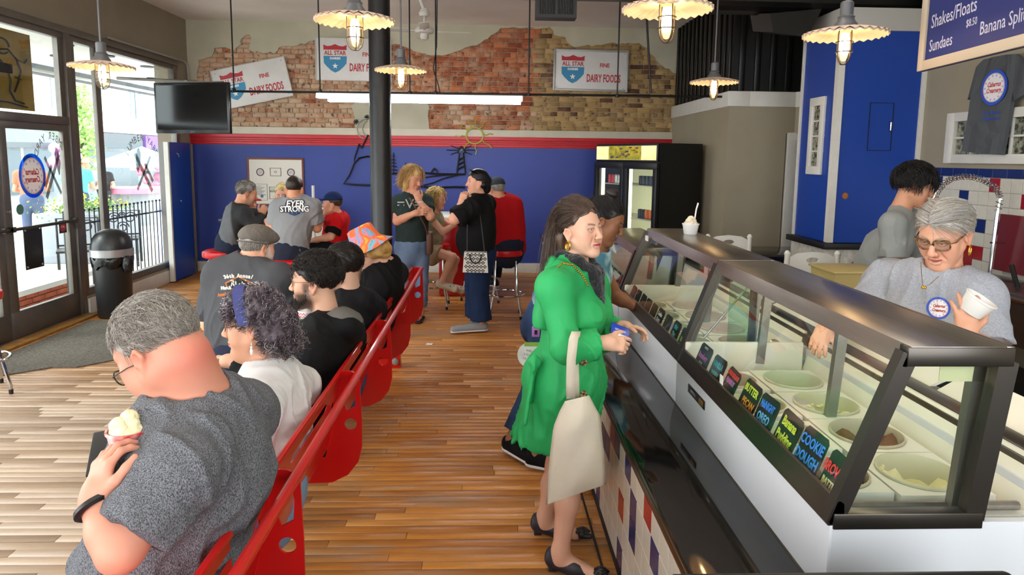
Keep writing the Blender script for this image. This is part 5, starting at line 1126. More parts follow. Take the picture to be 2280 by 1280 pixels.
def surf(fn, lo, hi, v, extra=None):
    """surface nets over a narrow band; returns verts, quads"""
    lo = np.asarray(lo, float); hi = np.asarray(hi, float); S = 4
    n = (np.ceil((hi-lo)/(v*S)).astype(int)+1); N = n*S
    g = np.stack(np.meshgrid(*[np.arange(k) for k in n], indexing='ij'), -1).reshape(-1, 3)
    cc = lo+(g*S+(S-1)/2)*v; d = fn(cc)
    near = np.abs(d) < v*S*1.25+.004+(.012 if extra else 0)
    D = np.repeat(np.repeat(np.repeat(np.where(d > 0, 1., -1.).reshape(n).astype(np.float32), S, 0), S, 1), S, 2)
    o = np.stack(np.meshgrid(*[np.arange(S)]*3, indexing='ij'), -1).reshape(-1, 3)
    idx = (g[near][:, None, :]*S+o[None]).reshape(-1, 3)
    P = lo+idx*v; e = fn(P)
    if extra:
        m = np.abs(e) < .03; e[m] += extra(P[m])
    D[idx[:, 0], idx[:, 1], idx[:, 2]] = e
    B = D < 0; c = np.zeros(tuple(N-1), np.int8)
    for i in (0, 1):
        for j in (0, 1):
            for k in (0, 1): c += B[i:N[0]-1+i, j:N[1]-1+j, k:N[2]-1+k]
    A = np.argwhere((c > 0) & (c < 8)); vid = np.full(tuple(N-1), -1, np.int32); vid[A[:, 0], A[:, 1], A[:, 2]] = np.arange(len(A))
    cs = np.array([[i, j, k] for i in (0, 1) for j in (0, 1) for k in (0, 1)]); val = np.stack([D[A[:, 0]+q[0], A[:, 1]+q[1], A[:, 2]+q[2]] for q in cs], 1)
    acc = np.zeros((len(A), 3)); cnt = np.zeros(len(A))
    for a in range(8):
        for b in range(a+1, 8):
            if np.abs(cs[a]-cs[b]).sum() == 1:
                m = (val[:, a] < 0) != (val[:, b] < 0); t = val[m, a]/(val[m, a]-val[m, b]); acc[m] += cs[a]+t[:, None]*(cs[b]-cs[a]); cnt[m] += 1
    V = lo+(A+acc/cnt[:, None])*v; F = []
    for ax in range(3):
        u, w_ = (ax+1) % 3, (ax+2) % 3; s0 = [slice(None)]*3; s1 = [slice(None)]*3; s0[ax] = slice(0, -1); s1[ax] = slice(1, None)
        E = np.argwhere(B[tuple(s0)] != B[tuple(s1)]); E = E[(E[:, u] > 0) & (E[:, w_] > 0) & (E[:, u] < N[u]-1) & (E[:, w_] < N[w_]-1) & (E[:, ax] < N[ax]-1)]
        du = np.eye(3, dtype=int)[u]; dw = np.eye(3, dtype=int)[w_]
        q = np.stack([vid[tuple((E-du-dw).T)], vid[tuple((E-dw).T)], vid[tuple(E.T)], vid[tuple((E-du).T)]], 1)
        fl = B[tuple(E.T)]; q[~fl] = q[~fl][:, ::-1]; q = q[(q >= 0).all(1)]; F.append(q)
    return V, np.concatenate(F) if F else np.zeros((0, 4), int)
def crop(V, F, keep):
    k = keep(V); F = F[k[F].all(1)]; u = np.unique(F); m = np.full(len(V), -1); m[u] = np.arange(len(u)); return V[u], m[F]
def smooth_mesh(V, F, it=1):
    for _ in range(it):
        acc = np.zeros_like(V); cnt = np.zeros(len(V))
        for i in range(4):
            np.add.at(acc, F[:, i], V[F[:, (i+1) % 4]]); np.add.at(cnt, F[:, i], 1); np.add.at(acc, F[:, (i+1) % 4], V[F[:, i]]); np.add.at(cnt, F[:, (i+1) % 4], 1)
        V = V*.4+.6*acc/np.maximum(cnt, 1)[:, None]
    return V
def solid(name, fn, v, m, parent, lo=None, hi=None, extra=None, col=None, sm=1, keep=None, **tags):
    if lo is None: lo, hi = fn.bounds()
    V, F = surf(fn, lo, hi, v*1.15, extra)
    if keep is not None: V, F = crop(V, F, keep)
    V = smooth_mesh(V, F, sm)
    me = arr_mesh(name, V, F, col(V) if col else None); return link(name, me, m, parent, True, **tags)

# ------------------------------------------------------------------ heads
class Head:
    """c: midpoint between the ears; f: where the face looks; u: up through the crown; s: size (1 = adult)"""
    def __init__(s, c, f, u=(0, 0, 1), sc=1., female=False, jaw=1., fat=0.):
        s.c = V3(c); s.f = nrm(f); r = np.cross(s.f, u); s.r = nrm(r); s.u = np.cross(s.r, s.f); s.s = sc; s.R = np.stack([s.r, s.f, s.u]); s.fem = female; s.jaw = jaw; s.fat = fat
    def w(s, x, y, z): return s.c+(s.r*x+s.f*y+s.u*z)*s.s
    def loc(s, P): return (np.asarray(P)-s.c) @ s.R.T/s.s
    def shape(s, S, smile=0., open_=0.):
        k = s.s; R = s.R; W = s.w
        E = lambda c, r, kk=.03, op='+': S.ell(W(*c), np.array(r)*k, R, kk*k, op)
        C = lambda a, b, r1, r2=None, kk=.015, op='+': S.cone(W(*a), W(*b), r1*k, (r2 if r2 is not None else r1)*k, kk*k, op)
        E((0, -.012, .057), (.073, .094, .083)); E((0, .03, .02), (.064, .06, .088)); fm = .006 if s.fem else 0; E((0, .04, -.045), (.05-fm+s.fat*.3, .046, .055), .03)
        for q in (-1, 1):
            C((q*(.054-fm), .0, -.04+fm), (q*.018, .07, -.083), .02*s.jaw+s.fat*.2, .018*s.jaw, .03)
            E((q*.042, .062, -.002), (.024, .02, .02), .03); E((q*.036, .06, -.035), (.022+s.fat*.4, .022, .024), .03)
        E((0, .078, -.089), (.02*s.jaw, .017, .016), .025)
        if s.fat: E((0, .04, -.1), (.05, .045, .03), .04)
        br = .006 if s.fem else .0085
        for q in (-1, 1): C((q*.012, .088, .043), (q*.046, .072, .043), br, br*.8, .02)
        for q in (-1, 1): E((q*.031, .099, .023), (.018, .0155, .0125), .016, '-')
        C((0, .088, .032), (0, .112, -.009), .0085, .0115, .014); E((0, .113, -.013), (.0125, .012, .0105), .008)
        for q in (-1, 1):
            E((q*.0125, .103, -.017), (.0085, .0095, .0078), .007); E((q*.0065, .110, -.0225), (.0038, .005, .004), .004, '-')
            # lids
            pts = [(.017, .0865, .0235), (.024, .0915, .0305), (.033, .0915, .0315), (.041, .0855, .027), (.0455, .078, .0225)]
            for a, b in zip(pts, pts[1:]): C((q*a[0], a[1], a[2]), (q*b[0], b[1], b[2]), .0036, .0034, .006)
            pts = [(.017, .0865, .0225), (.025, .0895, .0165), (.034, .089, .016), (.0455, .078, .0215)]
            for a, b in zip(pts, pts[1:]): C((q*a[0], a[1], a[2]), (q*b[0], b[1], b[2]), .003, .003, .006)
            # ear
            S.ell(W(q*.076, -.008, .004), np.array((.0095, .019, .031))*k, R, .006*k)
            C((q*.08, .004, .02), (q*.085, -.016, .028), .0045, .0048, .004); C((q*.085, -.016, .028), (q*.086, -.026, .008), .0048, .0045, .004); C((q*.086, -.026, .008), (q*.079, -.006, -.026), .0045, .006, .005)
            S.ell(W(q*.087, -.006, .006), np.array((.007, .010, .016))*k, R, .005*k, '-')
            C((q*.076, .008, .002), (q*.080, .007, -.004), .0045, .004, .004)
        mz = -.0475; c = smile*.008
        for q in (-1, 1):
            C((0, .1015, mz+.0045), (q*.012, .099, mz+.0055), .0052, .0048, .005); C((q*.012, .099, mz+.0055), (q*.025+q*smile*.004, .0875, mz+c), .0048, .0025, .005)
            C((0, .100, mz-.0065-open_*.012), (q*.013, .0965, mz-.006-open_*.010), .0062, .0055, .006); C((q*.013, .0965, mz-.006-open_*.010), (q*.024+q*smile*.004, .087, mz+c-.001), .0055, .003, .006)
            C((0, .107, mz-open_*.005), (q*.015, .1025, mz-open_*.004), .0017+open_*.006, .0014+open_*.005, .003, '-'); C((q*.015, .1025, mz-open_*.004), (q*.026, .091, mz+c), .0014+open_*.004, .001, .003, '-')
            C((q*.021, .094, -.018), (q*.033, .083, -.045), .0022, .0016, .012, '-')
        return S
    def colour(s, base, lip=None, brow=None, blush=.25, stubble=None, stub_amt=.8, scalp=None, hairline=None):
        base = np.array(lin(base)); lip = np.array(lin(lip)) if lip else base*np.array([.85, .6, .6])
        def f(P):
            q = s.loc(P); x, y, z = np.abs(q[:, 0]), q[:, 1], q[:, 2]; c = np.tile(base, (len(P), 1))
            def mixc(m, t): c[:] = c*(1-m[:, None])+np.asarray(t)*m[:, None]
            n = wob(P, 55)*.5+wob(P, 23, 2)*.5; c *= (1+.06*n)[:, None]
            hd = np.clip(1-np.maximum(0, np.linalg.norm(q-np.array([0, .02, .02]), axis=1)-.13)/.03, 0, 1)
            ck = np.exp(-(((x-.043)/.02)**2+((y-.075)/.035)**2+((z+.012)/.022)**2)); mixc(ck*blush, base*np.array([1.0, .62, .58]))
            ns = np.exp(-((x/.015)**2+((y-.118)/.02)**2+((z+.012)/.016)**2)); mixc(ns*blush*.8, base*np.array([1, .68, .64]))
            ea = (x > .071)*np.exp(-((y+.01)/.022)**2-((z-.004)/.028)**2); mixc(ea*.4, base*np.array([1, .6, .55]))
            if stubble is not None:
                m = np.clip((-.012-z)/.02, 0, 1)*np.clip((y+.01)/.02, 0, 1)*np.clip((z+.135)/.02, 0, 1)*hd; m2 = np.clip((x-.045)/.012, 0, 1)*np.clip((.03-z)/.015, 0, 1)*np.clip((y-.005)/.01, 0, 1)*np.clip((.05-y)/.015, 0, 1)*(z > -.05)*hd
                ch_ = 1-np.exp(-(((x-.038)/.016)**2+((z+.012)/.02)**2)); m = np.maximum(m*ch_, m2); mixc(m*stub_amt*(.85+.3*n), lin(stubble))
            lz = np.exp(-(((z+.0475)/(.0085*(1-.45*np.clip(x/.027, 0, 1))))**4))*np.clip((.027-x)/.006, 0, 1)*(y > .083); mixc(lz*.9, lip)
            ln_ = np.exp(-(((z+.0475)/.0016)**2))*(x < .026)*(y > .083); mixc(ln_*.8, lip*.25)
            if brow is not None:
                bz = .044+.006*np.sin(np.clip((x-.010)/.042, 0, 1)*2.4)-.002; m = np.exp(-((z-bz)/.0042)**4)*np.clip((x-.009)/.004, 0, 1)*np.clip((.05-x)/.01, 0, 1)*(y > .05); mixc(m*.85, lin(brow))
            er = np.sqrt(((x-.031)/.0165)**2+((z-.0235)/.0085)**2); el = np.exp(-((er-1)/.22)**2)*(y > .06); mixc(el*.45, base*np.array([.45, .36, .34]))
            if s.fem: mixc(np.exp(-((er-1)/.16)**2)*(y > .06)*(z > .024)*.75, (.01, .008, .008))
            mixc(np.exp(-((x-.0065)/.003)**2-((z+.0225)/.003)**2)*(y > .1)*.8, base*.2)
            if scalp is not None:
                hl = .075 if hairline is None else hairline; m = np.clip((z-hl+np.clip(-y, 0, .1)*1.3)/.02, 0, 1)*(y < .09); mixc(m*.9, lin(scalp))
            return c
        return f
    def eyes(s, parent, iris='4a3a28', gaze=None):
        g = nrm(gaze) if gaze is not None else s.f
        for q in (-1, 1):
            c = s.w(q*.031, .0765, .0235); r = .0125*s.s; b = MB(); b.sphere((0, 0, 0), r, 20, 14)
            me = bpy.data.meshes.new('eye'); b.bm.to_mesh(me); b.bm.free(); V = np.zeros(len(me.vertices)*3); me.vertices.foreach_get('co', V); V = V.reshape(-1, 3)
            z = g; x = nrm(np.cross(z, (0, 0, 1))); y = np.cross(z, x); W_ = V @ np.stack([x, y, z]); d = V[:, 2]/r
            C_ = np.tile(lin('e4dcd4'), (len(V), 1)); C_[d > .83] = lin(iris); C_[d > .95] = (.004, .004, .004)
            me.vertices.foreach_set('co', (W_+c).ravel()); set_col(me, C_); link('eye', me, mat('eye_surface', rough=.12, attr=True), parent, True)
    def cap(s, S, grow=.010, front=.075, side=-.005, back=-.06, k=.02):
        """hair volume over the skull, open at the face"""
        k2 = s.s; W = s.w
        S.ell(W(0, -.012, .057), (np.array((.073, .094, .083))+grow)*k2, s.R, k*k2)
        return S
def hair_solid(hd, name, m, parent, grow=.012, zf=.085, zs=.02, zb=-.04, v=.004, noise=.004, nf=60., add=None, part=None, seed=0., tint=None, fw=.062, streak=None, yscale=(1, 1, 1), sm=1):
    """hair shell: skull grown outward, lower edge zf at the brow, zs above the ears, zb at the nape"""
    S = Sh(.02*hd.s); hd.cap(S, grow); ex = Sh(.02*hd.s)
    if add: add(ex)
    def fn(P):
        d = S(P); q = hd.loc(P); x, y, z = np.abs(q[:, 0]), q[:, 1], q[:, 2]
        t = np.clip((y+.10)/.10, 0, 1); edge = zb+(zs-zb)*t; f = np.clip((y-.02)/.05, 0, 1); edge = edge*(1-f)+zf*f
        edge = edge+.004*np.sin(q[:, 0]*150+seed)+.003*np.sin(q[:, 1]*190)
        d = np.maximum(d, (edge-z)*hd.s)
        if ex.L: e = ex(P); h = np.maximum(.02-np.abs(d-e), 0)/.02; d = np.minimum(d, e)-h*h*.005
        return d
    lo, hi = S.bounds(.03)
    if ex.L: l2, h2 = ex.bounds(.03); lo = np.minimum(lo, l2); hi = np.maximum(hi, h2)
    def extra(P):
        q = hd.loc(P)*np.array(yscale); return -noise*np.abs(wob(q, nf, seed))-noise*.6*wob(q, nf*2.1, seed+4)+noise*.6
    o = None
    V, F = surf(fn, lo, hi, v*1.12, extra); V = smooth_mesh(V, F, sm)
    cols = None
    if tint is not None:
        a, b = np.array(lin(tint[0])), np.array(lin(tint[1])); n = np.clip(.5+.7*wob(hd.loc(V)*np.array(yscale), nf*1.3, seed+7), 0, 1)[:, None]; cols = a*(1-n)+b*n
        if streak is not None: cols = streak(hd.loc(V), cols)
    return link(name, arr_mesh(name, V, F, cols), m, parent, True)
def strands(hd, n, region, flow, length, parent, m, cols, r=.0012, seg=5, curl=0., cfreq=3., lift=.004, grow=.008, seed=0, seglen=None, side=3, grav=0., jit=.25, local_root=None):
    """real locks of hair: thin tapered tubes combed along flow() over the skull"""
    rg = np.random.default_rng(seed+1); k = hd.s; c0 = np.array([0, -.012, .057]); rad = np.array([.073, .094, .083])+grow
    pts = []
    while len(pts) < n:
        d = rg.normal(size=(n*3, 3)); d /= np.linalg.norm(d, axis=1)[:, None]; p = c0+d*rad; pts += list(p[region(p)][:n-len(pts)])
    P = np.array(pts)+rg.normal(size=(n, 3))*.0015; 
    if local_root is not None: P = local_root(rg, n)
    L = (length(P) if callable(length) else np.full(n, length))*rg.uniform(.75, 1.2, n); path = [P.copy()]; cur = P.copy(); vel = None; ph = rg.uniform(0, 6.28, n); fq = cfreq*rg.uniform(.7, 1.3, n); jv = rg.normal(size=(n, 3))*jit
    for i in range(seg):
        d = flow(cur)+jv; nn = (cur-c0)/rad**2; nn /= np.linalg.norm(nn, axis=1)[:, None]
        ins = np.linalg.norm((cur-c0)/rad, axis=1); d = d-np.where((ins < 1.25)[:, None], nn*np.sum(d*nn, 1)[:, None], 0)
        d[:, 2] -= grav*(i/seg); d /= np.maximum(np.linalg.norm(d, axis=1), 1e-6)[:, None]
        if vel is not None: d = d*.6+vel*.4; d /= np.maximum(np.linalg.norm(d, axis=1), 1e-6)[:, None]
        vel = d; cur = cur+d*(L/seg)[:, None]
        e = np.linalg.norm((cur-c0)/rad, axis=1); push = e < 1.0+lift*4; sc = np.where(push, (1.0+lift*4)/np.maximum(e, .01), 1); cur = c0+(cur-c0)*sc[:, None]
        path.append(cur.copy())
    Q = np.stack(path, 1)   # n, seg+1, 3
    if curl:
        t = np.linspace(0, 1, seg+1)[None]; T = np.gradient(Q, axis=1); T /= np.maximum(np.linalg.norm(T, axis=2), 1e-6)[..., None]; a = np.cross(T, np.array([.3, .5, .8])); a /= np.maximum(np.linalg.norm(a, axis=2), 1e-6)[..., None]; b = np.cross(T, a)
        w_ = (2*PI*fq[:, None]*t+ph[:, None]); Q = Q+(a*np.cos(w_)[..., None]+b*np.sin(w_)[..., None])*curl*np.minimum(1, t*4)[..., None]
    W_ = hd.c+(Q*k) @ hd.R; T = np.gradient(W_, axis=1); T /= np.maximum(np.linalg.norm(T, axis=2), 1e-9)[..., None]
    a = np.cross(T, np.array([.37, .51, .77])); a /= np.maximum(np.linalg.norm(a, axis=2), 1e-9)[..., None]; b = np.cross(T, a)
    rr = r*k*rg.uniform(.7, 1.3, (n, 1))*np.linspace(1, .25, seg+1)[None]**.7; ang = np.arange(side)*2*PI/side
    V = (W_[:, :, None, :]+(a[:, :, None, :]*np.cos(ang)[None, None, :, None]+b[:, :, None, :]*np.sin(ang)[None, None, :, None])*rr[:, :, None, None]).reshape(-1, 3)
    i0 = (np.arange(n)[:, None, None]*(seg+1)+np.arange(seg)[None, :, None])*side; kk = np.arange(side)[None, None]; k2 = (kk+1) % side
    F = np.stack([i0+kk, i0+k2, i0+side+k2, i0+side+kk], -1).reshape(-1, 4)
    ca = np.array([lin(c) for c in cols]); ci = ca[rg.integers(0, len(ca), n)]*rg.uniform(.75, 1.2, (n, 1)); C_ = np.repeat(ci, (seg+1)*side, 0)
    return link('hair_locks', arr_mesh('hair_locks', V, F, C_), m, parent, True)
m_hair = mat('hair_fibre', rough=.42, attr=True, spec=.35)
m_skin = mat('skin', rough=.5, attr=True, spec=.35, bump=.06, bscale=350)
# ------------------------------------------------------------------ hands
def hand_shape(S, wr, dirv, nrmv, side, curl=.5, spread=.12, thumb=.6, sc=1., curls=None, thumb_dir=None):
    """dirv: wrist to knuckles; nrmv: out of the back of the hand; side: +1 thumb lies along cross(dirv, nrmv)"""
    d = nrm(dirv); n = nrm(np.asarray(nrmv, float)-d*np.dot(nrmv, d)); t = np.cross(d, n)*side; w = V3(wr); k = sc; tips = []
    S.cone(w, w+d*.03*k, .026*k, .03*k, .02)
    for j, o in enumerate((.028, .010, -.009, -.027)): S.cone(w+d*.02*k+t*o*.7*k, w+d*(.086-.006*abs(j-1))*k+t*o*k, .0135*k, .0105*k, .014*k)
    for j, (o, L) in enumerate(((.029, .068), (.010, .076), (-.009, .071), (-.027, .056))):
        c = (curls[j] if curls is not None else curl); p = w+d*(.088-.006*abs(j-1))*k+t*o*k; a = .0
        dd = nrm(d+t*(o/.03)*spread); rr = .0092*k*(.9 if j == 3 else 1)
        for m_, (f, cc) in enumerate(((.46, .9), (.30, 1.15), (.24, .8))):
            a += c*cc; v = dd*math.cos(a)-n*math.sin(a); q = p+v*L*f*k; S.cone(p, q, rr, rr*.9, .005*k); p = q; rr *= .9
        tips.append((p, v))
    p = w+d*.022*k+t*.022*k; td = nrm(thumb_dir) if thumb_dir is not None else nrm(d*.75+t*.75-n*.35*thumb)
    q = p+td*.042*k; S.cone(p, q, .016*k, .0125*k, .012*k); t2 = nrm(td*.8+d*.5-n*.5*thumb-t*.3*thumb); z = q+t2*.03*k; S.cone(q, z, .0118*k, .0105*k, .005*k); y = z+nrm(t2-n*.3*thumb-t*.3*thumb)*.024*k; S.cone(z, y, .0105*k, .0085*k, .005*k); tips.append((y, t2))
    return tips
# ------------------------------------------------------------------ text wrapped on clothing
def wrap(o, target, direction=None, off=.0015):
    """press a flat print onto a garment along direction"""
    if direction is None: direction = sum((v.co for v in o.data.vertices), Vector())/max(1, len(o.data.vertices))-CAMP
    me = target.data; dg = [v.co for v in me.vertices]; bv = BVHTree.FromPolygons([v.co for v in me.vertices], [tuple(p.vertices) for p in me.polygons]); d = Vector(direction).normalized()
    bm = bmesh.new(); bm.from_mesh(o.data)
    for v in bm.verts:
        h = bv.ray_cast(v.co-d*.5, d)
        if h[0] is not None: v.co = h[0]-d*off+d*0
    bm.to_mesh(o.data); bm.free()
def subdiv(o, n=2):
    bm = bmesh.new(); bm.from_mesh(o.data); bmesh.ops.triangulate(bm, faces=bm.faces); bmesh.ops.subdivide_edges(bm, edges=bm.edges, cuts=n, use_grid_fill=True); bm.to_mesh(o.data); bm.free()
# ------------------------------------------------------------------ one figure: skin, garments, shoes
def _sleeve(S, a, b, r1, r2, k=None):
    a, b = V3(a), V3(b); m = max(r1, r2)+.02
    S.L.append(('t', (a, b, r1, r2), k if k is not None else S.k, '+', np.minimum(a, b)-m, np.maximum(a, b)+m)); return S
Sh.sleeve = _sleeve
_oldcall = Sh.__call__
def _call(S, P):
    if not any(x[0] == 't' for x in S.L): return _oldcall(S, P)
    T = Sh(S.k); T.L = [x for x in S.L if x[0] != 't']; rest = [x for x in S.L if x[0] == 't']
    pl_ = [x for x in T.L if x[3] != '+']; T.L = [x for x in T.L if x[3] == '+']
    D = _oldcall(T, P) if T.L else np.full(len(P), 9., np.float32)
    for kind, (a, b, r1, r2), k, op, lo, hi in rest:
        m = np.all((P > lo-k-.05) & (P < hi+k+.05), axis=1)
        if not m.any(): continue
        Q = P[m]; d = nrm(b-a); L = np.linalg.norm(b-a); t = (Q-a) @ d; rad = np.linalg.norm(Q-a-np.outer(t, d), axis=1); e = rad-(r1+np.clip(t/L, 0, 1)*(r2-r1)); e = np.where(t < 0, np.linalg.norm(Q-a, axis=1)-r1, e); e = np.maximum(e, t-L)
        B = D[m]; h = np.maximum(k-np.abs(B-e), 0)/k; w_ = np.clip((L*.55-t)/(L*.3), 0, 1); D[m] = np.minimum(B, e)-h*h*k*.25*w_
    U = Sh(S.k); 
    if pl_:
        for x in pl_:
            kind, d, k, op, lo, hi = x; one = Sh(S.k)
            if kind == 'p': e = (P-d[0]) @ d[1]
            else: one.L = [(kind, d, .0001, '+', lo, hi)]; e = -_oldcall(one, P)
            h = np.maximum(k-np.abs(D-e), 0)/k; D = np.maximum(D, e)+h*h*k*.25
    return D
Sh.__call__ = _call
def torso(S, J, g=1., i=0., belly=0., bust=0., k=.05, hw=.165, ww=.150, cw=.165, dep=.72, sh=.062):
    ax = J['fw']; pel, wai, che, nek = J['pel'], J['wai'], J['che'], J['nek']; sl, sr = J['shL'], J['shR']
    S.flat(pel, wai, hw*g+i, ww*g+i, ax, dep, k); S.flat(wai, che, ww*g+i, cw*g+i, ax, dep-.02, k)
    mid = che+(nek-che)*.55; S.flat(che, mid, cw*g+i, .115*g+i, ax, dep-.1, k)
    for q in (sl, sr): S.cone(mid-(nek-che)*.1, q, .075*g+i, sh*g+i, k); S.cone(nek, nek*.45+q*.55, .05*g+i*.6, .052*g+i*.7, k)
    if belly: S.ell(wai*.6+pel*.4+ax*(.06+belly*.6), np.array((ww*g+i*.5, .09+belly, .13*g+i*.5)), np.stack([nrm(np.cross(ax, nrm(nek-pel))), ax, nrm(nek-pel)]), k*1.4)
    if bust:
        rt = nrm(np.cross(ax, nrm(nek-pel)))
        for q in (-1, 1): S.ell(che+ax*(.085*g)+rt*q*.075*g-nrm(nek-pel)*.01, bust+i*.6, None, k)
    return S
def limb_pts(J): return (J['shL'], J['elL'], J['wrL']), (J['shR'], J['elR'], J['wrR']), (J['hiL'], J['knL'], J['anL']), (J['hiR'], J['knR'], J['anR'])
def fill_joints(J, seated=None):
    J = {k: V3(v) for k, v in J.items()}; up = nrm(J['nek']-J['pel']); J['fw'] = nrm(J['fw']); rt = nrm(np.cross(J['fw'], up)); g = J.pop('g', None)
    J.setdefault('wai', J['pel']*.6+J['nek']*.4); J.setdefault('che', J['pel']*.3+J['nek']*.7)
    J.setdefault('hiL', J['pel']-rt*.09); J.setdefault('hiR', J['pel']+rt*.09)
    for s, q in (('L', -1), ('R', 1)):
        if 'kn'+s not in J:
            if seated is not None: J['kn'+s] = J['hi'+s]+J['fw']*.42*[1, 1, 0]+rt*q*.05; J['an'+s] = J['kn'+s]*[1, 1, 0]+np.array([0, 0, seated+.08])+J['fw']*[.03, .03, 0]
            else: J['an'+s] = np.array([J['hi'+s][0], J['hi'+s][1], .08]); J['kn'+s] = J['hi'+s]*.48+J['an'+s]*.52+J['fw']*.02
        J.setdefault('to'+s, J['an'+s]+nrm(J['fw']*[1, 1, 0])*.15+np.array([0, 0, -.045]))
    return J
def person(label, J, hd, skin='d9a98c', g=1., arm=1., leg=1., vb=.012, vh=.004, va=.006, tors=None, hands=(), face=None, colr=None, shirt=None, pants=None, shoes=None, iris='4a3a28', gaze=None, seated=None, eyes=True, neck_r=.056, group=None, fine_legs=False, neck_back=.02, armr=(.052, .043, .042, .028)):
    vb *= 1.3; va *= 1.2; vh *= 1.08
    J = fill_joints(J, seated); root = thing('person', label, 'person', (J['pel'][0], J['pel'][1], min(J['toL'][2], J['toR'][2])))
    tors = tors or {}; S = Sh(.03); torso(S, J, g, -.008, **tors)
    L, R, LL, RL = limb_pts(J); S.cone(J['nek']-nrm(J['nek']-J['pel'])*.03, hd.w(0, -neck_back, -.03), neck_r*1.08*hd.s, neck_r*hd.s, .03)
    for a, b, c in (L, R):
        S.cone(a, b, armr[0]*arm*g, armr[1]*arm*g, .03); mid = b*.62+c*.38; S.cone(b, mid, armr[1]*arm*g, armr[2]*arm*g, .02); S.cone(mid, c, armr[2]*arm*g, armr[3]*arm*.98, .02)
    for (a, b, c), t in ((LL, J['toL']), (RL, J['toR'])):
        S.cone(a, b, .085*leg*g, .055*leg*g, .03); mid = b*.62+c*.38-J['fw']*.012*0; S.cone(b, mid, .052*leg*g, .055*leg*g, .03); S.cone(mid, c, .055*leg*g, .034*leg, .03); S.cone(c, c+np.array([0, 0, -.03]), .036, .034); S.cone(c+np.array([0, 0, -.03]), t, .034, .026, .02)
    hd.shape(S, **(face or {}))
    boxes = [(hd.c-.2*hd.s-np.array([0, 0, .03]), hd.c+.19*hd.s, vh)]
    for h in hands:
        s = h['s']; w_ = J['wr'+s]; el = J['el'+s]; d = h.get('d', w_-el)
        hand_shape(S, w_-nrm(w_-el)*.01, d, h['n'], h.get('side', 1 if s == 'L' else -1), h.get('curl', .5), h.get('spread', .12), h.get('thumb', .6), h.get('sc', 1.)*hd.s**.5, h.get('curls'), h.get('td'))
        c = w_+nrm(d)*.08; boxes.append((c-.135, c+.135, h.get('v', .0035)))
    for s in 'LR':
        a, b = J['el'+s], J['wr'+s]; u = J['sh'+s]*.5+a*.5; boxes.append((np.minimum(np.minimum(a, b), u)-.07, np.maximum(np.maximum(a, b), u)+.07, va))
        if not any(h['s'] == s for h in hands): S.cone(b, b+nrm(b-a)*.09, .03, .022, .02)
    if fine_legs:
        for s in 'LR': a, b = J['kn'+s], J['an'+s]; boxes.append((np.minimum(a, b)-.12, np.maximum(a, b)+.12, va))
    VV, FF, CC = [], [], []; off = 0; cf = colr or hd.colour(skin)
    full_lo, full_hi = S.bounds(.03); done = []
    def inside(V, b, m): return ((V > b[0]+m) & (V < b[1]-m)).all(1)
    order = sorted(boxes, key=lambda b: b[2])
    for bi, b in enumerate(order+[(full_lo, full_hi, vb)]):
        V, F = surf(S, np.maximum(b[0], full_lo), np.minimum(b[1], full_hi), b[2]); 
        if not len(F): continue
        keep = np.ones(len(V), bool)
        for d in done: keep &= ~inside(V, d, b[2]*1.2)
        F = F[keep[F].all(1)]; u = np.unique(F)
        if not len(u): continue
        m = np.full(len(V), -1); m[u] = np.arange(len(u)); V = smooth_mesh(V[u], m[F], 1); F = m[F]; VV.append(V); FF.append(F+off); CC.append(cf(V)); off += len(V); done.append(b)
    link('body', arr_mesh('body', np.concatenate(VV), np.concatenate(FF), np.concatenate(CC)), m_skin, root, True)
    if eyes: hd.eyes(root, iris, gaze)
    out = dict(root=root, J=J, S=S, hd=hd)
    if shirt:
        q = dict(i=.014, sl=.5, amp=.004, f=24, v=vb*.55, fl=.012, neck=.078, hem=.0, k=.05, name='shirt'); q.update(shirt)
        T = Sh(q['k']); torso(T, J, g, q['i'], **tors); A = []
        for a, b, c in (L, R):
            s_ = q['sl']
            if s_ <= 1: e = a+(b-a)*s_; T.sleeve(a, e, (armr[0]*arm*g+q['i']+.006), (armr[0]+(armr[1]-armr[0])*s_)*arm*g+q['i']+q['fl'], .05)
            else: T.cone(a, b, armr[0]*arm*g+q['i'], armr[1]*arm*g+q['i'], .04); e = b+(c-b)*(s_-1); T.sleeve(b, e, armr[1]*arm*g+q['i'], armr[3]*arm+q['i']*.9+q['fl']*.5, .03)
        if q.get('add'): q['add'](T, J)
        up = nrm(J['nek']-J['pel']); T.plane(J['pel']-up*q['hem'] if q.get('hemz') is None else np.array([0, 0, q['hemz']]), -up if q.get('hemz') is None else (0, 0, -1))
        if q['neck']:
            n0 = J['nek']-up*.03; n1 = hd.w(0, -neck_back, -.03); d_ = n1-n0; T.cone(n0+d_*q.get('nt', .42)+up*q.get('nup', .03)*.4, n1+d_*.3, q['neck'], q['neck']*1.1, .012, '-')
        if q.get('add2'): q['add2'](T, J)
        lo, hi = T.bounds(.03); fo = folds(q['amp'], q['f'], q.get('seed', len(label)), q.get('stretch', (1, 1, .5)))
        out['shirt'] = solid(q['name'], T, q['v'], q['m'], root, lo, hi, fo, q.get('col'), q.get('sm', 1)); out['T'] = T
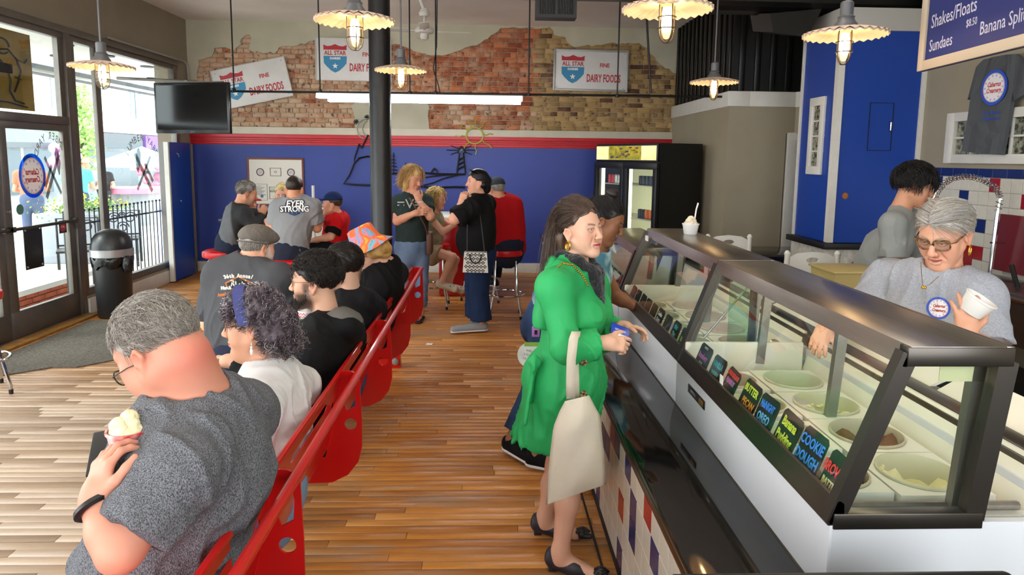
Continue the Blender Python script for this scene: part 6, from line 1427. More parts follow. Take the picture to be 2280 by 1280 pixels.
    if pants:
        q = dict(i=.014, len=1.9, amp=.004, f=26, v=vb*.85, name='trousers', top=.07, flare=.0); q.update(pants)
        T = Sh(.04); up = nrm(J['nek']-J['pel']); hwp = tors.get('hw', .165)*g+q['i']-.016
        T.flat(J['pel'], J['pel']+up*q['top'], hwp*1.0, hwp*.97, J['fw'], tors.get('dep', .72)+.02); T.flat(J['pel']-J['fw']*.02, J['pel']-up*.07-J['fw']*.02, hwp*1.0, hwp*.9, J['fw'], tors.get('dep', .72)+.06)
        for a, b, c in (LL, RL):
            if q['len'] <= 1: e = a+(b-a)*q['len']; T.sleeve(a, e, .088*leg*g+q['i'], (.088-.03*q['len'])*leg*g+q['i']+.015+q['flare'], .04)
            else: T.cone(a, b, .088*leg*g+q['i'], .058*leg*g+q['i'], .03); e = b+(c-b)*(q['len']-1); T.sleeve(b, e, .058*leg*g+q['i'], .045*leg*g+q['i']+q['flare'], .03)
        T.plane(J['pel']+up*(q['top']+.03), up); lo, hi = T.bounds(.03)
        out['pants'] = solid(q['name'], T, q['v'], q['m'], root, lo, hi, folds(q['amp'], q['f'], 3.+len(label)), q.get('col'))
    if shoes:
        for s in 'LR':
            an, to = J['an'+s], J['to'+s]; d = nrm((to-an)*[1, 1, 0]); z0 = to[2]-.025
            X = Sh(.02); h = np.array([an[0], an[1], z0+.036])-d*.03; t = np.array([to[0], to[1], z0+.03])+d*.035
            X.cone(h, t, .040, .034); X.cone(h+np.array([0, 0, .02]), an+np.array([0, 0, shoes.get('top', .0)-.01]), .042, .042, .02); X.cone(h+d*.06+[0, 0, .02], t, .04, .03, .02); X.plane((0, 0, z0+.012), (0, 0, -1))
            if shoes.get('low'): X.cone(an+[0, 0, .03], h+[0, 0, .05]+d*.05, .038, .036, .01, '-')
            o = solid('shoe', X, shoes.get('v', .006), shoes['m'], root, sm=1)
            Y = Sh(.02); Y.cone(h-[0, 0, .012], t-[0, 0, .012], .045, .038); Y.plane((0, 0, z0+.02), (0, 0, 1), .002); Y.plane((0, 0, z0), (0, 0, -1), .002); solid('sole', Y, shoes.get('v', .006), shoes.get('sole', m_rubber), o, sm=1)
    return out
def glasses(hd, parent, m, lens_r=(.024, .018), thick=.0016, tint=None, square=False, rim=True):
    g = MB(); lo = []
    for q in (-1, 1):
        c = np.array([q*.0325, .101, .0215]); pts = []
        for k in range(20):
            a = 2*PI*k/20; ca, sa = math.cos(a), math.sin(a)
            if square: ca = math.copysign(abs(ca)**.6, ca); sa = math.copysign(abs(sa)**.6, sa)
            pts.append(Vector(hd.w(c[0]+lens_r[0]*ca, c[1]-.012*(lens_r[0]*ca*q/.024 if lens_r[0]*ca*q > 0 else 0), c[2]+lens_r[1]*sa)))
        lo.append(pts)
        if rim: g.tube(pts, thick*hd.s*1.15, 6, closed=True)
        g.tube([Vector(hd.w(*p)) for p in ((q*.056, .09, .026), (q*.073, .075, .027), (q*.078, .02, .026), (q*.08, -.005, .022), (q*.079, -.022, .0))], thick*hd.s, 6)
    g.tube([Vector(hd.w(*p)) for p in ((-.009, .101, .025), (-.004, .108, .028), (.004, .108, .028), (.009, .101, .025))], thick*hd.s, 6)
    o = g.build('glasses_frame', m, parent)
    b = MB()
    for pts in lo: b.bm.faces.new([b.bm.verts.new(p) for p in pts])
    b.build('lenses', glass_mat('lens_glass', 'e8ecec', .8), o, False)
def cloth(name, c='808080', **k):
    k.setdefault('rough', .85); k.setdefault('spec', .15); k.setdefault('bump', .15); k.setdefault('bscale', 400); k.setdefault('noise', .06); k.setdefault('nscale', 12); return mat(name, c, **k)
# ================================================================== the people
A = at
def run_near_man():
    hd = Head(A(362, 787, 1.66), (-.80, .22, -.52), (-.5, .1, .85), 1.04, jaw=1.15, fat=.02)
    J = dict(pel=(-.86, 1.6, .55), wai=(-.80, 1.62, .76), che=(-.735, 1.64, .98), nek=A(458, 905, 1.70), fw=(-.86, .42, -.28),
             shL=A(400, 1050, 1.47), elL=A(268, 1226, 1.34), wrL=A(208, 1112, 1.40), shR=A(545, 925, 1.86), elR=(-1.05, 2.02, .84), wrR=A(318, 940, 1.76),
             hiL=(-.92, 1.46, .54), hiR=(-.9, 1.70, .54), knL=A(195, 1225, 1.4)+Vector((-.05, 0, -.05)), anL=(-1.30, 1.22, .08), knR=(-1.30, 1.60, .54), anR=(-1.32, 1.62, .08))
    J['knL'] = (-1.24, 1.30, .60)
    m = mat('heather_grey_jersey', '3e3f43', .9, spec=.1, c2='7e8084', nscale=520, stretch=(1, 1, .4), bump=.2, bscale=300)
    cf0 = hd.colour('d08f76', blush=.5, stubble=None)
    def cf(P):
        c = cf0(P); q = hd.loc(P); t = np.exp(-((q[:, 1]+.09)/.07)**2-((q[:, 2]+.05)/.045)**2-(q[:, 0]/.09)**2); return c*(1-t[:, None]*.55)+np.array(lin('d8685c'))*t[:, None]*.55
    p = person('grey haired man in a heather grey t-shirt bent over his cup on the bench', J, hd, 'd08f76', g=1.1, arm=.95, vb=.014, vh=.0034, va=.006, tors=dict(belly=.02, cw=.17, ww=.155, hw=.165, sh=.056),
               hands=[dict(s='L', n=(-.5, -.7, .1), d=(.05, .3, .8), curl=.6), dict(s='R', n=(-.3, .2, .9), d=(.2, -.4, .55), curl=.7)], colr=cf,
               shirt=dict(m=m, i=.022, sl=.80, amp=.007, f=17, v=.0065, hem=.02, neck=.088, nup=.0, nt=.5, stretch=(1, 1, .55), fl=.018),
               pants=dict(m=cloth('grey_shorts', '6c6e74', noise=.3, nscale=200), len=.85), shoes=dict(m=cloth('grey_trainer', '55565a')), neck_r=.078, neck_back=.03)
    r = p['root']
    # raglan seam and neck band lines
    hair_solid(hd, 'hair', m_hair, r, .009, .078, .022, -.035, .0035, .004, 70, tint=('7e766c', 'a89f94'), yscale=(1, .5, 1))
    fl = lambda P: np.stack([P[:, 0]*.5, -.6+0*P[:, 1], -.9-.0*P[:, 2]], 1)+np.stack([np.sin(P[:, 2]*60)*.4, P[:, 1]*2, np.sin(P[:, 0]*50)*.3], 1)
    reg = lambda p: (p[:, 2] > np.where(p[:, 1] > .02, .082, np.where(p[:, 1] > -.04, .030, -.025))) 
    strands(hd, 5600, reg, fl, .034, r, m_hair, ['8a8177', 'a39b90', 'b9b1a6', 'c9c2b8', '7a7168', '9a9086'], r=.0008, seg=2, lift=.008, grow=.010, seed=2, jit=.45)
    reg2 = lambda p: (p[:, 2] < .04) & (p[:, 2] > -.045) & (p[:, 1] < .01)
    strands(hd, 900, reg2, lambda P: np.tile([0., -.3, -1.], (len(P), 1)), .012, r, m_hair, ['8f867b', 'b3aca2', 'a0968c'], r=.0006, seg=2, lift=.003, grow=.002, seed=5)
    gm = mat('dark_glasses_wire', '2c2724', .3, .7)
    g2 = Head(hd.w(0, .012, -.020), hd.f, hd.u, hd.s); glasses(g2, r, gm, (.025, .019), .0014)
    # seams
    Tm = p['shirt']
    b = MB(); J = p['J']
    watch = MB(); w_ = V3(J['wrL'])*.86+V3(J['elL'])*.14; d = nrm(J['wrL']-J['elL'])
    x = nrm(np.cross(d, (0, 0, 1))); y = np.cross(d, x); watch.tube([Vector(w_+x*.038*math.cos(a)+y*.038*math.sin(a)) for a in [k*2*PI/24 for k in range(24)]], .009, 6, closed=True).build('watch_strap', m_black, r)
    # cup of ice cream and spoon, phone
    cp = Vector(J['wrL'])+Vector((.02, .115, .085)); ice_cup('ice_cream_cup', 'red and white ice cream cup in the hand of the man in heather grey', cp-Vector((0, 0, .03)), .045, .055, mat('red_striped_cup', 'c0272d', .5, c2='e8e4e0', nscale=16), True, scol='efe6b8')
    sp = tag(MB().tube([A(270, 960, 1.74), A(300, 920, 1.74), A(323, 893, 1.74)], [.007, .005, .003], 8).build('plastic_spoon', mat('clear_plastic', 'd8d4d6', .2)), 'clear plastic spoon in the raised hand of the man in heather grey', 'spoon')
    ph = tag(MB().box((-.04, -.075, -.005), (.04, .075, .005), .004, M=frame(A(235, 1005, 1.85), (1, .3, .1), (.1, .9, .5))).build('phone', m_black), 'black phone beyond the cup of the man in heather grey', 'phone')
def run_curly():
    hd = Head(A(568, 728, 2.44), (-.93, -.05, -.12), (-.1, 0, 1), .98, female=True, fat=.02)
    J = dict(pel=(-.83, 2.36, .53), wai=(-.80, 2.37, .72), che=A(604, 905, 2.42), nek=A(604, 822, 2.44), fw=(-.96, -.05, -.2),
             shL=A(575, 905, 2.24), elL=A(480, 985, 2.18), wrL=(-1.13, 2.22, .93), shR=A(664, 862, 2.64), elR=(-.98, 2.72, .78), wrR=(-1.15, 2.6, .86), knL=(-1.28, 2.26, .56), anL=(-1.3, 2.25, .08), knR=(-1.28, 2.5, .56), anR=(-1.3, 2.52, .08))
    p = person('woman with curly purple grey hair in a white t-shirt on the bench', J, hd, 'd09a7c', g=1.02, vb=.014, vh=.0035, va=.0065, tors=dict(bust=.075, belly=.03, hw=.18, ww=.165), hands=[dict(s='L', n=(0, -.8, .4), d=(-.5, .2, .6), curl=.9), dict(s='R', n=(0, 0, 1), d=(-.8, -.3, .1), curl=.6)],
               face=dict(), colr=hd.colour('d09a7c', lip='b5605a', brow='4a3a36', blush=.35), gaze=(-.9, 0, -.3),
               shirt=dict(m=cloth('white_cotton', 'd9d7d6'), i=.018, sl=.85, amp=.007, f=20, v=.006, hem=.03, neck=.075, fl=.015), pants=dict(m=cloth('pale_denim', '7f97b3', noise=.2, nscale=8)), shoes=dict(m=m_black))
    r = p['root']
    def addh(S):
        W = hd.w; k = hd.s
        for x, y, z, q in ((0, -.02, .075, .098), (0, -.085, .02, .075), (.05, -.075, -.03, .055), (-.05, -.075, -.03, .055), (0, -.105, -.04, .06), (.06, -.03, .06, .05), (-.06, -.03, .06, .05), (0, .045, .105, .055), (.03, .05, .095, .045), (-.03, .05, .095, .045), (-.068, -.045, .0, .035), (.068, -.045, .0, .035)): S.ell(W(x, y, z), q*k*.9, None, .03*k)
    hair_solid(hd, 'hair', m_hair, r, .006, .085, .05, .0, .0042, .008, 95, add=addh, tint=('2a2127', '5d5158'))
    rg = np.random.default_rng(4)
    def root(rg, n):
        out = []
        cs = np.array([(0, -.02, .075, .092), (0, -.085, .02, .07), (.05, -.075, -.03, .05), (-.05, -.075, -.03, .05), (0, -.105, -.04, .055), (.06, -.03, .06, .046), (-.06, -.03, .06, .046), (0, .045, .105, .05), (-.04, .05, .09, .04), (.04, .05, .09, .04), (-.068, -.05, .0, .03), (.068, -.05, .0, .03)])
        w_ = cs[:, 3]**2; i = rg.choice(len(cs), n, p=w_/w_.sum()); d = rg.normal(size=(n, 3)); d /= np.linalg.norm(d, axis=1)[:, None]; return cs[i, :3]+d*cs[i, 3:4]*rg.uniform(.86, 1.03, (n, 1))
    fl = lambda P: np.stack([P[:, 0]*2, (P[:, 1])*1.2, -.9+0*P[:, 2]], 1)
    strands(hd, 3000, (lambda p: p[:, 2] > -9), fl, .055, r, m_hair, ['3a2f36', '574a52', '6a5c66', '7a6d74', '9a9096', '4a3a4c', '4a3e44', 'a8a0a2'], r=.0014, seg=8, curl=.008, cfreq=2.0, lift=0, seed=8, local_root=root, grav=.5)
    strands(hd, 420, (lambda p: p[:, 2] > -9), fl, .05, r, m_hair, ['cfc9c6', 'e2dedb', 'a89ea4'], r=.0010, seg=9, curl=.009, cfreq=2.4, lift=0, seed=9, local_root=root, grav=.5)
    # head band
    bd = MB(); n = 22; ring = []
    for k in range(n+1):
        a = PI*(k/n); c = Vector(hd.w(.098*math.cos(a), .008+.018*math.sin(a), .03+.135*math.sin(a))); t = Vector(hd.f); bd.bm.verts.new(c-t*.019); bd.bm.verts.new(c+t*.019+Vector(hd.u)*.004)
    bd.bm.verts.ensure_lookup_table()
    for k in range(n): bd.bm.faces.new([bd.bm.verts[i] for i in (2*k, 2*k+1, 2*k+3, 2*k+2)])
    bd.build('head_band', mat('navy_headband', '3a3f78', .7, noise=.3, nscale=25), r, True)
    glasses(hd, r, mat('gold_wire', '6a5238', .3, .8), (.023, .017), .0010)
    e = MB(); c = Vector(hd.w(-.083, -.004, -.038)); e.tube([c, c+Vector((0, 0, -.012))], .0015, 6).sphere(c+Vector((0, 0, -.018)), .005, 8, 6).sphere(c+Vector((0, 0, -.034)), 1, 10, 8, (.006, .006, .013)); e.build('earring', mat('pearl', 'e4e2de', .2), r)
    # waffle cone in her hand
    wc = thing('waffle_cone', 'waffle cone of white ice cream held by the woman with curly hair', 'ice cream', A(466, 800, 2.26))
    M = frame(A(468, 812, 2.26), (1, .1, .25), (-.28, .1, .95)); Mz = M @ Matrix.Rotation(-PI/2, 4, 'X')
    MB().lathe([(.003, -.11), (.031, .01), (.033, .012), (.03, .01)], M=Mz, seg=20).build('cone', mat('waffle', 'b5803e', .7, noise=.3, nscale=80), wc)
    gr = MB()
    for k in range(8):
        for sgn in (1, -1): gr.tube([Mz @ Vector(((.031+.28*(t-.01))*math.cos(k*PI/4+sgn*(t)*14), (.031+.28*(t-.01))*math.sin(k*PI/4+sgn*t*14), t)) for t in np.linspace(-.08, .01, 7)], .0012, 4)
    gr.build('waffle_ridges', mat('waffle_dark', 'c8954e', .7), wc)
    b = MB(); rr = random.Random(3)
    for k in range(16): a = rr.uniform(0, 6.3); q = rr.uniform(0, .024); b.sphere(Mz @ Vector((q*math.cos(a), q*math.sin(a), .018+rr.uniform(0, .012))), rr.uniform(.008, .015), 8, 6)
    b.build('ice_cream', mat('scoop_pinkwhite', 'efe3e2', .5, bump=.6, bscale=60), wc, True)
    return p
def hood(S, J, back=.09, r=.06):
    up = nrm(J['nek']-J['pel']); n = J['nek']; b = n-J['fw']*back-up*.02; rt = nrm(np.cross(J['fw'], up))
    S.ell(b, (.105, .07, .075), np.stack([rt, J['fw'], up]), .03)
    for q in (-1, 1): S.cone(b+rt*q*.07, n+rt*q*.085+J['fw']*.03+up*.01, r*.8, r*.55, .03); S.cone(n+rt*q*.085+J['fw']*.03+up*.01, n+rt*q*.04+J['fw']*.09-up*.04, r*.5, r*.38, .03)
def run_hoodie():
    hd = Head(A(704, 634, 3.12), (-.96, .03, -.05), (0, 0, 1), 1.03, jaw=1.05)
    J = dict(pel=(-.83, 2.98, .53), wai=(-.80, 2.99, .74), che=A(708, 800, 3.05), nek=A(738, 722, 3.1), fw=(-.98, .02, -.15), shL=A(690, 790, 2.88), elL=A(655, 900, 2.8), wrL=(-1.14, 2.93, .84), shR=A(775, 752, 3.32), elR=(-.96, 3.42, .80), wrR=A(672, 722, 3.2))
    mB = cloth('black_softshell', '141415', rough=.7, bump=.2); mG = cloth('grey_fleece', '6b6762')
    p = person('bearded young man with dark wavy hair, glasses and black hooded jacket on the bench', J, hd, 'd0a084', g=1.0, vb=.014, vh=.0035, va=.007, seated=.0, hands=[dict(s='R', n=(-.2, .3, .8), d=(-.7, -.25, .45), curl=.75), dict(s='L', n=(0, -.2, .9), d=(-.8, .1, 0), curl=.5)],
               colr=hd.colour('d0a084', lip='b87a70', brow='1c1613', blush=.2, stubble='2a211c', stub_amt=.85), gaze=(-1, 0, -.2),
               shirt=dict(m=mB, i=.026, sl=1.9, amp=.007, f=18, v=.006, hem=.02, neck=.0, name='jacket', add=lambda T, J: hood(T, J)), pants=dict(m=cloth('dark_jeans', '23293a')), shoes=dict(m=m_black))
    r = p['root']; J = p['J']; H = Sh(.03); up = nrm(J['nek']-J['pel']); rt = nrm(np.cross(J['fw'], up))
    b = J['nek']-J['fw']*.07+up*.008; H.ell(b, (.098, .075, .062), np.stack([rt, J['fw'], up]), .03)
    for q in (-1, 1): H.cone(b+rt*q*.06, J['nek']+rt*q*.075+J['fw']*.045+up*.022, .05, .03, .03)
    H.cone(J['nek']-up*.05, hd.w(0, -.02, 0), .066, .07, .015, '-')
    solid('hood_lining', H, .005, mG, r, extra=folds(.005, 26, 2))
    hair_solid(hd, 'hair', m_hair, r, .016, .072, .026, -.045, .0035, .007, 60, tint=('0c0908', '1d1613'), add=None)
    fl = lambda P: np.stack([P[:, 0]*2+np.sin(P[:, 1]*70)*.4, -1.0+.9*np.sin(P[:, 2]*60), np.where(P[:, 2] > .09, .15, -.6)+np.sin(P[:, 1]*55)*.4], 1)
    strands(hd, 2600, lambda p: (p[:, 2] > np.where(p[:, 1] > .03, .085, .045)), fl, .05, r, m_hair, ['0e0a08', '1b1410', '2a211b', '3a302a'], r=.0015, seg=5, curl=.004, cfreq=1.2, lift=.016, grow=.016, seed=3, jit=.5)
    strands(hd, 1200, lambda p: (p[:, 2] < .06) & (p[:, 2] > -.045) & (p[:, 1] < .015), lambda P: np.tile([0., -.3, -1.], (len(P), 1)), .014, r, m_hair, ['0e0a08', '1b1410'], r=.0008, seg=2, lift=.002, grow=.006, seed=4)
    # beard
    def jawroot(rg, n):
        out = np.zeros((n, 3)); t = rg.uniform(-1, 1, n); a = np.abs(t); th = a*1.42; out[:, 0] = np.sign(t)*.066*np.sin(th); out[:, 1] = .005+.092*np.cos(th); out[:, 2] = -.075+.052*a**2+rg.uniform(-.03, .022, n)*(1-.3*a); return out
    strands(hd, 3200, lambda p: p[:, 2] > -9, lambda P: np.stack([P[:, 0]*2, .3+0*P[:, 1], -1+0*P[:, 2]], 1), .016, r, m_hair, ['17110d', '2a201a', '3d3029'], r=.0009, seg=2, lift=-.2, seed=6, local_root=jawroot, jit=.4)
    glasses(hd, r, mat('thin_gold_wire', '8a6a40', .3, .9), (.022, .020), .0010)
    cpos = A(686, 722, 3.14); t = ice_cup('ice_cream_cup', 'paper cup with rainbow zigzag stripes held by the bearded young man', cpos, .044, .07, m_paper, True, scol='e6dcd0')
    for k, c in enumerate(('d8365a', 'd8365a', '4aa83a', '2f62c8')):
        MB().tube([cpos+Vector(((.0365+.0075*(zz/.07))*math.cos(a), (.0365+.0075*(zz/.07))*math.sin(a), zz)) for a, zz in [(2*PI*j/32, .058-k*.014+.005*(1 if j % 2 else -1)) for j in range(32)]], .0022, 4, closed=True).build('stripe', mat('stripe_'+c, c, .5), t)
    w_ = V3(J['wrR'])-nrm(J['wrR']-J['elR'])*.02; d = nrm(J['wrR']-J['elR']); x = nrm(np.cross(d, (0, 0, 1))); y = np.cross(d, x)
    MB().tube([Vector(w_+x*.031*math.cos(a)+y*.031*math.sin(a)) for a in [k*2*PI/20 for k in range(20)]], .008, 6, closed=True).build('watch_strap', m_black, r)
def run_friend():
    hd = Head(A(765, 600, 3.72), (-.95, .2, -.12), (0, 0, 1), 1.0)
    J = dict(pel=(-.83, 3.66, .53), nek=A(786, 668, 3.75), fw=(-.98, .05, -.2), shL=A(770, 720, 3.55), elL=(-1.0, 3.5, .80), wrL=(-1.2, 3.6, .8), shR=A(830, 690, 3.95), elR=(-.95, 4.0, .8), wrR=(-1.2, 3.9, .8))
    p = person('young person in a black hooded top half hidden behind the bearded man', J, hd, 'd4a68c', vb=.012, vh=.0045, va=.009, seated=0., eyes=True, colr=hd.colour('d4a68c', brow='2a1d16'), shirt=dict(m=cloth('black_fleece', '17171a'), i=.024, sl=1.95, amp=.006, f=18, v=.0075, hem=.02, neck=0, name='hooded_top', add=lambda T, J: hood(T, J, .085, .07)), pants=dict(m=cloth('blue_jeans', '3a5580', noise=.2)), shoes=dict(m=m_black))
    hair_solid(hd, 'hair', m_hair, p['root'], .015, .07, .02, -.05, .0045, .005, 60, tint=('120d0a', '251b15'))
    strands(hd, 900, lambda q: q[:, 2] > .02, lambda P: np.stack([P[:, 0], -.7+0*P[:, 1], -.4+0*P[:, 1]], 1), .04, p['root'], m_hair, ['140e0a', '2a1f18'], r=.0014, seg=4, lift=.01, grow=.014, seed=13)
def run_tiedye():
    hd = Head(A(822, 560, 4.48), (-.82, .12, -.55), (-.3, 0, 1), 1.0, female=True)
    J = dict(pel=(-.83, 4.5, .53), nek=A(868, 590, 4.52), fw=(-.95, .05, -.3), shL=A(850, 640, 4.36), elL=A(812, 720, 4.3), wrL=(-1.05, 4.42, .82), shR=A(880, 610, 4.72), elR=A(795, 650, 4.78), wrR=A(795, 605, 4.62))
    J['elR'] = A(800, 668, 4.72)
    p = person('person in a tie-dye bucket hat and black t-shirt eating an ice cream cone', J, hd, 'e0a98e', vb=.012, vh=.0045, va=.007, seated=0., tors=dict(belly=.03), hands=[dict(s='R', n=(-.2, .7, .3), d=(-.25, -.1, .85), curl=.8)], colr=hd.colour('e0a98e', brow='9a7448', blush=.4),
               shirt=dict(m=cloth('black_cotton', '131314'), i=.022, sl=.9, amp=.006, f=18, v=.0075, hem=.02, neck=.075, fl=.018), pants=dict(m=cloth('black_jeans', '17181c')), shoes=dict(m=m_black)); r = p['root']
    def ah(S):
        for x, y, z, q in ((0, -.07, -.02, .075), (.055, -.03, -.02, .04), (-.055, -.03, -.02, .04), (0, -.095, -.05, .05)): S.ell(hd.w(x, y, z), q, None, .03)
    hair_solid(hd, 'hair', m_hair, r, .012, .08, .0, -.07, .005, .006, 60, add=ah, tint=('a8793c', 'd8ae6a'))
    strands(hd, 700, lambda q: (q[:, 2] < .06) & (q[:, 1] < .03), lambda P: np.stack([P[:, 0]*.5, -.1+0*P[:, 1], -1+0*P[:, 1]], 1), .07, r, m_hair, ['b88848', 'd9b06c', 'e6c690'], r=.0016, seg=4, lift=.02, grow=.018, seed=14, curl=.003)
    # hat
    mt_ = bpy.data.materials.new('tie_dye_cloth'); _M['tie_dye_cloth'] = mt_; mt_.use_nodes = True; nt = mt_.node_tree; N = nt.nodes.new; L = nt.links.new; b = nt.nodes['Principled BSDF']; b.inputs['Roughness'].default_value = .85
    tc = N('ShaderNodeTexCoord'); n = N('ShaderNodeTexNoise'); n.inputs['Scale'].default_value = 9; n.inputs['Detail'].default_value = 2; n.inputs['Distortion'].default_value = 1.5; L(tc.outputs['Object'], n.inputs['Vector'])
    rp = N('ShaderNodeValToRGB'); cr = rp.color_ramp; cr.interpolation = 'LINEAR'; cr.elements[0].position = .30; cr.elements[0].color = (*lin('4a8a4a'), 1); cr.elements[1].position = .78; cr.elements[1].color = (*lin('e8dc5a'), 1)
    for pos, c in ((.38, '78b8c8'), (.43, '8a90c0'), (.47, 'e08a98'), (.52, 'ee6a3c'), (.62, 'f0713a'), (.70, 'f2a83a')): e = cr.elements.new(pos); e.color = (*lin(c), 1)
    L(n.outputs['Fac'], rp.inputs[0]); L(rp.outputs[0], b.inputs['Base Color'])
    Mh = Matrix(((hd.r[0], hd.f[0], hd.u[0], 0), (hd.r[1], hd.f[1], hd.u[1], 0), (hd.r[2], hd.f[2], hd.u[2], 0), (0, 0, 0, 1))) @ Matrix.Rotation(.12, 4, 'X')
    MB().lathe([(.0, .168), (.06, .167), (.083, .158), (.093, .10), (.102, .062), (.104, .058), (.135, .03), (.168, .006), (.17, .002), (.165, .004), (.1, .05)], c=hd.w(0, -.012, .012), M=Mh @ Matrix.Diagonal((.92, 1.06, 1, 1)), seg=48, wave=lambda r_, a: .008*math.sin(a*3+.5)*max(0, r_-.1)/.07).build('bucket_hat', mt_, r)
    c = thing('ice_cream_cone', 'paper wrapped ice cream cone held by the person in the tie-dye hat', 'ice cream', A(795, 572, 4.6)); a, e = A(805, 562, 4.58), A(779, 598, 4.6)
    MB().tube([a, a.lerp(e, .5), e], [.03, .02, .004], 14).build('cone', mat('waffle'), c); MB().tube([a.lerp(e, .45), e], [.026, .006], 14).build('paper_sleeve', mat('blue_print_paper', 'b8c0d4', .6, c2='e8e6ea', nscale=40), c)
    MB().sphere(a+Vector((.01, 0, .012)), .033, 14, 10).build('ice_cream', mat('scoop_pinkwhite'), c, True)
def run_flatcap():
    hd = Head(A(572, 556, 4.16), (.55, .80, -.12), (0, 0, 1), 1.03, fat=.01)
    J = dict(pel=(-1.52, 4.2, .50), nek=A(545, 590, 4.12), fw=(.22, .97, -.15), shL=A(490, 612, 4.12), elL=(-1.85, 4.2, .78), wrL=(-1.72, 4.5, .80), shR=A(620, 622, 4.02), elR=A(652, 672, 4.12), wrR=A(606, 598, 4.36))
    J['pel'] = (-1.50, 4.02, .52); J['elL'] = A(468, 720, 4.2); J['wrL'] = (-1.62, 4.5, .78)
    m = cloth('charcoal_cotton', '4a4b4e', bump=.25)
    p = person('white bearded man in a grey flat cap and charcoal t-shirt with a printed back', J, hd, 'd9a284', g=1.2, arm=1.05, vb=.012, vh=.004, va=.007, seated=0., tors=dict(belly=.05, ww=.165), hands=[dict(s='R', n=(.5, .2, .5), d=(-.3, .2, .7), curl=.8)], colr=hd.colour('d9a284', stubble='d8d2c8', stub_amt=.9, blush=.5),
               shirt=dict(m=m, i=.022, sl=.85, amp=.006, f=17, v=.0065, hem=.06, neck=.078, fl=.018), pants=dict(m=cloth('dark_jeans')), shoes=dict(m=m_black), neck_r=.066); r = p['root']
    hair_solid(hd, 'hair', m_hair, r, .008, .08, .01, -.045, .004, .004, 70, tint=('6e685f', 'b8b2a8'))
    strands(hd, 1100, lambda q: (q[:, 2] < .06) & (q[:, 1] < .02) & (q[:, 2] > -.05), lambda P: np.stack([P[:, 0], -.3+0*P[:, 1], -1+0*P[:, 1]], 1), .03, r, m_hair, ['7d766c', 'a29b90', 'c8c2b8'], r=.0012, seg=3, lift=.006, grow=.008, seed=21)
    def jr(rg, n):
        o = np.zeros((n, 3)); t = rg.uniform(-1, 1, n); a = np.abs(t); o[:, 0] = t*.055; o[:, 1] = .092-.055*a*a-.02*a; o[:, 2] = -.08+.03*a+rg.uniform(-.025, .02, n); return o
    strands(hd, 1100, lambda p: p[:, 2] > -9, lambda P: np.stack([P[:, 0], .35+0*P[:, 1], -1+0*P[:, 1]], 1), .055, r, m_hair, ['e4e0d8', 'cfc9be', 'b5aea3'], r=.0013, seg=3, lift=-.2, seed=22, local_root=jr, jit=.2)
    # flat cap
    Cp = Sh(.03); Cp.ell(hd.w(0, -.006, .085), (.093, .118, .072), hd.R @ np.eye(3), .03); Cp.ell(hd.w(0, .075, .075), (.082, .06, .03), hd.R, .04); Cp.plane(hd.w(0, 0, .045), nrm(-hd.u-hd.f*.12), .01)
    solid('flat_cap', Cp, .004, mat('striped_cap_wool', '6d665e', .9, noise=.25, nscale=60, stretch=(6, .3, .3), bump=.3, bscale=120), r, extra=folds(.002, 40, 1))
    MB().tube([Vector(hd.w(.082*math.cos(t), -.02+.1*math.sin(t), .046-.005*math.sin(t))) for t in np.linspace(0, 2*PI, 28)][:-1], .006, 6, closed=True).build('cap_band', mat('striped_cap_wool'), r)
    n_ = p['J']['nek']; MB().tube([Vector(n_+np.array([.068*math.cos(t), .072*math.sin(t), .035+.012*math.sin(t)])) for t in np.linspace(0, 2*PI, 24)][:-1], .0022, 5, closed=True).build('neck_cord', m_black, r)
    # back print
    T = p['shirt']; mw = mat('shirt_print_pale', 'c9c6bc', .8); mo = mat('shirt_print_orange', 'a8602a', .8); mb_ = mat('shirt_print_black', '141414', .8)
    def pr(s, x, y, size, mm, xs=.85, rot=0.):
        o = text('back_print', s, mm, size, frame(A(x, y, 3.55), (1, 0, 0), (0, .1, 1)) @ Matrix.Rotation(rot, 4, 'Z'), T, .0004, xs=xs, bold=.002); wrap(o, T, None, .003)
    for k, chh in enumerate('36th Annual'):
        if chh != ' ': a = (k-5)*.10; pr(chh, 531+52*math.sin(a)*1.2, 620-10*math.cos(a*2)*.6, .030, mw, .9, -a*.9)
    def pq(pts, mm, off):
        b = MB(); n = len(pts); vs = [b.bm.verts.new(A(x, y, 3.55)) for x, y in pts]; f = b.bm.faces.new(vs); o = b.build('back_print', mm, T, False); subdiv(o, 3); wrap(o, T, None, off)
    pq([(497, 629), (530, 612), (566, 629), (561, 645), (503, 645)], mo, .002); pq([(501, 631), (530, 616), (562, 631), (558, 643), (506, 643)], mb_, .003)
    pr('RUN', 531, 631, .05, mw, .9); pr('to the', 533, 643, .018, mw); pr('March', 503, 641, .026, mw, .9, .05); pr('2025', 562, 641, .026, mw, .9, -.05); pr('SUN', 532, 652, .034, mw); pr('Americana', 500, 655, .028, mo, .7, .15)
    c = thing('ice_cream_cone', 'ice cream cone held up by the man in the flat cap', 'ice cream', A(590, 560, 4.36)); a, e = A(590, 558, 4.4), A(604, 592, 4.36)
    MB().tube([a, e], [.032, .006], 14).build('cone', mat('waffle'), c); MB().sphere(a+Vector((-.005, 0, .015)), .04, 14, 10).build('ice_cream', mat('scoop_peach', 'e6cba8', .5, bump=.5, bscale=60), c, True)
    ch = thing('chair', 'black chair under the man in the flat cap', 'chair', (-1.5, 4.05, 0)); MB().box((-1.72, 3.84, .42), (-1.28, 4.28, .45), .01).build('seat', m_black, ch)
    for x in (-1.70, -1.30):
        for y in (3.86, 4.26): MB().tube([(x, y, 0), (x, y, .43)], .012, 8).build('leg', m_black, ch)
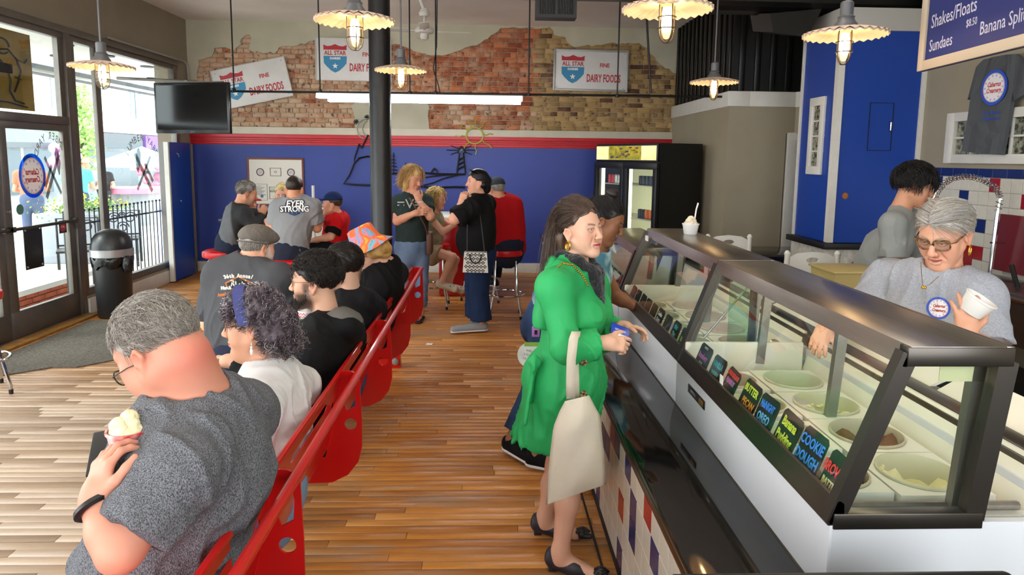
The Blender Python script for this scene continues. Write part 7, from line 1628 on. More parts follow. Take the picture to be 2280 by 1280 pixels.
    bg = tag(MB().lathe([(.02, 0), (.14, .01), (.16, .15), (.12, .3), (.05, .36), (.0, .37)], c=A(505, 770, 3.6)*Vector((1, 1, 0)) if False else (-1.55, 3.55, 0.0), seg=20, wave=lambda r_, a: .01*math.sin(5*a)).build('bag', mat('black_nylon', '101012', .6, bump=.4)), 'black nylon bag on the floor beside the man in the flat cap', 'bag')
run_near_man(); run_curly(); run_hoodie(); run_friend(); run_tiedye(); run_flatcap()
FAR = dict(vb=.017, vh=.0070, va=.011)
def reg_all(q): return q[:, 2] > -9
def down(P): return np.stack([P[:, 0]*.6, -.25+0*P[:, 1], -1+0*P[:, 1]], 1)
def run_hero():
    hd = Head(A(1293, 519, 2.72), (.66, -.74, .04), (-.08, .02, 1), .89, female=True, jaw=.92)
    J = dict(pel=A(1265, 845, 2.74), wai=A(1268, 770, 2.74), che=A(1272, 690, 2.74), nek=A(1278, 597, 2.74), fw=(.92, -.38, 0), shR=A(1235, 640, 2.58), elR=A(1262, 775, 2.50), wrR=A(1352, 762, 2.54), shL=A(1318, 640, 2.92), elL=A(1345, 750, 2.94), wrL=A(1385, 728, 2.76),
             hiR=A(1258, 860, 2.66), hiL=A(1270, 860, 2.84), knR=A(1272, 1050, 2.68), knL=A(1240, 1035, 2.92), anR=atz(1248, 1228, .09), anL=atz(1214, 1150, .09))
    J['toR'] = Vector(J['anR'])+Vector((.135, -.06, -.065)); J['toL'] = Vector(J['anL'])+Vector((.14, -.04, -.065))
    cf0 = hd.colour('d6a68c', lip='a81830', brow='5d4334', blush=.5)
    gm = cloth('emerald_trench', '28a058', rough=.6, bump=.08, spec=.3); gm2 = gm
    J2 = fill_joints(dict(J))
    def addc(T, J):
        # skirt of the coat and the lapels
        up = np.array([0, 0, 1.]); p = J['pel']; kn = (J['knL']+J['knR'])/2; low = np.array([kn[0]-.05, kn[1]+.01, .50])
        T.flat(J['wai'], p, .135, .165, J['fw'], .80, .05); T.flat(p, low, .168, .205, J['fw'], .88, .05)
        T.ell(p-J['fw']*.06, (.14, .13, .14), None, .05)
        n = J['nek']; rt = nrm(np.cross(J['fw'], up))
        for q in (-1, 1): T.cone(n-J['fw']*.045+rt*q*.05+up*.03, n+J['fw']*.05+rt*q*.075-up*.03, .022, .02, .012); T.cone(n+J['fw']*.05+rt*q*.075-up*.03, J['che']+J['fw']*.125+rt*q*.03+up*.02, .022, .014, .012)
        T.cone(n-J['fw']*.05-rt*.05+up*.03, n-J['fw']*.05+rt*.05+up*.03, .022, .022, .02)
    def add2(T, J):
        T.cone(J['nek']+J['fw']*.09+np.array([0, 0, .03]), J['che']+J['fw']*.16+np.array([0, 0, -.02]), .03, .012, .015, '-')
        T.plane((0, 0, .545), (0, 0, -1), .004)
    p = person('woman in an emerald green trench coat holding a blue card at the counter', J, hd, 'd6a68c', g=.90, arm=.95, vb=.014, vh=.0028, va=.006, tors=dict(bust=.07, cw=.155, ww=.135, hw=.165), colr=cf0, face=dict(smile=1., open_=.08), iris='4a3524', gaze=(.9, -.42, .02), fine_legs=True,
               hands=[dict(s='R', n=(-.1, -.75, .62), d=(.9, .1, -.10), curls=(.35, .75, .85, .9), thumb=.4, v=.0036, sc=.95), dict(s='L', n=(.5, .2, .8), d=(.75, -.45, .05), curls=(.3, .45, .6, .7), v=.0036, sc=.95)],
               shirt=dict(name='coat', m=gm, i=.020, sl=1.72, amp=.011, f=25, v=.007, hemz=.53, neck=.062, nup=.045, add=addc, add2=add2, fl=.03, stretch=(1, 1, .4), k=.045), shoes=None)
    r = p['root']; J = p['J']; up = np.array([0, 0, 1.]); fw = J['fw']; rt = nrm(np.cross(fw, up))
    # turned back cuff, belt, cape flap, buttons
    for s in 'R':
        a, b = J['el'+s], J['wr'+s]; d = nrm(b-a); T = Sh(.01); e = a+(b-a)*.74; T.sleeve(a+(b-a)*.50, e, .062, .062); T.cone(a, b, .04, .03, .01, '-'); solid('cuff', T, .005, gm, r, extra=folds(.003, 30, 1))
    bw = J['wai']-up*.05; T = Sh(.01); T.flat(bw-up*.016, bw+up*.016, .152, .152, fw, .80); T.plane(bw+up*.02, up, .004); T.plane(bw-up*.02, -up, .004); solid('belt', T, .005, gm, r)
    kb = A(1190, 805, 2.62); T = Sh(.02); T.ell(kb, (.026, .026, .026)); T.flat(kb, kb+Vector((-.012, .03, -.16)), .018, .026, (1, 0, 0), .4); T.flat(kb, kb+Vector((-.035, -.01, -.24)), .016, .026, (1, 0, 0), .4); solid('belt_knot', T, .005, gm, r, extra=folds(.006, 40, 2))
    T = Sh(.02); T.flat(J['nek']-up*.04-fw*.07, J['che']-fw*.085-up*.03, .12, .155, fw, .45); T.plane(J['che']-up*.06, -up, .004); solid('cape_flap', T, .006, gm, r, extra=folds(.003, 22, 5))
    bt = MB()
    for x, y in ((1299, 806), (1298, 877)):
        c = A(x, y, 2.40); o = p['shirt']; bv = BVHTree.FromPolygons([v.co for v in o.data.vertices], [tuple(q.vertices) for q in o.data.polygons]); h = bv.ray_cast(c, (c-CAMP).normalized())
        if h[0]: M = Vector(h[1]).to_track_quat('Z', 'Y').to_matrix().to_4x4(); MB().lathe([(.0, .006), (.006, .006), (.013, .009), (.0155, .006), (.0155, .0)], c=h[0], M=M, seg=18).build('button', mat('tortoise_button', '2a1c12', .2, c2='b89868', nscale=90), r)
    # black fluffy scarf
    T = Sh(.02); n = J['nek']
    for q in (-1, 1): T.chain([n-fw*.045+rt*q*.045+up*.055, n+fw*.03+rt*q*.06+up*.03, n+fw*.085+rt*q*.03-up*.02, J['che']+fw*.115+rt*q*.012+up*.05], [.03, .03, .032, .024])
    solid('scarf', T, .004, mat('black_fur', '0d0d10', .95, sheen=.3, bump=1., bscale=120), r, extra=lambda P: -.006*np.abs(wob(P, 160))-.004*wob(P, 70, 1))
    # hair
    def ah(S):
        k = hd.s; W = hd.w
        for pts, rs in (([(0, -.06, .09), (-.005, -.10, .02), (-.005, -.11, -.06), (0, -.115, -.13), (.0, -.12, -.20)], (.06, .056, .054, .046, .028)), ([(.05, -.05, .06), (.06, -.075, -.02), (.055, -.09, -.10), (.05, -.10, -.17)], (.034, .036, .034, .02)), ([(-.055, .01, .07), (-.07, -.02, .0), (-.065, -.03, -.07), (-.06, -.04, -.14)], (.026, .026, .026, .014))): S.chain([W(*q) for q in pts], [q*k for q in rs], .03*k)
    hair_solid(hd, 'hair', m_hair, r, .010, .094, .048, .0, .0032, .003, 110, add=ah, tint=('3a2b23', '6a5344'), yscale=(1, 1, .12))
    def fl(P): return np.stack([P[:, 0]*1.5+.2*np.sin(P[:, 1]*40), np.where(P[:, 1] > -.05, -1.0, -.05), np.where(P[:, 1] > -.02, np.where(P[:, 2] > .10, .05, -.5), -1.6)], 1)
    rg = lambda q: (q[:, 2] > np.where(q[:, 1] > .03, .098, .05)) & (q[:, 1] < .072)
    strands(hd, 3600, rg, fl, lambda P: np.where(P[:, 1] > .02, .32, .36), r, m_hair, ['3d2e26', '4a3930', '584539', '6b5446', '47362c'], r=.0010, seg=8, lift=.012, grow=.011, seed=31, jit=.10, grav=.7)
    # far side wisps in front of the coat, earring, chain
    c = Vector(hd.w(.083, -.006, -.034)); T = MB(); T.tube([c+Vector(hd.f)*(.012*math.cos(a))+Vector((0, 0, -.014+.016*math.sin(a))) for a in [k*2*PI/18 for k in range(18)]], .0042, 8, closed=True); T.build('earring', mat('gold', 'd8a840', .2, 1.), r)
    ch = MB(); pts = [J['nek']-fw*.03+rt*.13-up*.0, J['nek']+rt*.11+fw*.03+up*.012, J['nek']+rt*.09+fw*.075-up*.02, J['che']+fw*.11+rt*.10+up*.04]; pts = [A(1232, 606, 2.57), A(1252, 586, 2.56), A(1275, 590, 2.53), A(1296, 612, 2.49), A(1312, 640, 2.46)]
    for a, b in zip(pts, pts[1:]):
        for k in range(6): ch.sphere(Vector(a).lerp(Vector(b), k/6), .0045, 6, 4)
    ch.build('bag_chain', mat('gold'), r)
    # shoes: pointed flats with a rosette
    ms = mat('navy_leather', '22222c', .45, bump=.1)
    for s in 'RL':
        an, to = J['an'+s], J['to'+s]; d = nrm((to-an)*[1, 1, 0]); z0 = 0.0; h = np.array([an[0], an[1], .045])-d*.035; t = np.array([to[0], to[1], .024])+d*.065
        X = Sh(.02); X.cone(h, h+d*.10-[0, 0, .012], .033, .036); X.cone(h+d*.10-[0, 0, .012], t, .036, .012); X.cone(h+[0, 0, .02], h+[0, 0, .03], .03, .029, .02); X.plane((0, 0, .004), (0, 0, -1), .003); X.cone(an+[0, 0, .03], h+d*.12+[0, 0, .045], .036, .026, .01, '-')
        o = solid('shoe', X, .0035, ms, r, sm=1); MB().box((-.018, -.018, 0), (.018, .018, .022), .004, M=Matrix.Translation((h[0], h[1], .0))).build('heel', ms, o)
        ro = MB(); cc = Vector(t)-Vector(d)*.035+Vector((0, 0, .02)); rr = random.Random(1)
        for ring, n_, rad in ((0, 7, .026), (1, 6, .017), (2, 4, .008)):
            for k in range(n_): a = 2*PI*k/n_+ring*.4; ro.sphere(cc+Vector((rad*math.cos(a), rad*math.sin(a), .004+ring*.006)), 1, 8, 5, (.012, .012, .005), Matrix.Rotation(a, 4, 'Z') @ Matrix.Rotation(.5, 4, 'Y'))
        ro.build('rosette', mat('black_satin', '15151a', .35), o)
    # finger nails
    # card in her hands
    cd_ = thing('payment_card', 'blue card with white print held by the woman in green', 'card', A(1382, 737, 2.58)); M = frame(A(1381, 740, 2.585), A(1404, 749, 2.60)-A(1360, 732, 2.57), A(1388, 722, 2.62)-A(1374, 757, 2.56))
    MB().box((-.045, -.03, -.001), (.045, .03, .001), .002, M=M).build('card', mat('card_blue', '1f3fa8', .3), cd_); MB().box((-.02, -.018, .001), (.035, -.008, .0016), M=M).box((-.045, -.029, .001), (.02, -.022, .0016), M=M).build('card_print', mat('sticker_white'), cd_); text('card_text', 'GIFT CARD', mat('sticker_white'), .011, M @ Matrix.Translation((0, .008, .0012)), cd_, .0003)
    # tote bag
    tt = thing('tote_bag', 'cream canvas tote bag hanging from the arm of the woman in green', 'bag', A(1285, 1000, 2.46))
    mc = mat('cream_canvas', 'cdc1ac', .9, noise=.08, nscale=6, bump=.3, bscale=500); ys = 2.44
    bm = MB(); rows = 16; cols = 14; P_ = [(1258, 893, 1312, 880), (1246, 915, 1336, 925), (1232, 950, 1341, 970), (1226, 1000, 1346, 1020), (1219, 1060, 1349, 1070), (1215, 1124, 1350, 1078)]
    def edge(t): k = t*(len(P_)-1); i = min(int(k), len(P_)-2); f = k-i; return [P_[i][j]*(1-f)+P_[i+1][j]*f for j in range(4)]
    g = {}
    for side in (0, 1):
        for i in range(rows+1):
            e = edge(i/rows)
            for j in range(cols+1):
                u = j/cols; bul = .055*math.sin(PI*u)**.8*(.25+.75*math.sin(PI*min(1, .15+i/rows*.85))) if i < rows else .012*math.sin(PI*u); bul += .006*math.sin(u*9+i*.7)*math.sin(PI*u); x = e[0]+(e[2]-e[0])*u; y = e[1]+(e[3]-e[1])*u+(0 if i < rows else 0); g[side, i, j] = bm.bm.verts.new(A(x, y, ys-(bul if side == 0 else -bul*.8)))
        for i in range(rows):
            for j in range(cols): bm.bm.faces.new((g[side, i, j], g[side, i, j+1], g[side, i+1, j+1], g[side, i+1, j]))
    bmesh.ops.remove_doubles(bm.bm, verts=bm.bm.verts, dist=.002); bm.build('bag_body', mc, tt, True)
    for off, dy in ((0, -.045), (9, .03)):
        pts = [A(1271+off, 888, ys+dy*.5), A(1271+off, 850, ys+dy), A(1272+off*.7, 800, ys+dy*1.2), A(1277+off*.4, 756, ys+dy*1.3), A(1283, 738, ys+dy*.6+.01)]
        sb = MB(); w_ = .017; vs = []
        for q in pts: vs.append((sb.bm.verts.new(q+Vector((-w_, 0, 0))), sb.bm.verts.new(q+Vector((w_, 0, 0)))))
        for a, b in zip(vs, vs[1:]): sb.bm.faces.new((a[0], a[1], b[1], b[0]))
        x = bmesh.ops.extrude_face_region(sb.bm, geom=sb.bm.faces[:]); bmesh.ops.translate(sb.bm, vec=(0, .004, 0), verts=[v for v in x['geom'] if isinstance(v, bmesh.types.BMVert)]); sb.build('strap', mc, tt, True)
def run_bun():
    hd = Head(A(1345, 497, 3.72), (.84, -.28, -.42), (.3, -.05, 1), 1.0, female=True)
    J = dict(pel=A(1222, 705, 3.9), wai=A(1240, 655, 3.86), che=A(1300, 600, 3.8), nek=A(1325, 560, 3.76), fw=(.75, -.1, -.6), shR=A(1240, 570, 3.62), elR=A(1218, 668, 3.58), wrR=A(1222, 752, 3.46), shL=A(1330, 580, 3.95), elL=A(1370, 660, 4.0), wrL=A(1410, 680, 3.9),
             hiR=A(1218, 730, 3.80), hiL=A(1215, 730, 4.0), knR=A(1192, 860, 3.85), knL=A(1205, 880, 3.95), anR=atz(1140, 978, .10), anL=atz(1196, 1012, .09))
    J['toR'] = Vector(J['anR'])+Vector((.07, -.10, -.055)); J['toL'] = Vector(J['anL'])+Vector((.12, -.06, -.045))
    p = person('woman with dark hair in a bun and tie-dyed denim top leaning towards the far case', J, hd, '8a5a3e', g=1.0, vb=.012, vh=.0033, va=.006, tors=dict(bust=.09, hw=.155), colr=hd.colour('8a5a3e', lip='7a3f3c', brow='15100d', blush=.15), gaze=(.7, -.2, -.7),
               shirt=dict(m=mat('tie_dye_denim', '3d7186', .85, c2='a8c8d2', nscale=9, bump=.2), i=.014, sl=.12, amp=.005, f=20, v=.007, hem=-.06, neck=.09), pants=dict(m=cloth('faded_jeans', '33496e', noise=.5, nscale=5), len=1.85, flare=.015, v=.008), shoes=dict(m=cloth('black_knit', '121214'), sole=mat('white_sole', 'd8d8da', .6), v=.006)); r = p['root']
    hair_solid(hd, 'hair', m_hair, r, .006, .088, .03, -.03, .0035, .002, 120, add=lambda S: (S.ell(hd.w(0, -.035, .168), (.04, .04, .033), None, .01), S.ell(hd.w(.014, -.05, .175), (.026, .024, .022), None, .006)), tint=('0a0808', '2a2322'), yscale=(1, .2, 1))
    strands(hd, 1300, lambda q: (q[:, 2] > np.where(q[:, 1] > .03, .09, .03)), lambda P: np.stack([-P[:, 0], -.7+0*P[:, 0], (.15-P[:, 2])*5], 1), .075, r, m_hair, ['0c0a0a', '1f1a1a', '3d3838'], r=.0008, seg=4, lift=.003, grow=.007, seed=41, jit=.1)
    e = MB(); c = A(1352, 625, 3.6)
    fn_ = thing('paper_fan', 'round white paper fan with printed lettering held behind the green coat', 'fan', A(1178, 790, 3.4)); M = frame(A(1180, 790, 3.4), (1, 0, .0), (0, .2, 1))
    MB().lathe([(.0, 0), (.066, 0), (.066, .003), (.0, .003)], M=M, seg=32).build('fan_disc', mat('pale_print_paper', 'c9cdc6', .6, c2='dfe0dc', nscale=12), fn_, False)
    for k, s in enumerate(('with', 'a lovely', 'ice cream')): text('fan_text', s, mat('grey_print', '6a7078', .7), .018, M @ Matrix.Translation((-.005, .022-k*.022, .0035)) @ Matrix.Rotation(-.25, 4, 'Z'), fn_, .0003)
    MB().box((-.03, .045, .003), (.05, .066, .004), M=M).build('green_print', mat('leaf_print', '7aa83a', .6), fn_); MB().tube([M @ Vector((.03, .0, -.004)), M @ Vector((.14, .03, -.01))], .006, 6).build('stick', m_paper, fn_)
    pc = tag(MB().box((-.022, -.008, -.03), (.022, .008, .03), .004, M=Matrix.Translation(A(1193, 738, 3.66))).build('key_tag', mat('lilac_plastic', 'b07ac8', .5)), 'small lilac tag clipped to the jeans of the woman with the bun', 'tag'); MB().box((-.008, -.012, -.014), (.008, -.006, .01), M=Matrix.Translation(A(1193, 738, 3.66))).build('tag_clip', m_black, pc)
def run_server():
    hd = Head(A(2103, 527, 2.62), (-.70, -.44, -.42), (-.22, -.15, 1), 1.04, female=True)
    J = dict(pel=(2.07, 2.95, .95), che=A(2085, 700, 2.68), nek=A(2098, 612, 2.66), fw=(-.72, -.66, -.25), shL=A(2180, 660, 2.52), elL=A(2200, 790, 2.40), wrL=A(2150, 742, 2.26), shR=A(1978, 625, 2.86), elR=A(1935, 690, 2.80), wrR=A(1900, 720, 2.6), )
    J['elR'] = A(1915, 700, 2.82); J['wrR'] = (1.42, 2.72, 1.04)
    p = person('silver haired woman with tortoiseshell glasses in a grey shop t-shirt behind the cases', J, hd, 'd9a083', g=1.08, vb=.014, vh=.0030, va=.006, tors=dict(bust=.08), colr=hd.colour('d9a083', lip='b05550', brow='a8917c', blush=.4), face=dict(smile=.3, open_=.6), gaze=(-.6, -.2, -.7),
               hands=[dict(s='L', n=(-.35, -.75, .1), d=(-.15, -.05, 1), curls=(.5, .5, .4, .5), thumb=.5, spread=.35, v=.0036, td=(.75, .1, .5)), dict(s='R', n=(.2, .1, .95), d=(-.5, -.55, -.35), curl=.7, v=.005)], shirt=dict(m=mat('light_heather', '9a9da4', .9, spec=.1, c2='a8abb2', nscale=150, bump=.15, bscale=300), i=.02, sl=.82, amp=.007, f=17, v=.006, hem=.02, neck=.078, fl=.02), pants=dict(m=cloth('dark_jeans'), v=.012), shoes=dict(m=m_black, v=.01)); r = p['root']; T = p['shirt']
    hair_solid(hd, 'hair', m_hair, r, .009, .088, .036, -.035, .0032, .003, 90, add=lambda S: (S.ell(hd.w(0, -.085, .01), (.065, .045, .05), None, .03), S.ell(hd.w(.052, -.045, .0), (.028, .035, .04), None, .02), S.ell(hd.w(-.052, -.045, .0), (.028, .035, .04), None, .02)), tint=('77716c', 'c9c4be'), yscale=(1, .15, .6))
    def fl(P): s = np.sign(P[:, 0]-.012); return np.stack([s*np.where(P[:, 2] > .09, 1.0, .15), -.75+0*P[:, 0], np.where(P[:, 2] > .10, .0, -.8)], 1)
    strands(hd, 3800, lambda q: (q[:, 2] > np.where(q[:, 1] > .03, .092, .034)), fl, .10, r, m_hair, ['c4c0bb', 'd8d4cf', 'b5b0a8', '98918a', 'a8a29a', 'b8a888'], r=.0009, seg=6, lift=.006, grow=.009, seed=51, jit=.12)
    strands(hd, 500, lambda q: (q[:, 2] < .03) & (q[:, 2] > -.04) & (q[:, 1] < -.02), down, .035, r, m_hair, ['d8c9a0', 'b8a888', '8f887f'], r=.001, seg=4, lift=.01, grow=.012, seed=52)
    glasses(hd, r, mat('tortoise', '3a2818', .25, c2='8a6238', nscale=70), (.0265, .0215), .0026, square=True)
    g = mat('gold'); c = Vector(hd.w(-.084, -.006, -.032)); MB().tube([c+Vector(hd.f)*(.010*math.cos(a))+Vector((0, 0, -.018+.019*math.sin(a))) for a in [k*2*PI/18 for k in range(18)]], .0026, 8, closed=True).build('earring', g, r)
    nk = MB(); pts = [A(2050, 583, 2.50), A(2052, 610, 2.46), A(2055, 640, 2.42), A(2072, 632, 2.42), A(2090, 615, 2.44)]; nk.tube(pts, .0012, 5).sphere(pts[2], .006, 8, 6).sphere(pts[2]+Vector((.008, 0, 0)), .006, 8, 6); nk.build('necklace', g, r)
    lg = thing('logo_patch', 'x', 'y') if False else r
    Tm = frame(A(2089, 686, 2.20), (1, -.35, -.05), (.0, .25, 1)); n0 = set(bpy.data.objects); logo(Tm, .042, r, (1, 1.05))
    for o in [q for q in bpy.data.objects if q not in n0]: subdiv(o, 1); wrap(o, T, None, .002 if o.name.startswith('logo_ring') else .0045 if o.name.startswith(('logo_text', 'logo_dots', 'logo_line')) else .003)
    cpos = A(2158, 694, 2.272); ice_cup('paper_cup', 'empty white paper cup in the hand of the silver haired woman', cpos, .052, .062, m_paper, False, M=Matrix.Rotation(.45, 4, 'Y') @ Matrix.Rotation(.35, 4, 'X'))
def run_boyserver():
    hd = Head(A(2033, 420, 4.25), (.88, -.38, -.28), (.15, 0, 1), 1.0)
    J = dict(pel=(2.60, 4.46, .95), nek=A(2006, 466, 4.28), fw=(.9, -.35, -.15), shR=A(1988, 500, 4.14), elR=A(1988, 585, 4.12), wrR=A(2010, 660, 3.95), shL=A(2024, 490, 4.5), elL=A(2060, 580, 4.5), wrL=A(2090, 640, 4.3), che=A(1992, 540, 4.32))
    p = person('young man with a black fringe and grey t-shirt leaning over behind the counter', J, hd, 'c89070', g=.84, vb=.013, vh=.0036, va=.007, colr=hd.colour('c89070', lip='a8605a', brow='0f0b09', blush=.15), gaze=(.8, -.3, -.6), shirt=dict(m=cloth('grey_cotton', '8f9290'), i=.022, sl=.85, amp=.006, f=17, v=.0075, hem=.05, neck=.075, fl=.02), pants=dict(m=cloth('black_jeans'), v=.012), shoes=dict(m=m_black, v=.01)); r = p['root']
    def ah(S):
        for x, y, z, q in ((0, .05, .115, .055), (0, .085, .085, .035), (.04, .07, .085, .035), (-.04, .07, .085, .035), (.06, .02, .05, .035), (-.06, .02, .05, .035), (0, -.03, .09, .092), (0, -.085, .04, .05)): S.ell(hd.w(x, y, z), q, None, .03)
    hair_solid(hd, 'hair', m_hair, r, .018, .07, .012, -.04, .004, .006, 60, add=ah, tint=('060505', '161212'))
    strands(hd, 1600, lambda q: (q[:, 2] > np.where(q[:, 1] > .03, .075, .03)), lambda P: np.stack([P[:, 0]*3+.2*np.sin(P[:, 1]*60), np.where(P[:, 2] > .09, .5, .1), np.where(P[:, 2] > .12, -.1, -1.)], 1), .08, r, m_hair, ['070606', '151111', '2a2424'], r=.0016, seg=6, lift=.03, grow=.026, seed=61, jit=.35, curl=.002)
def blob(hd, L): return lambda S: [S.ell(hd.w(x, y, z), q*hd.s, None, .03*hd.s) for x, y, z, q in L]
def cap_hat(hd, r, m, f=.09, tilt=0.):
    Cp = Sh(.02); k = hd.s; Cp.ell(hd.w(0, -.01, .068), np.array((.085, .105, .092))*k, hd.R); Cp.plane(hd.w(0, 0, .062), nrm(-hd.u-hd.f*.05), .006); solid('cap_crown', Cp, .006, m, r)
    B = Sh(.01); B.ell(hd.w(0, .10, .066), np.array((.068, .085, .010))*k, hd.R); B.plane(hd.w(0, .06, .06), -hd.f, .004); solid('cap_bill', B, .005, m, r)
def run_blonde():
    hd = Head(A(918, 402, 7.1), (.70, -.62, -.25), (.05, 0, 1), 1.02, female=True)
    J = dict(pel=A(918, 550, 7.1), nek=A(916, 437, 7.1), fw=(.35, -.93, 0), shR=A(886, 452, 7.12), elR=A(884, 492, 7.0), wrR=A(925, 474, 6.86), shL=A(948, 449, 7.12), elL=A(958, 482, 6.95), wrL=A(932, 446, 6.92), anR=atz(900, 690, .09), anL=atz(922, 695, .08)); J['toL'] = Vector(J['anL'])+Vector((.06, -.12, -.05)); J['toR'] = Vector(J['anR'])+Vector((.06, -.12, -.05))
    p = person('blonde woman in a dark green t-shirt and faded jeans, hand at her chin', J, hd, 'e0a184', g=1.02, **FAR, tors=dict(bust=.07, hw=.172, ww=.145), colr=hd.colour('e0a184', lip='c06a64', brow='7a5838', blush=.4), face=dict(smile=.8), gaze=(.8, -.5, -.2), hands=[dict(s='L', n=(.2, -.8, .3), d=(-.3, .0, .9), curl=.95, v=.006), dict(s='R', n=(.1, -.9, .2), d=(1, .1, .15), curl=.4, v=.006)],
               shirt=dict(m=cloth('forest_cotton', '2f3d3b'), i=.014, sl=.62, amp=.005, f=20, v=.010, hem=-.06, neck=.075), pants=dict(m=cloth('faded_blue_jeans', '7288a8', noise=.35, nscale=6), len=1.82, v=.011, flare=.01)); r = p['root']
    hair_solid(hd, 'hair', m_hair, r, .014, .08, .02, .0, .006, .006, 60, add=blob(hd, [(.065, .0, .02, .045), (-.065, .0, .02, .045), (.07, .0, -.05, .04), (-.07, .0, -.05, .04), (0, -.09, -.03, .06), (.06, -.02, -.1, .032), (-.06, -.02, -.1, .032)]), tint=('a87a3c', 'e8c888'), yscale=(1, 1, .4))
    strands(hd, 1500, lambda q: (q[:, 2] > .05) & (q[:, 1] < .02), down, .17, r, m_hair, ['b08444', 'c89c5c', 'd8b070', 'e4c890', '9a7438'], r=.0018, seg=7, curl=.006, cfreq=1.5, lift=.03, grow=.016, seed=71, grav=.4)
    T = p['shirt']; MB().tube([A(912, 440, 6.9), A(925, 462, 6.86), A(945, 500, 6.9), A(958, 540, 7.0)], .008, 6).build('bag_strap', mat('brown_leather', '5d3a28', .5), r); MB().box((-.03, -.1, -.12), (.03, .1, .12), .02, M=Matrix.Translation(A(957, 540, 7.05))).build('shoulder_bag', mat('brown_leather'), r)
    o = text('shirt_print', '=V=', mat('pale_print', 'b8bcb8', .7), .14, frame(A(912, 455, 6.6), (1, .3, 0), (0, 0, 1)), T, .0005, xs=1.1); wrap(o, T, None, .004); b = MB(); w_ = V3(J['wrL'])*.9+V3(J['elL'])*.1; b.sphere(w_, .038, 10, 8, (1, 1, .5)); b.build('watch', m_white, r)
    for s in 'LR':
        q = p['J']['to'+s]; c = p['J']['an'+s]; d = nrm((q-c)*[1, 1, 0]); X = Sh(.01); X.cone((c[0]-d[0]*.04, c[1]-d[1]*.04, .012), (q[0]+d[0]*.04, q[1]+d[1]*.04, .012), .038, .045); X.plane((0, 0, .022), (0, 0, 1), .003); X.plane((0, 0, .002), (0, 0, -1), .003); o = solid('sandal', X, .006, m_rubber, r); e = Vector(q)+Vector((0, 0, .035)); MB().tube([Vector(q)+Vector(d)*.02+Vector((0, 0, .0)), e-Vector(d)*.01, Vector(c)*Vector((1, 1, 0))+Vector(d)*.02+Vector((.045, 0, .025))], .006, 5).build('toe_strap', m_rubber, o)
def run_blackwoman():
    hd = Head(A(1063, 409, 6.64), (-.95, -.22, -.02), (0, 0, 1), .98, female=True, fat=.015)
    J = dict(pel=A(1066, 562, 6.66), nek=A(1066, 444, 6.66), fw=(-.93, -.3, 0), shL=A(1050, 462, 6.46), elL=A(1012, 488, 6.36), wrL=A(1028, 450, 6.42), shR=A(1082, 455, 6.86), elR=A(1062, 500, 6.95), wrR=A(1030, 488, 6.9), anL=atz(1052, 722, .09), anR=atz(1076, 713, .09)); J['toL'] = Vector(J['anL'])+Vector((-.15, -.03, -.05)); J['toR'] = Vector(J['anR'])+Vector((-.12, -.08, -.05))
    p = person('woman with black bobbed hair in a black t-shirt carrying a patterned handbag', J, hd, 'dca388', g=1.2, arm=1.05, leg=1.05, **FAR, tors=dict(bust=.085, belly=.05, hw=.165, ww=.165), colr=hd.colour('dca388', lip='b86862', brow='15100e', blush=.3), hands=[dict(s='L', n=(-.1, -.9, .2), d=(.25, .05, .9), curl=.7, v=.006)],
               shirt=dict(m=cloth('black_cotton'), i=.024, sl=.95, amp=.007, f=17, v=.011, hem=.03, neck=.075, fl=.025), pants=dict(m=cloth('indigo_jeans', '1f3050', noise=.3, nscale=5), len=1.86, v=.011, flare=.035, i=.018), shoes=dict(m=cloth('grey_knit', '8c8f92'), sole=mat('white_sole', 'd8d8da', .6), v=.008)); r = p['root']
    hair_solid(hd, 'hair', m_hair, r, .014, .08, .03, -.05, .005, .002, 60, add=blob(hd, [(0, -.08, .02, .07), (.06, -.05, -.01, .04), (-.06, -.05, -.01, .04), (0, -.085, -.05, .055)]), tint=('060506', '17141a'), yscale=(1, .3, 1))
    MB().tube([Vector(hd.w(*q)) for q in ((.075, .0, .09), (.05, .06, .13), (0, .075, .14), (-.05, .06, .13), (-.075, .0, .09))], .007, 6).build('sunglasses', mat('dark_gloss', '0a0a0a', .1), r)
    bg = thing('handbag', 'small black and white patterned handbag hanging from a thin shoulder strap', 'bag', A(1060, 582, 6.3)); M = Matrix.Translation(A(1060, 583, 6.33)) @ Matrix.Rotation(-.1, 4, 'Z')
    MB().poly([M @ Vector(q) for q in ((-.122, -.05, -.095), (.122, -.05, -.095), (.108, -.05, .095), (-.108, -.05, .095))], (0, .1, 0)).build('bag_body', mat('ivory_coated', 'd0ccc4', .4), bg)
    q = MB()
    for i in range(-3, 4):
        for j in range(-2, 3):
            x, z = i*.036+(.018 if j % 2 else 0), j*.038
            if abs(x) < .105: 
                for dx, dz in ((.011, 0), (-.011, 0), (0, .011), (0, -.011)): q.poly([M @ Vector((x+dx+a, -.0505, z+dz+b)) for a, b in ((-.0085, 0), (0, -.0085), (.0085, 0), (0, .0085))], (0, -.001, 0))
    q.build('petal_pattern', mat('pattern_black', '1c1a1a', .5), bg, False, kind='stuff')
    MB().tube([M @ Vector((.055*math.cos(t), -.055, .08+.085*math.sin(t))) for t in np.linspace(PI, 2*PI, 12)], .007, 8).build('handle', m_black, bg); MB().tube([A(1064, 440, 6.52), A(1072, 500, 6.35), A(1079, 560, 6.32)], .006, 6).tube([A(1041, 500, 6.34), A(1040, 560, 6.33)], .006, 6).build('strap', m_black, bg)
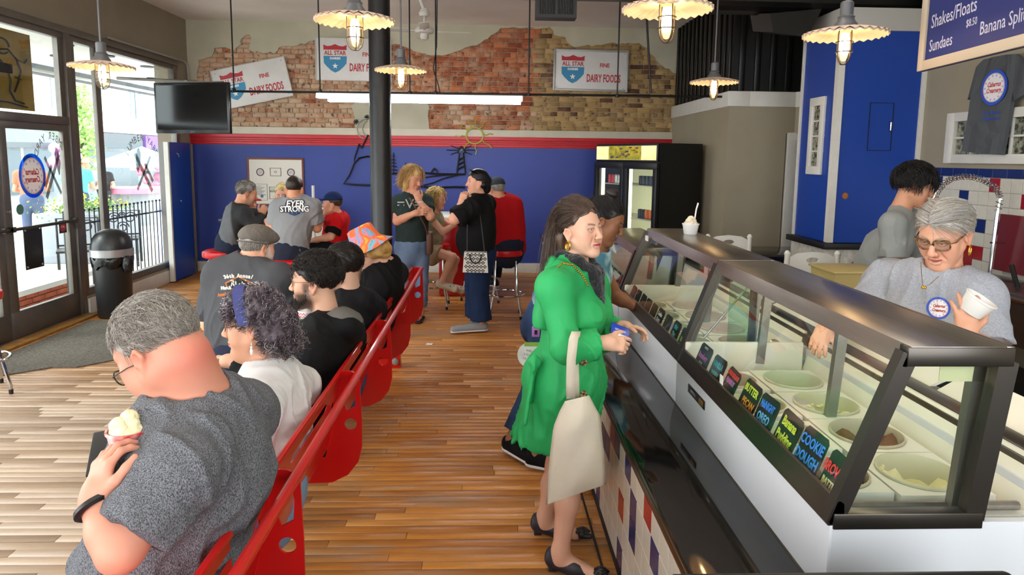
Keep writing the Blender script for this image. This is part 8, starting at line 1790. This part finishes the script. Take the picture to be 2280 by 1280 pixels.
def run_girl():
    hd = Head(A(972, 447, 7.62), (.93, -.25, -.1), (0, 0, 1), .92, female=True)
    J = dict(pel=A(966, 556, 7.7), nek=A(964, 476, 7.66), fw=(.93, -.3, -.1), shR=A(961, 488, 7.54), elR=A(986, 517, 7.48), wrR=A(1012, 500, 7.5), shL=A(976, 486, 7.8), elL=A(1000, 500, 7.85), wrL=A(1018, 492, 7.8), knR=A(1008, 572, 7.5), knL=A(1014, 578, 7.65), anR=A(984, 628, 7.5), anL=A(1000, 632, 7.62)); J['toR'] = Vector(J['anR'])+Vector((.12, -.06, -.05)); J['toL'] = Vector(J['anL'])+Vector((.12, -.04, -.05))
    p = person('girl with curly blonde hair, shorts and cream clogs perched on a red stool', J, hd, 'e2ab8e', g=.85, **FAR, fine_legs=True, colr=hd.colour('e2ab8e', blush=.3, brow='9a7848'), shirt=dict(m=mat('olive_print_cotton', 'a8a888', .85, c2='7f8468', nscale=12), i=.012, sl=.1, amp=.004, f=22, v=.010, hem=.0, neck=.08), pants=dict(m=cloth('tan_shorts', 'a89878'), len=.45, v=.010, flare=.01)); r = p['root']
    hair_solid(hd, 'hair', m_hair, r, .012, .08, .01, -.02, .006, .01, 60, add=blob(hd, [(0, -.08, .0, .075), (0, -.09, -.07, .065), (.05, -.04, -.05, .045), (-.05, -.04, -.05, .045), (0, -.08, -.13, .05)]), tint=('9a6f30', 'e8cd88'))
    strands(hd, 600, lambda q: (q[:, 2] > .0) & (q[:, 1] < .05), down, .16, r, m_hair, ['a8803c', 'd8b468', 'f0dca0'], r=.003, seg=8, curl=.010, cfreq=2, lift=.04, grow=.02, seed=81, grav=.4)
    for s in 'LR':
        an, to = p['J']['an'+s], p['J']['to'+s]; d = nrm(to-an); X = Sh(.02); h = an-d*.03+[0, 0, -.035]; t = to+d*.03; X.cone(h, t, .042, .046); X.cone(h, h+[0, 0, .02], .04, .04); X.cone(an+[0, 0, .03], an+d*.03-[0, 0, .0], .036, .034, .01, '-'); o = solid('clog', X, .006, mat('cream_foam', 'cfc6b0', .6), r); hb = MB()
        for k in range(6): hb.sphere(t-d*.03+np.array([.02*((k % 3)-1), -.036+.012*(k//3), .024-.012*(k % 2)]), .007, 6, 5)
        hb.build('clog_holes', m_black, o)
def run_redman():
    hd = Head(A(1106, 426, 7.3), (-.55, .83, -.12), (0, 0, 1), 1.02)
    J = dict(pel=(.19, 7.28, .79), nek=A(1112, 447, 7.3), fw=(-.25, .96, -.1), shL=A(1082, 462, 7.3), elL=A(1070, 505, 7.5), wrL=(-.1, 7.75, 1.05), shR=A(1142, 458, 7.3), elR=A(1146, 505, 7.55), wrR=(.05, 7.8, 1.05), knL=(-.05, 7.72, .74), knR=(.12, 7.75, .74), anL=A(1092, 622, 7.5), anR=A(1102, 625, 7.62))
    p = person('man in a grey cap and red shirt seated with his back to the room', J, hd, 'd89a7c', g=1.2, **FAR, tors=dict(cw=.175, ww=.175, hw=.17, sh=.07), colr=hd.colour('d89a7c', blush=.4), shirt=dict(m=cloth('scarlet_cotton', 'b0141a'), i=.024, sl=.75, amp=.006, f=14, v=.011, hem=.2, neck=.08, fl=.02), pants=dict(m=cloth('dark_jeans'), v=.012), shoes=dict(m=m_black, sole=mat('white_sole'), v=.009)); r = p['root']
    hair_solid(hd, 'hair', m_hair, r, .006, .07, .02, -.04, .006, .002, 60, tint=('6a645c', '98928a')); cap_hat(hd, r, cloth('charcoal_cap', '3a3f48'))
def run_tablefolk():
    hd = Head(A(547, 433, 7.0), (.80, .50, -.28), (.1, 0, 1), 1.02)
    J = dict(pel=(-2.70, 7.02, .82), nek=A(533, 462, 7.0), fw=(.85, .4, -.2), shR=A(545, 478, 6.86), elR=A(566, 507, 6.84), wrR=A(583, 478, 6.98), shL=A(520, 470, 7.2), elL=(-2.55, 7.5, 1.08), wrL=(-2.4, 7.4, 1.08), knR=(-2.45, 7.1, .74), knL=(-2.5, 7.3, .74), anR=(-2.55, 7.05, .33), anL=(-2.6, 7.25, .33))
    def rc(V): q = np.array(lin('5f6164')); d = np.array(lin('1c1d1f')); nk = np.array(A(540, 458, 6.95)); t = np.clip((V[:, 0]-(-2.62)-.12*(1.15-V[:, 2]))/.02, 0, 1)[:, None]; return q*(1-t)+d*t
    p = person('grey haired man in a two-tone grey and black long sleeved shirt at the high table', J, hd, 'c98f70', g=.98, **FAR, colr=hd.colour('c98f70', stubble='8a8078', stub_amt=.4, blush=.3), hands=[dict(s='R', n=(.3, -.7, .4), d=(.3, .2, .8), curl=1., v=.006)], shirt=dict(m=mat('raglan_cloth', rough=.85, attr=True, noise=.1), i=.02, sl=1.95, amp=.005, f=18, v=.010, hem=.08, neck=.075, col=rc), pants=dict(m=cloth('dark_jeans'), v=.012), shoes=dict(m=m_black, v=.01)); r = p['root']
    hair_solid(hd, 'hair', m_hair, r, .007, .078, .02, -.045, .005, .002, 60, tint=('55504a', '9a958e')); strands(hd, 500, lambda q: q[:, 2] > np.where(q[:, 1] > .03, .085, .0), lambda P: np.stack([P[:, 0], -.6+0*P[:, 0], -.6+0*P[:, 0]], 1), .025, r, m_hair, ['6a655e', 'a5a098', '3d3a36'], r=.0018, seg=2, lift=.004, grow=.008, seed=91)
    # boy with the red cap
    h2 = Head(A(553, 452, 7.72), (.9, -.3, -.15), (0, 0, 1), .9); J = dict(pel=(-2.85, 7.75, .72), nek=A(552, 480, 7.75), fw=(.9, -.3, -.1), shR=A(556, 492, 7.62), elR=(-2.6, 7.6, 1.06), wrR=(-2.4, 7.7, 1.08), shL=A(548, 490, 7.9), elL=(-2.6, 7.9, 1.06), wrL=(-2.4, 7.85, 1.08))
    p = person('child in a red cap and navy jersey behind the man in the two-tone shirt', J, h2, 'd9a284', g=.85, **FAR, seated=.35, shirt=dict(m=cloth('navy_jersey', '1c2a5a'), i=.015, sl=.8, v=.011), pants=dict(m=cloth('black_jeans'), v=.014)); cap_hat(h2, p['root'], cloth('red_cap', 'b8262a'))
    # man with the printed back
    h3 = Head(A(656, 425, 6.52), (.06, .95, -.22), (0, .15, 1), 1.0); J = dict(pel=(-1.92, 6.46, .82), nek=A(657, 447, 6.5), fw=(0, .98, -.12), shL=A(621, 464, 6.48), elL=A(608, 512, 6.5), wrL=(-2.25, 6.85, 1.08), shR=A(694, 462, 6.48), elR=A(706, 508, 6.55), wrR=(-1.75, 6.9, 1.1), knL=(-2.06, 6.88, .74), knR=(-1.80, 6.9, .74), anL=(-2.02, 6.8, .33), anR=(-1.86, 6.8, .33))
    p = person('man with cropped dark hair in a grey t-shirt with a blue shield on the back', J, h3, 'c98d6c', g=1.0, **FAR, colr=h3.colour('c98d6c', blush=.3), hands=[dict(s='L', n=(0, -.3, .9), d=(.4, .9, 0), v=.007)], shirt=dict(m=cloth('light_grey_cotton', '87898c'), i=.022, sl=.72, amp=.006, f=17, v=.0085, hem=-.02, neck=.076, fl=.02), pants=dict(m=cloth('navy_shorts', '232836'), v=.011), shoes=dict(m=m_black, v=.01)); r = p['root']; T = p['shirt']
    hair_solid(h3, 'hair', m_hair, r, .005, .075, .015, -.05, .005, .001, 60, tint=('1c1512', '33271f'))
    def pq(pts, mm, off, n='back_print'):
        b = MB(); f = b.bm.faces.new([b.bm.verts.new(A(x, y, 6.0)) for x, y in pts]); o = b.build(n, mm, T, False); subdiv(o, 3); wrap(o, T, None, off)
    pq([(636, 446), (645, 443), (655, 446), (665, 443), (674, 446), (677, 455), (675, 470), (668, 477), (655, 482), (642, 477), (636, 470), (633, 455)], mat('shield_navy', '1d3358', .7), .004)
    for x in (642, 651, 660, 669): pq([(x-1.6, 446), (x+1.6, 446), (x+1.6, 476), (x-1.6, 476)], mat('shield_blue', '4a7ac0', .7), .006)
    for s, y, sz in (('EYER', 454, .085), ('STRONG', 466, .075)):
        for off, mm, bd in ((.008, mat('print_dark', '1a1c22', .7), .009), (.011, mat('print_white', 'e2e2e0', .7), .002)):
            o = text('back_print', s, mm, sz, frame(A(656, y, 6.0), (1, 0, .02), (0, 0, 1)), T, .0004, bold=bd, xs=.9, shear=.2 if s == 'EYER' else 0); wrap(o, T, None, off)
    h4 = Head(A(629, 434, 7.9), (.1, -.95, -.2), (0, 0, 1), .95, female=True); J = dict(pel=(-2.35, 8.55, .75), nek=A(630, 462, 7.95), fw=(0, -1, 0), shR=A(612, 475, 7.95), elR=(-2.6, 8.0, .98), wrR=(-2.5, 8.1, 1.1), shL=A(650, 475, 7.95), elL=(-2.2, 8.0, .98), wrL=(-2.2, 8.1, 1.1)); J['pel'] = (-2.4, 8.0, .75)
    p = person('woman with blonde hair mostly hidden behind the man with the shield print', J, h4, 'dda58a', g=.9, **FAR, seated=.35, shirt=dict(m=cloth('pale_blouse', 'b8b4b0'), i=.014, sl=.7, v=.012), pants=dict(m=cloth('black_jeans'), v=.014)); hair_solid(h4, 'hair', m_hair, p['root'], .014, .08, .0, -.06, .006, .003, 60, add=blob(h4, [(.06, 0, -.02, .04), (-.06, 0, -.02, .04), (0, -.07, -.04, .06)]), tint=('a08250', 'e0c890'))
    # boy in blue cap
    h5 = Head(A(740, 458, 6.9), (-.95, -.15, .02), (0, 0, 1), .93); J = dict(pel=(-1.62, 6.95, .82), nek=A(754, 482, 6.95), fw=(-.9, -.2, -.2), shL=A(748, 497, 6.82), elL=A(737, 527, 6.76), wrL=A(706, 533, 6.8), shR=A(762, 490, 7.08), elR=A(730, 508, 7.0), wrR=A(716, 486, 6.92), knL=(-1.95, 6.8, .78), knR=(-1.95, 7.0, .76), anL=(-1.85, 6.8, .33), anR=(-1.85, 7.0, .33))
    p = person('boy in a blue cap and red football shirt eating at the high table', J, h5, 'dca184', g=.88, **FAR, colr=h5.colour('dca184', blush=.35), hands=[dict(s='R', n=(.2, -.6, .5), d=(-.2, 0, .9), curl=.9, v=.006)], shirt=dict(m=cloth('red_football_shirt', 'c8161c'), i=.02, sl=.75, amp=.006, f=17, v=.010, hem=.06, neck=.072, fl=.02), pants=dict(m=cloth('black_jeans'), v=.012), shoes=dict(m=m_black, v=.01)); cap_hat(h5, p['root'], cloth('blue_cap', '1e2f5a')); hair_solid(h5, 'hair', m_hair, p['root'], .005, .07, .02, -.03, .006, .001, 60, tint=('3a2a1c', '5a4430'))
    J = p['J']; T = Sh(.01); T.sleeve(J['shL']+(J['elL']-J['shL'])*.62, J['shL']+(J['elL']-J['shL'])*.78, .085, .085); solid('black_cuff', T, .007, cloth('black_cotton'), p['root']); tag(MB().tube([A(716, 466, 6.9), A(712, 474, 6.9)], [.018, .006], 8).build('ice_cream_cone', mat('waffle')), 'small cone in the hand of the boy in the blue cap', 'ice cream')
    for x, y, c, l in ((-2.5, 7.62, 'c8b8a0', 'small tub on the high table by the grey haired man'), (-2.3, 7.6, 'b03040', 'red cup on the high table')): tag(MB().lathe([(.03, 0), (.04, .07), (.037, .07), (.0, .065)], c=(x, y, 1.035), seg=14).build('paper_cup', mat('cup_'+c, c)), l, 'cup')
run_hero(); run_bun(); run_server(); run_boyserver(); run_blonde(); run_blackwoman(); run_girl(); run_redman(); run_tablefolk()
OUT = dict(vb=.035, vh=.011, va=.02, eyes=False)
def passer(x, y, label, fx, fy, shirt, pants, hair, sk='c99878', hat=None, h=1.0, sl=.6):
    z = GZ; f = nrm((fx, fy, 0)); r = np.array([f[1], -f[0], 0]); o = np.array([x, y, z]); P = lambda a, b, c: o+r*a*h+f*b*h+np.array([0, 0, c*h])
    hd = Head(P(0, .02, 1.58), f, (0, 0, 1), h)
    J = dict(pel=P(0, 0, .95), nek=P(0, 0, 1.43), fw=f, shL=P(-.18, 0, 1.38), elL=P(-.25, .05, 1.10), wrL=P(-.15, .25, 1.08), shR=P(.18, 0, 1.38), elR=P(.25, .05, 1.1), wrR=P(.15, .25, 1.12), hiL=P(-.09, 0, .92), hiR=P(.09, 0, .92), knL=P(-.1, .02, .5), knR=P(.1, .02, .5), anL=P(-.1, -.02, .09), anR=P(.1, -.02, .09))
    p = person(label, J, hd, sk, **OUT, shirt=dict(m=cloth('street_'+shirt, shirt), sl=sl, v=.022, amp=.004), pants=dict(m=cloth('street_'+pants, pants), v=.024), shoes=dict(m=m_black, v=.016)); hair_solid(hd, 'hair', m_hair, p['root'], .014, .08, .02, -.06, .011, .003, 60, tint=(hair, hair))
    if hat: cap_hat(hd, p['root'], cloth('street_cap_'+hat, hat))
passer(-9.0, 15.35, 'woman in a tan cap and grey top walking past outside the window', .5, -.85, '9a9aa0', '8fb0cc', '1c1512', hat='d8b88a')
passer(-8.6, 12.9, 'person in a salmon t-shirt standing outside the door', -.4, .9, 'd8745c', '55607a', '3a2a20', h=1.05); passer(-8.4, 14.0, 'person in a turquoise shirt standing outside the door', -.3, .95, '5ab4c0', '3a4660', '2a1f18', h=1.05); passer(-9.6, 17.0, 'dark haired person in black sitting crowd beyond the railing', .7, -.7, '26262a', '30343c', '15100d', h=.95)
# ================================================================== sink corner, chairs and tub behind the counter
sk = thing('sink', 'stainless steel sink bench with rolled edge under the tiled wall', 'sink', (3.7, 4.6, 0))
MB().box((3.42, 3.3, .86), (3.99, 4.62, .90), .01).box((3.42, 4.6, .86), (3.99, 5.6, .885), .008).build('bench_top', m_steel, sk); MB().box((3.48, 3.5, .55), (3.9, 4.5, .87)).build('basin', m_dark_steel, sk); MB().tube([(3.41, 3.2, .885), (3.41, 5.6, .885)], .028, 10).build('rolled_edge', m_steel, sk)
for y in (3.4, 4.5, 5.5): MB().tube([(3.47, y, 0), (3.47, y, .86)], .022, 8).build('leg', m_steel, sk)
MB().box((3.5, 3.3, .2), (3.98, 5.6, .24)).build('shelf', m_black, sk)
rbd = tag(MB().poly([(3.93, 4.30, .93), (3.93, 5.02, .93), (3.97, 5.05, 1.36), (3.97, 4.2, 1.36)], (.018, 0, 0)).build('cutting_board', mat('red_board', '6e1018', .35)), 'big dark red cutting board leaning against the tiled wall by the sink', 'board')
fa = thing('spray_tap', 'tall chrome spray tap with an arching coil spring hose', 'tap', (3.75, 4.95, .89)); Yf = 4.95
q0 = at(2195, 690, Yf); q1 = at(2222, 470, Yf); MB().tube([Vector((q0.x, Yf, .89)), q1], .014, 10).build('riser', m_chrome, fa)
arc = [at(x, y, Yf) for x, y in ((2222, 470), (2227, 440), (2222, 425), (2208, 411), (2188, 400), (2165, 394), (2142, 393), (2120, 397), (2102, 408), (2088, 425), (2078, 446), (2072, 470))]
cur = []; 
for a, b in zip(arc, arc[1:]): cur += [a.lerp(b, k/5) for k in range(5)]
MB().tube(cur, .009, 8).build('hose', m_chrome, fa); sp_ = []
for i in range(len(cur)*5-5):
    k = i/5; a = cur[int(k)]; b = cur[min(int(k)+1, len(cur)-1)]; p = a.lerp(b, k-int(k)); t = (b-a).normalized() if (b-a).length > 1e-6 else Vector((0, 0, 1)); n = t.cross(Vector((0, 1, 0))); ang = i*2*PI/8; sp_.append(p+(n*math.cos(ang)+Vector((0, 1, 0))*math.sin(ang))*.022)
MB().tube(sp_, .0032, 4).build('spring', m_chrome, fa); MB().tube([at(2205, 540, Yf), at(2245, 541, Yf)], .007, 8).lathe([(.0, 0), (.03, 0), (.034, .008), (.0, .012)], c=at(2248, 541, Yf), M=Matrix.Rotation(PI/2, 4, 'X'), seg=18).build('wall_stay', m_chrome, fa)
MB().tube([at(2212, 690, Yf), at(2245, 694, Yf)], .014, 8).tube([at(2226, 690, Yf), at(2226, 664, Yf)], .012, 8).sphere(at(2226, 660, Yf), .018, 10, 8).build('valve', m_chrome, fa)
wk = tag(MB().tube([at(2252, 590, 4.5), at(2268, 650, 4.4)], .016, 8).build('black_ladle', m_black), 'black ladle handle leaning by the sink', 'ladle')
for i, (x, y, Yc, l) in enumerate(((1622, 541, 5.9, 'white wooden chair back seen over the middle case'), (1808, 582, 4.85, 'white wooden chair back with an oval hand hole behind the cases'))):
    c = at(x, y, Yc); ch = thing('chair', l, 'chair', (c.x, Yc, 0), 'white chairs behind the counter'); hw = .19
    for s in (-1, 1): MB().lathe([(.02, 0), (.022, .5), (.02, c.z+.04), (.024, c.z+.06), (.012, c.z+.08), (0, c.z+.082)], c=(c.x+s*hw, Yc, 0), seg=10).build('post', m_white, ch); MB().tube([(c.x+s*.17, Yc-.4, 0), (c.x+s*.17, Yc-.4, .45)], .018, 8).build('leg', m_white, ch)
    P = [(-hw, -.09), (hw, -.09), (hw, .02), (hw*.6, .06), (0, .072), (-hw*.6, .06), (-hw, .02)]
    MB().fill([[Vector((c.x+a, Yc-.01, c.z+b)) for a, b in P], [Vector((c.x+.05*math.cos(t), Yc-.01, c.z+.01+.022*math.sin(t))) for t in np.linspace(0, 2*PI, 13)[:-1]]], (0, .02, 0)).build('back_rail', m_white, ch, False); MB().box((c.x-.2, Yc-.42, .43), (c.x+.2, Yc, .46), .01).build('seat', m_white, ch)
c = at(1892, 622, 4.0); tt_ = MB().poly([(c.x-.14, 3.9, c.z-.09), (c.x+.14, 3.9, c.z-.09), (c.x+.16, 3.88, c.z+.06), (c.x-.16, 3.88, c.z+.06)], (0, .3, 0)).build('tan_tub', mat('tan_plastic', 'b7a46a', .5)); tag(tt_, 'tan plastic tub on a shelf behind the cases', 'tub'); MB().box((c.x-.17, 3.87, c.z+.055), (c.x+.17, 4.2, c.z+.07), .004).build('rim', mat('tan_plastic'), tt_)
tag(MB().box((c.x-.25, 3.84, c.z-.13), (c.x+.2, 4.24, c.z-.092)).box((c.x-.25, 3.84, 0), (c.x-.21, 4.24, c.z-.12)).box((c.x+.16, 3.84, 0), (c.x+.2, 4.24, c.z-.12)).build('work_table', m_white), 'white work table behind the cases carrying the tan tub', 'table')
# grey t-shirt with the shop badge hung on the kitchen wall
ts = thing('hung_tshirt', 'grey shop t-shirt hung on the wall in front of the white framed window', 't-shirt', (3.9, 5.3, 2.2)); X0 = 3.9
sil = [(2172, 145), (2200, 128), (2235, 125), (2262, 122), (2280, 140), (2290, 205), (2262, 222), (2252, 200), (2228, 345), (2140, 335), (2160, 220), (2153, 223)]
sil = [(2175, 150), (2190, 132), (2235, 122), (2262, 120), (2285, 150), (2290, 205), (2256, 226), (2252, 205), (2240, 280), (2228, 345), (2184, 342), (2142, 337), (2155, 270), (2163, 215), (2153, 222)]

pts = [atx(x, y, X0) for x, y in sil]; b = MB(); b.fill([[Vector((X0, p.y, p.z)) for p in pts]], (.03, 0, 0)); o = b.build('tshirt_cloth', cloth('charcoal_tee', '55585c'), ts, False); subdiv(o, 3)
for v in o.data.vertices: v.co.x += .008*math.sin(v.co.y*38+v.co.z*6)
cc = atx(2213, 195, X0-.012); logo(frame(cc, (0, -1, 0), (0, 0, 1)), .135, ts, (1, 1)); 
for k, s in enumerate(('Stay Sweet', 'Downtown')): text('tshirt_text', s, mat('logo_blue'), .04, frame(Vector((X0-.012, cc.y, cc.z-.19-.045*k)), (0, -1, 0), (0, 0, 1)), ts, .0004)

tag(MB().tube([Vector((.5, 2.3, .006)), Vector((.497, 3.3, .006)), Vector((.5, 4.6, .006))], .006, 6).build('floor_cable', m_rubber), 'thin black cable lying on the floor along the counter', 'cable')
q = atz(955, 768); tag(MB().poly([(q.x-.03, q.y, .004), (q.x+.03, q.y-.01, .004), (q.x+.035, q.y+.03, .004), (q.x-.02, q.y+.035, .004)], (0, 0, .004)).build('paper_scrap', m_paper), 'small white paper scrap on the floor of the aisle', 'paper')

bcr = thing('front_chair', 'black chair whose rounded top edge shows at the bottom right corner', 'chair', (.8, 1.3, 0)); a = at(1490, 1282, 1.3); b = at(2250, 1268, 1.3)
MB().box((a.x, 1.28, a.z-.3), (b.x, 1.31, (a.z+b.z)/2), .012).build('black_chair_rail', m_black, bcr)
for x in (a.x+.03, b.x-.03): MB().box((x-.015, 1.282, 0), (x+.015, 1.308, a.z-.2)).build('leg', m_black, bcr)
MB().box((a.x, .9, .42), (b.x, 1.3, .46), .01).build('seat', m_black, bcr)
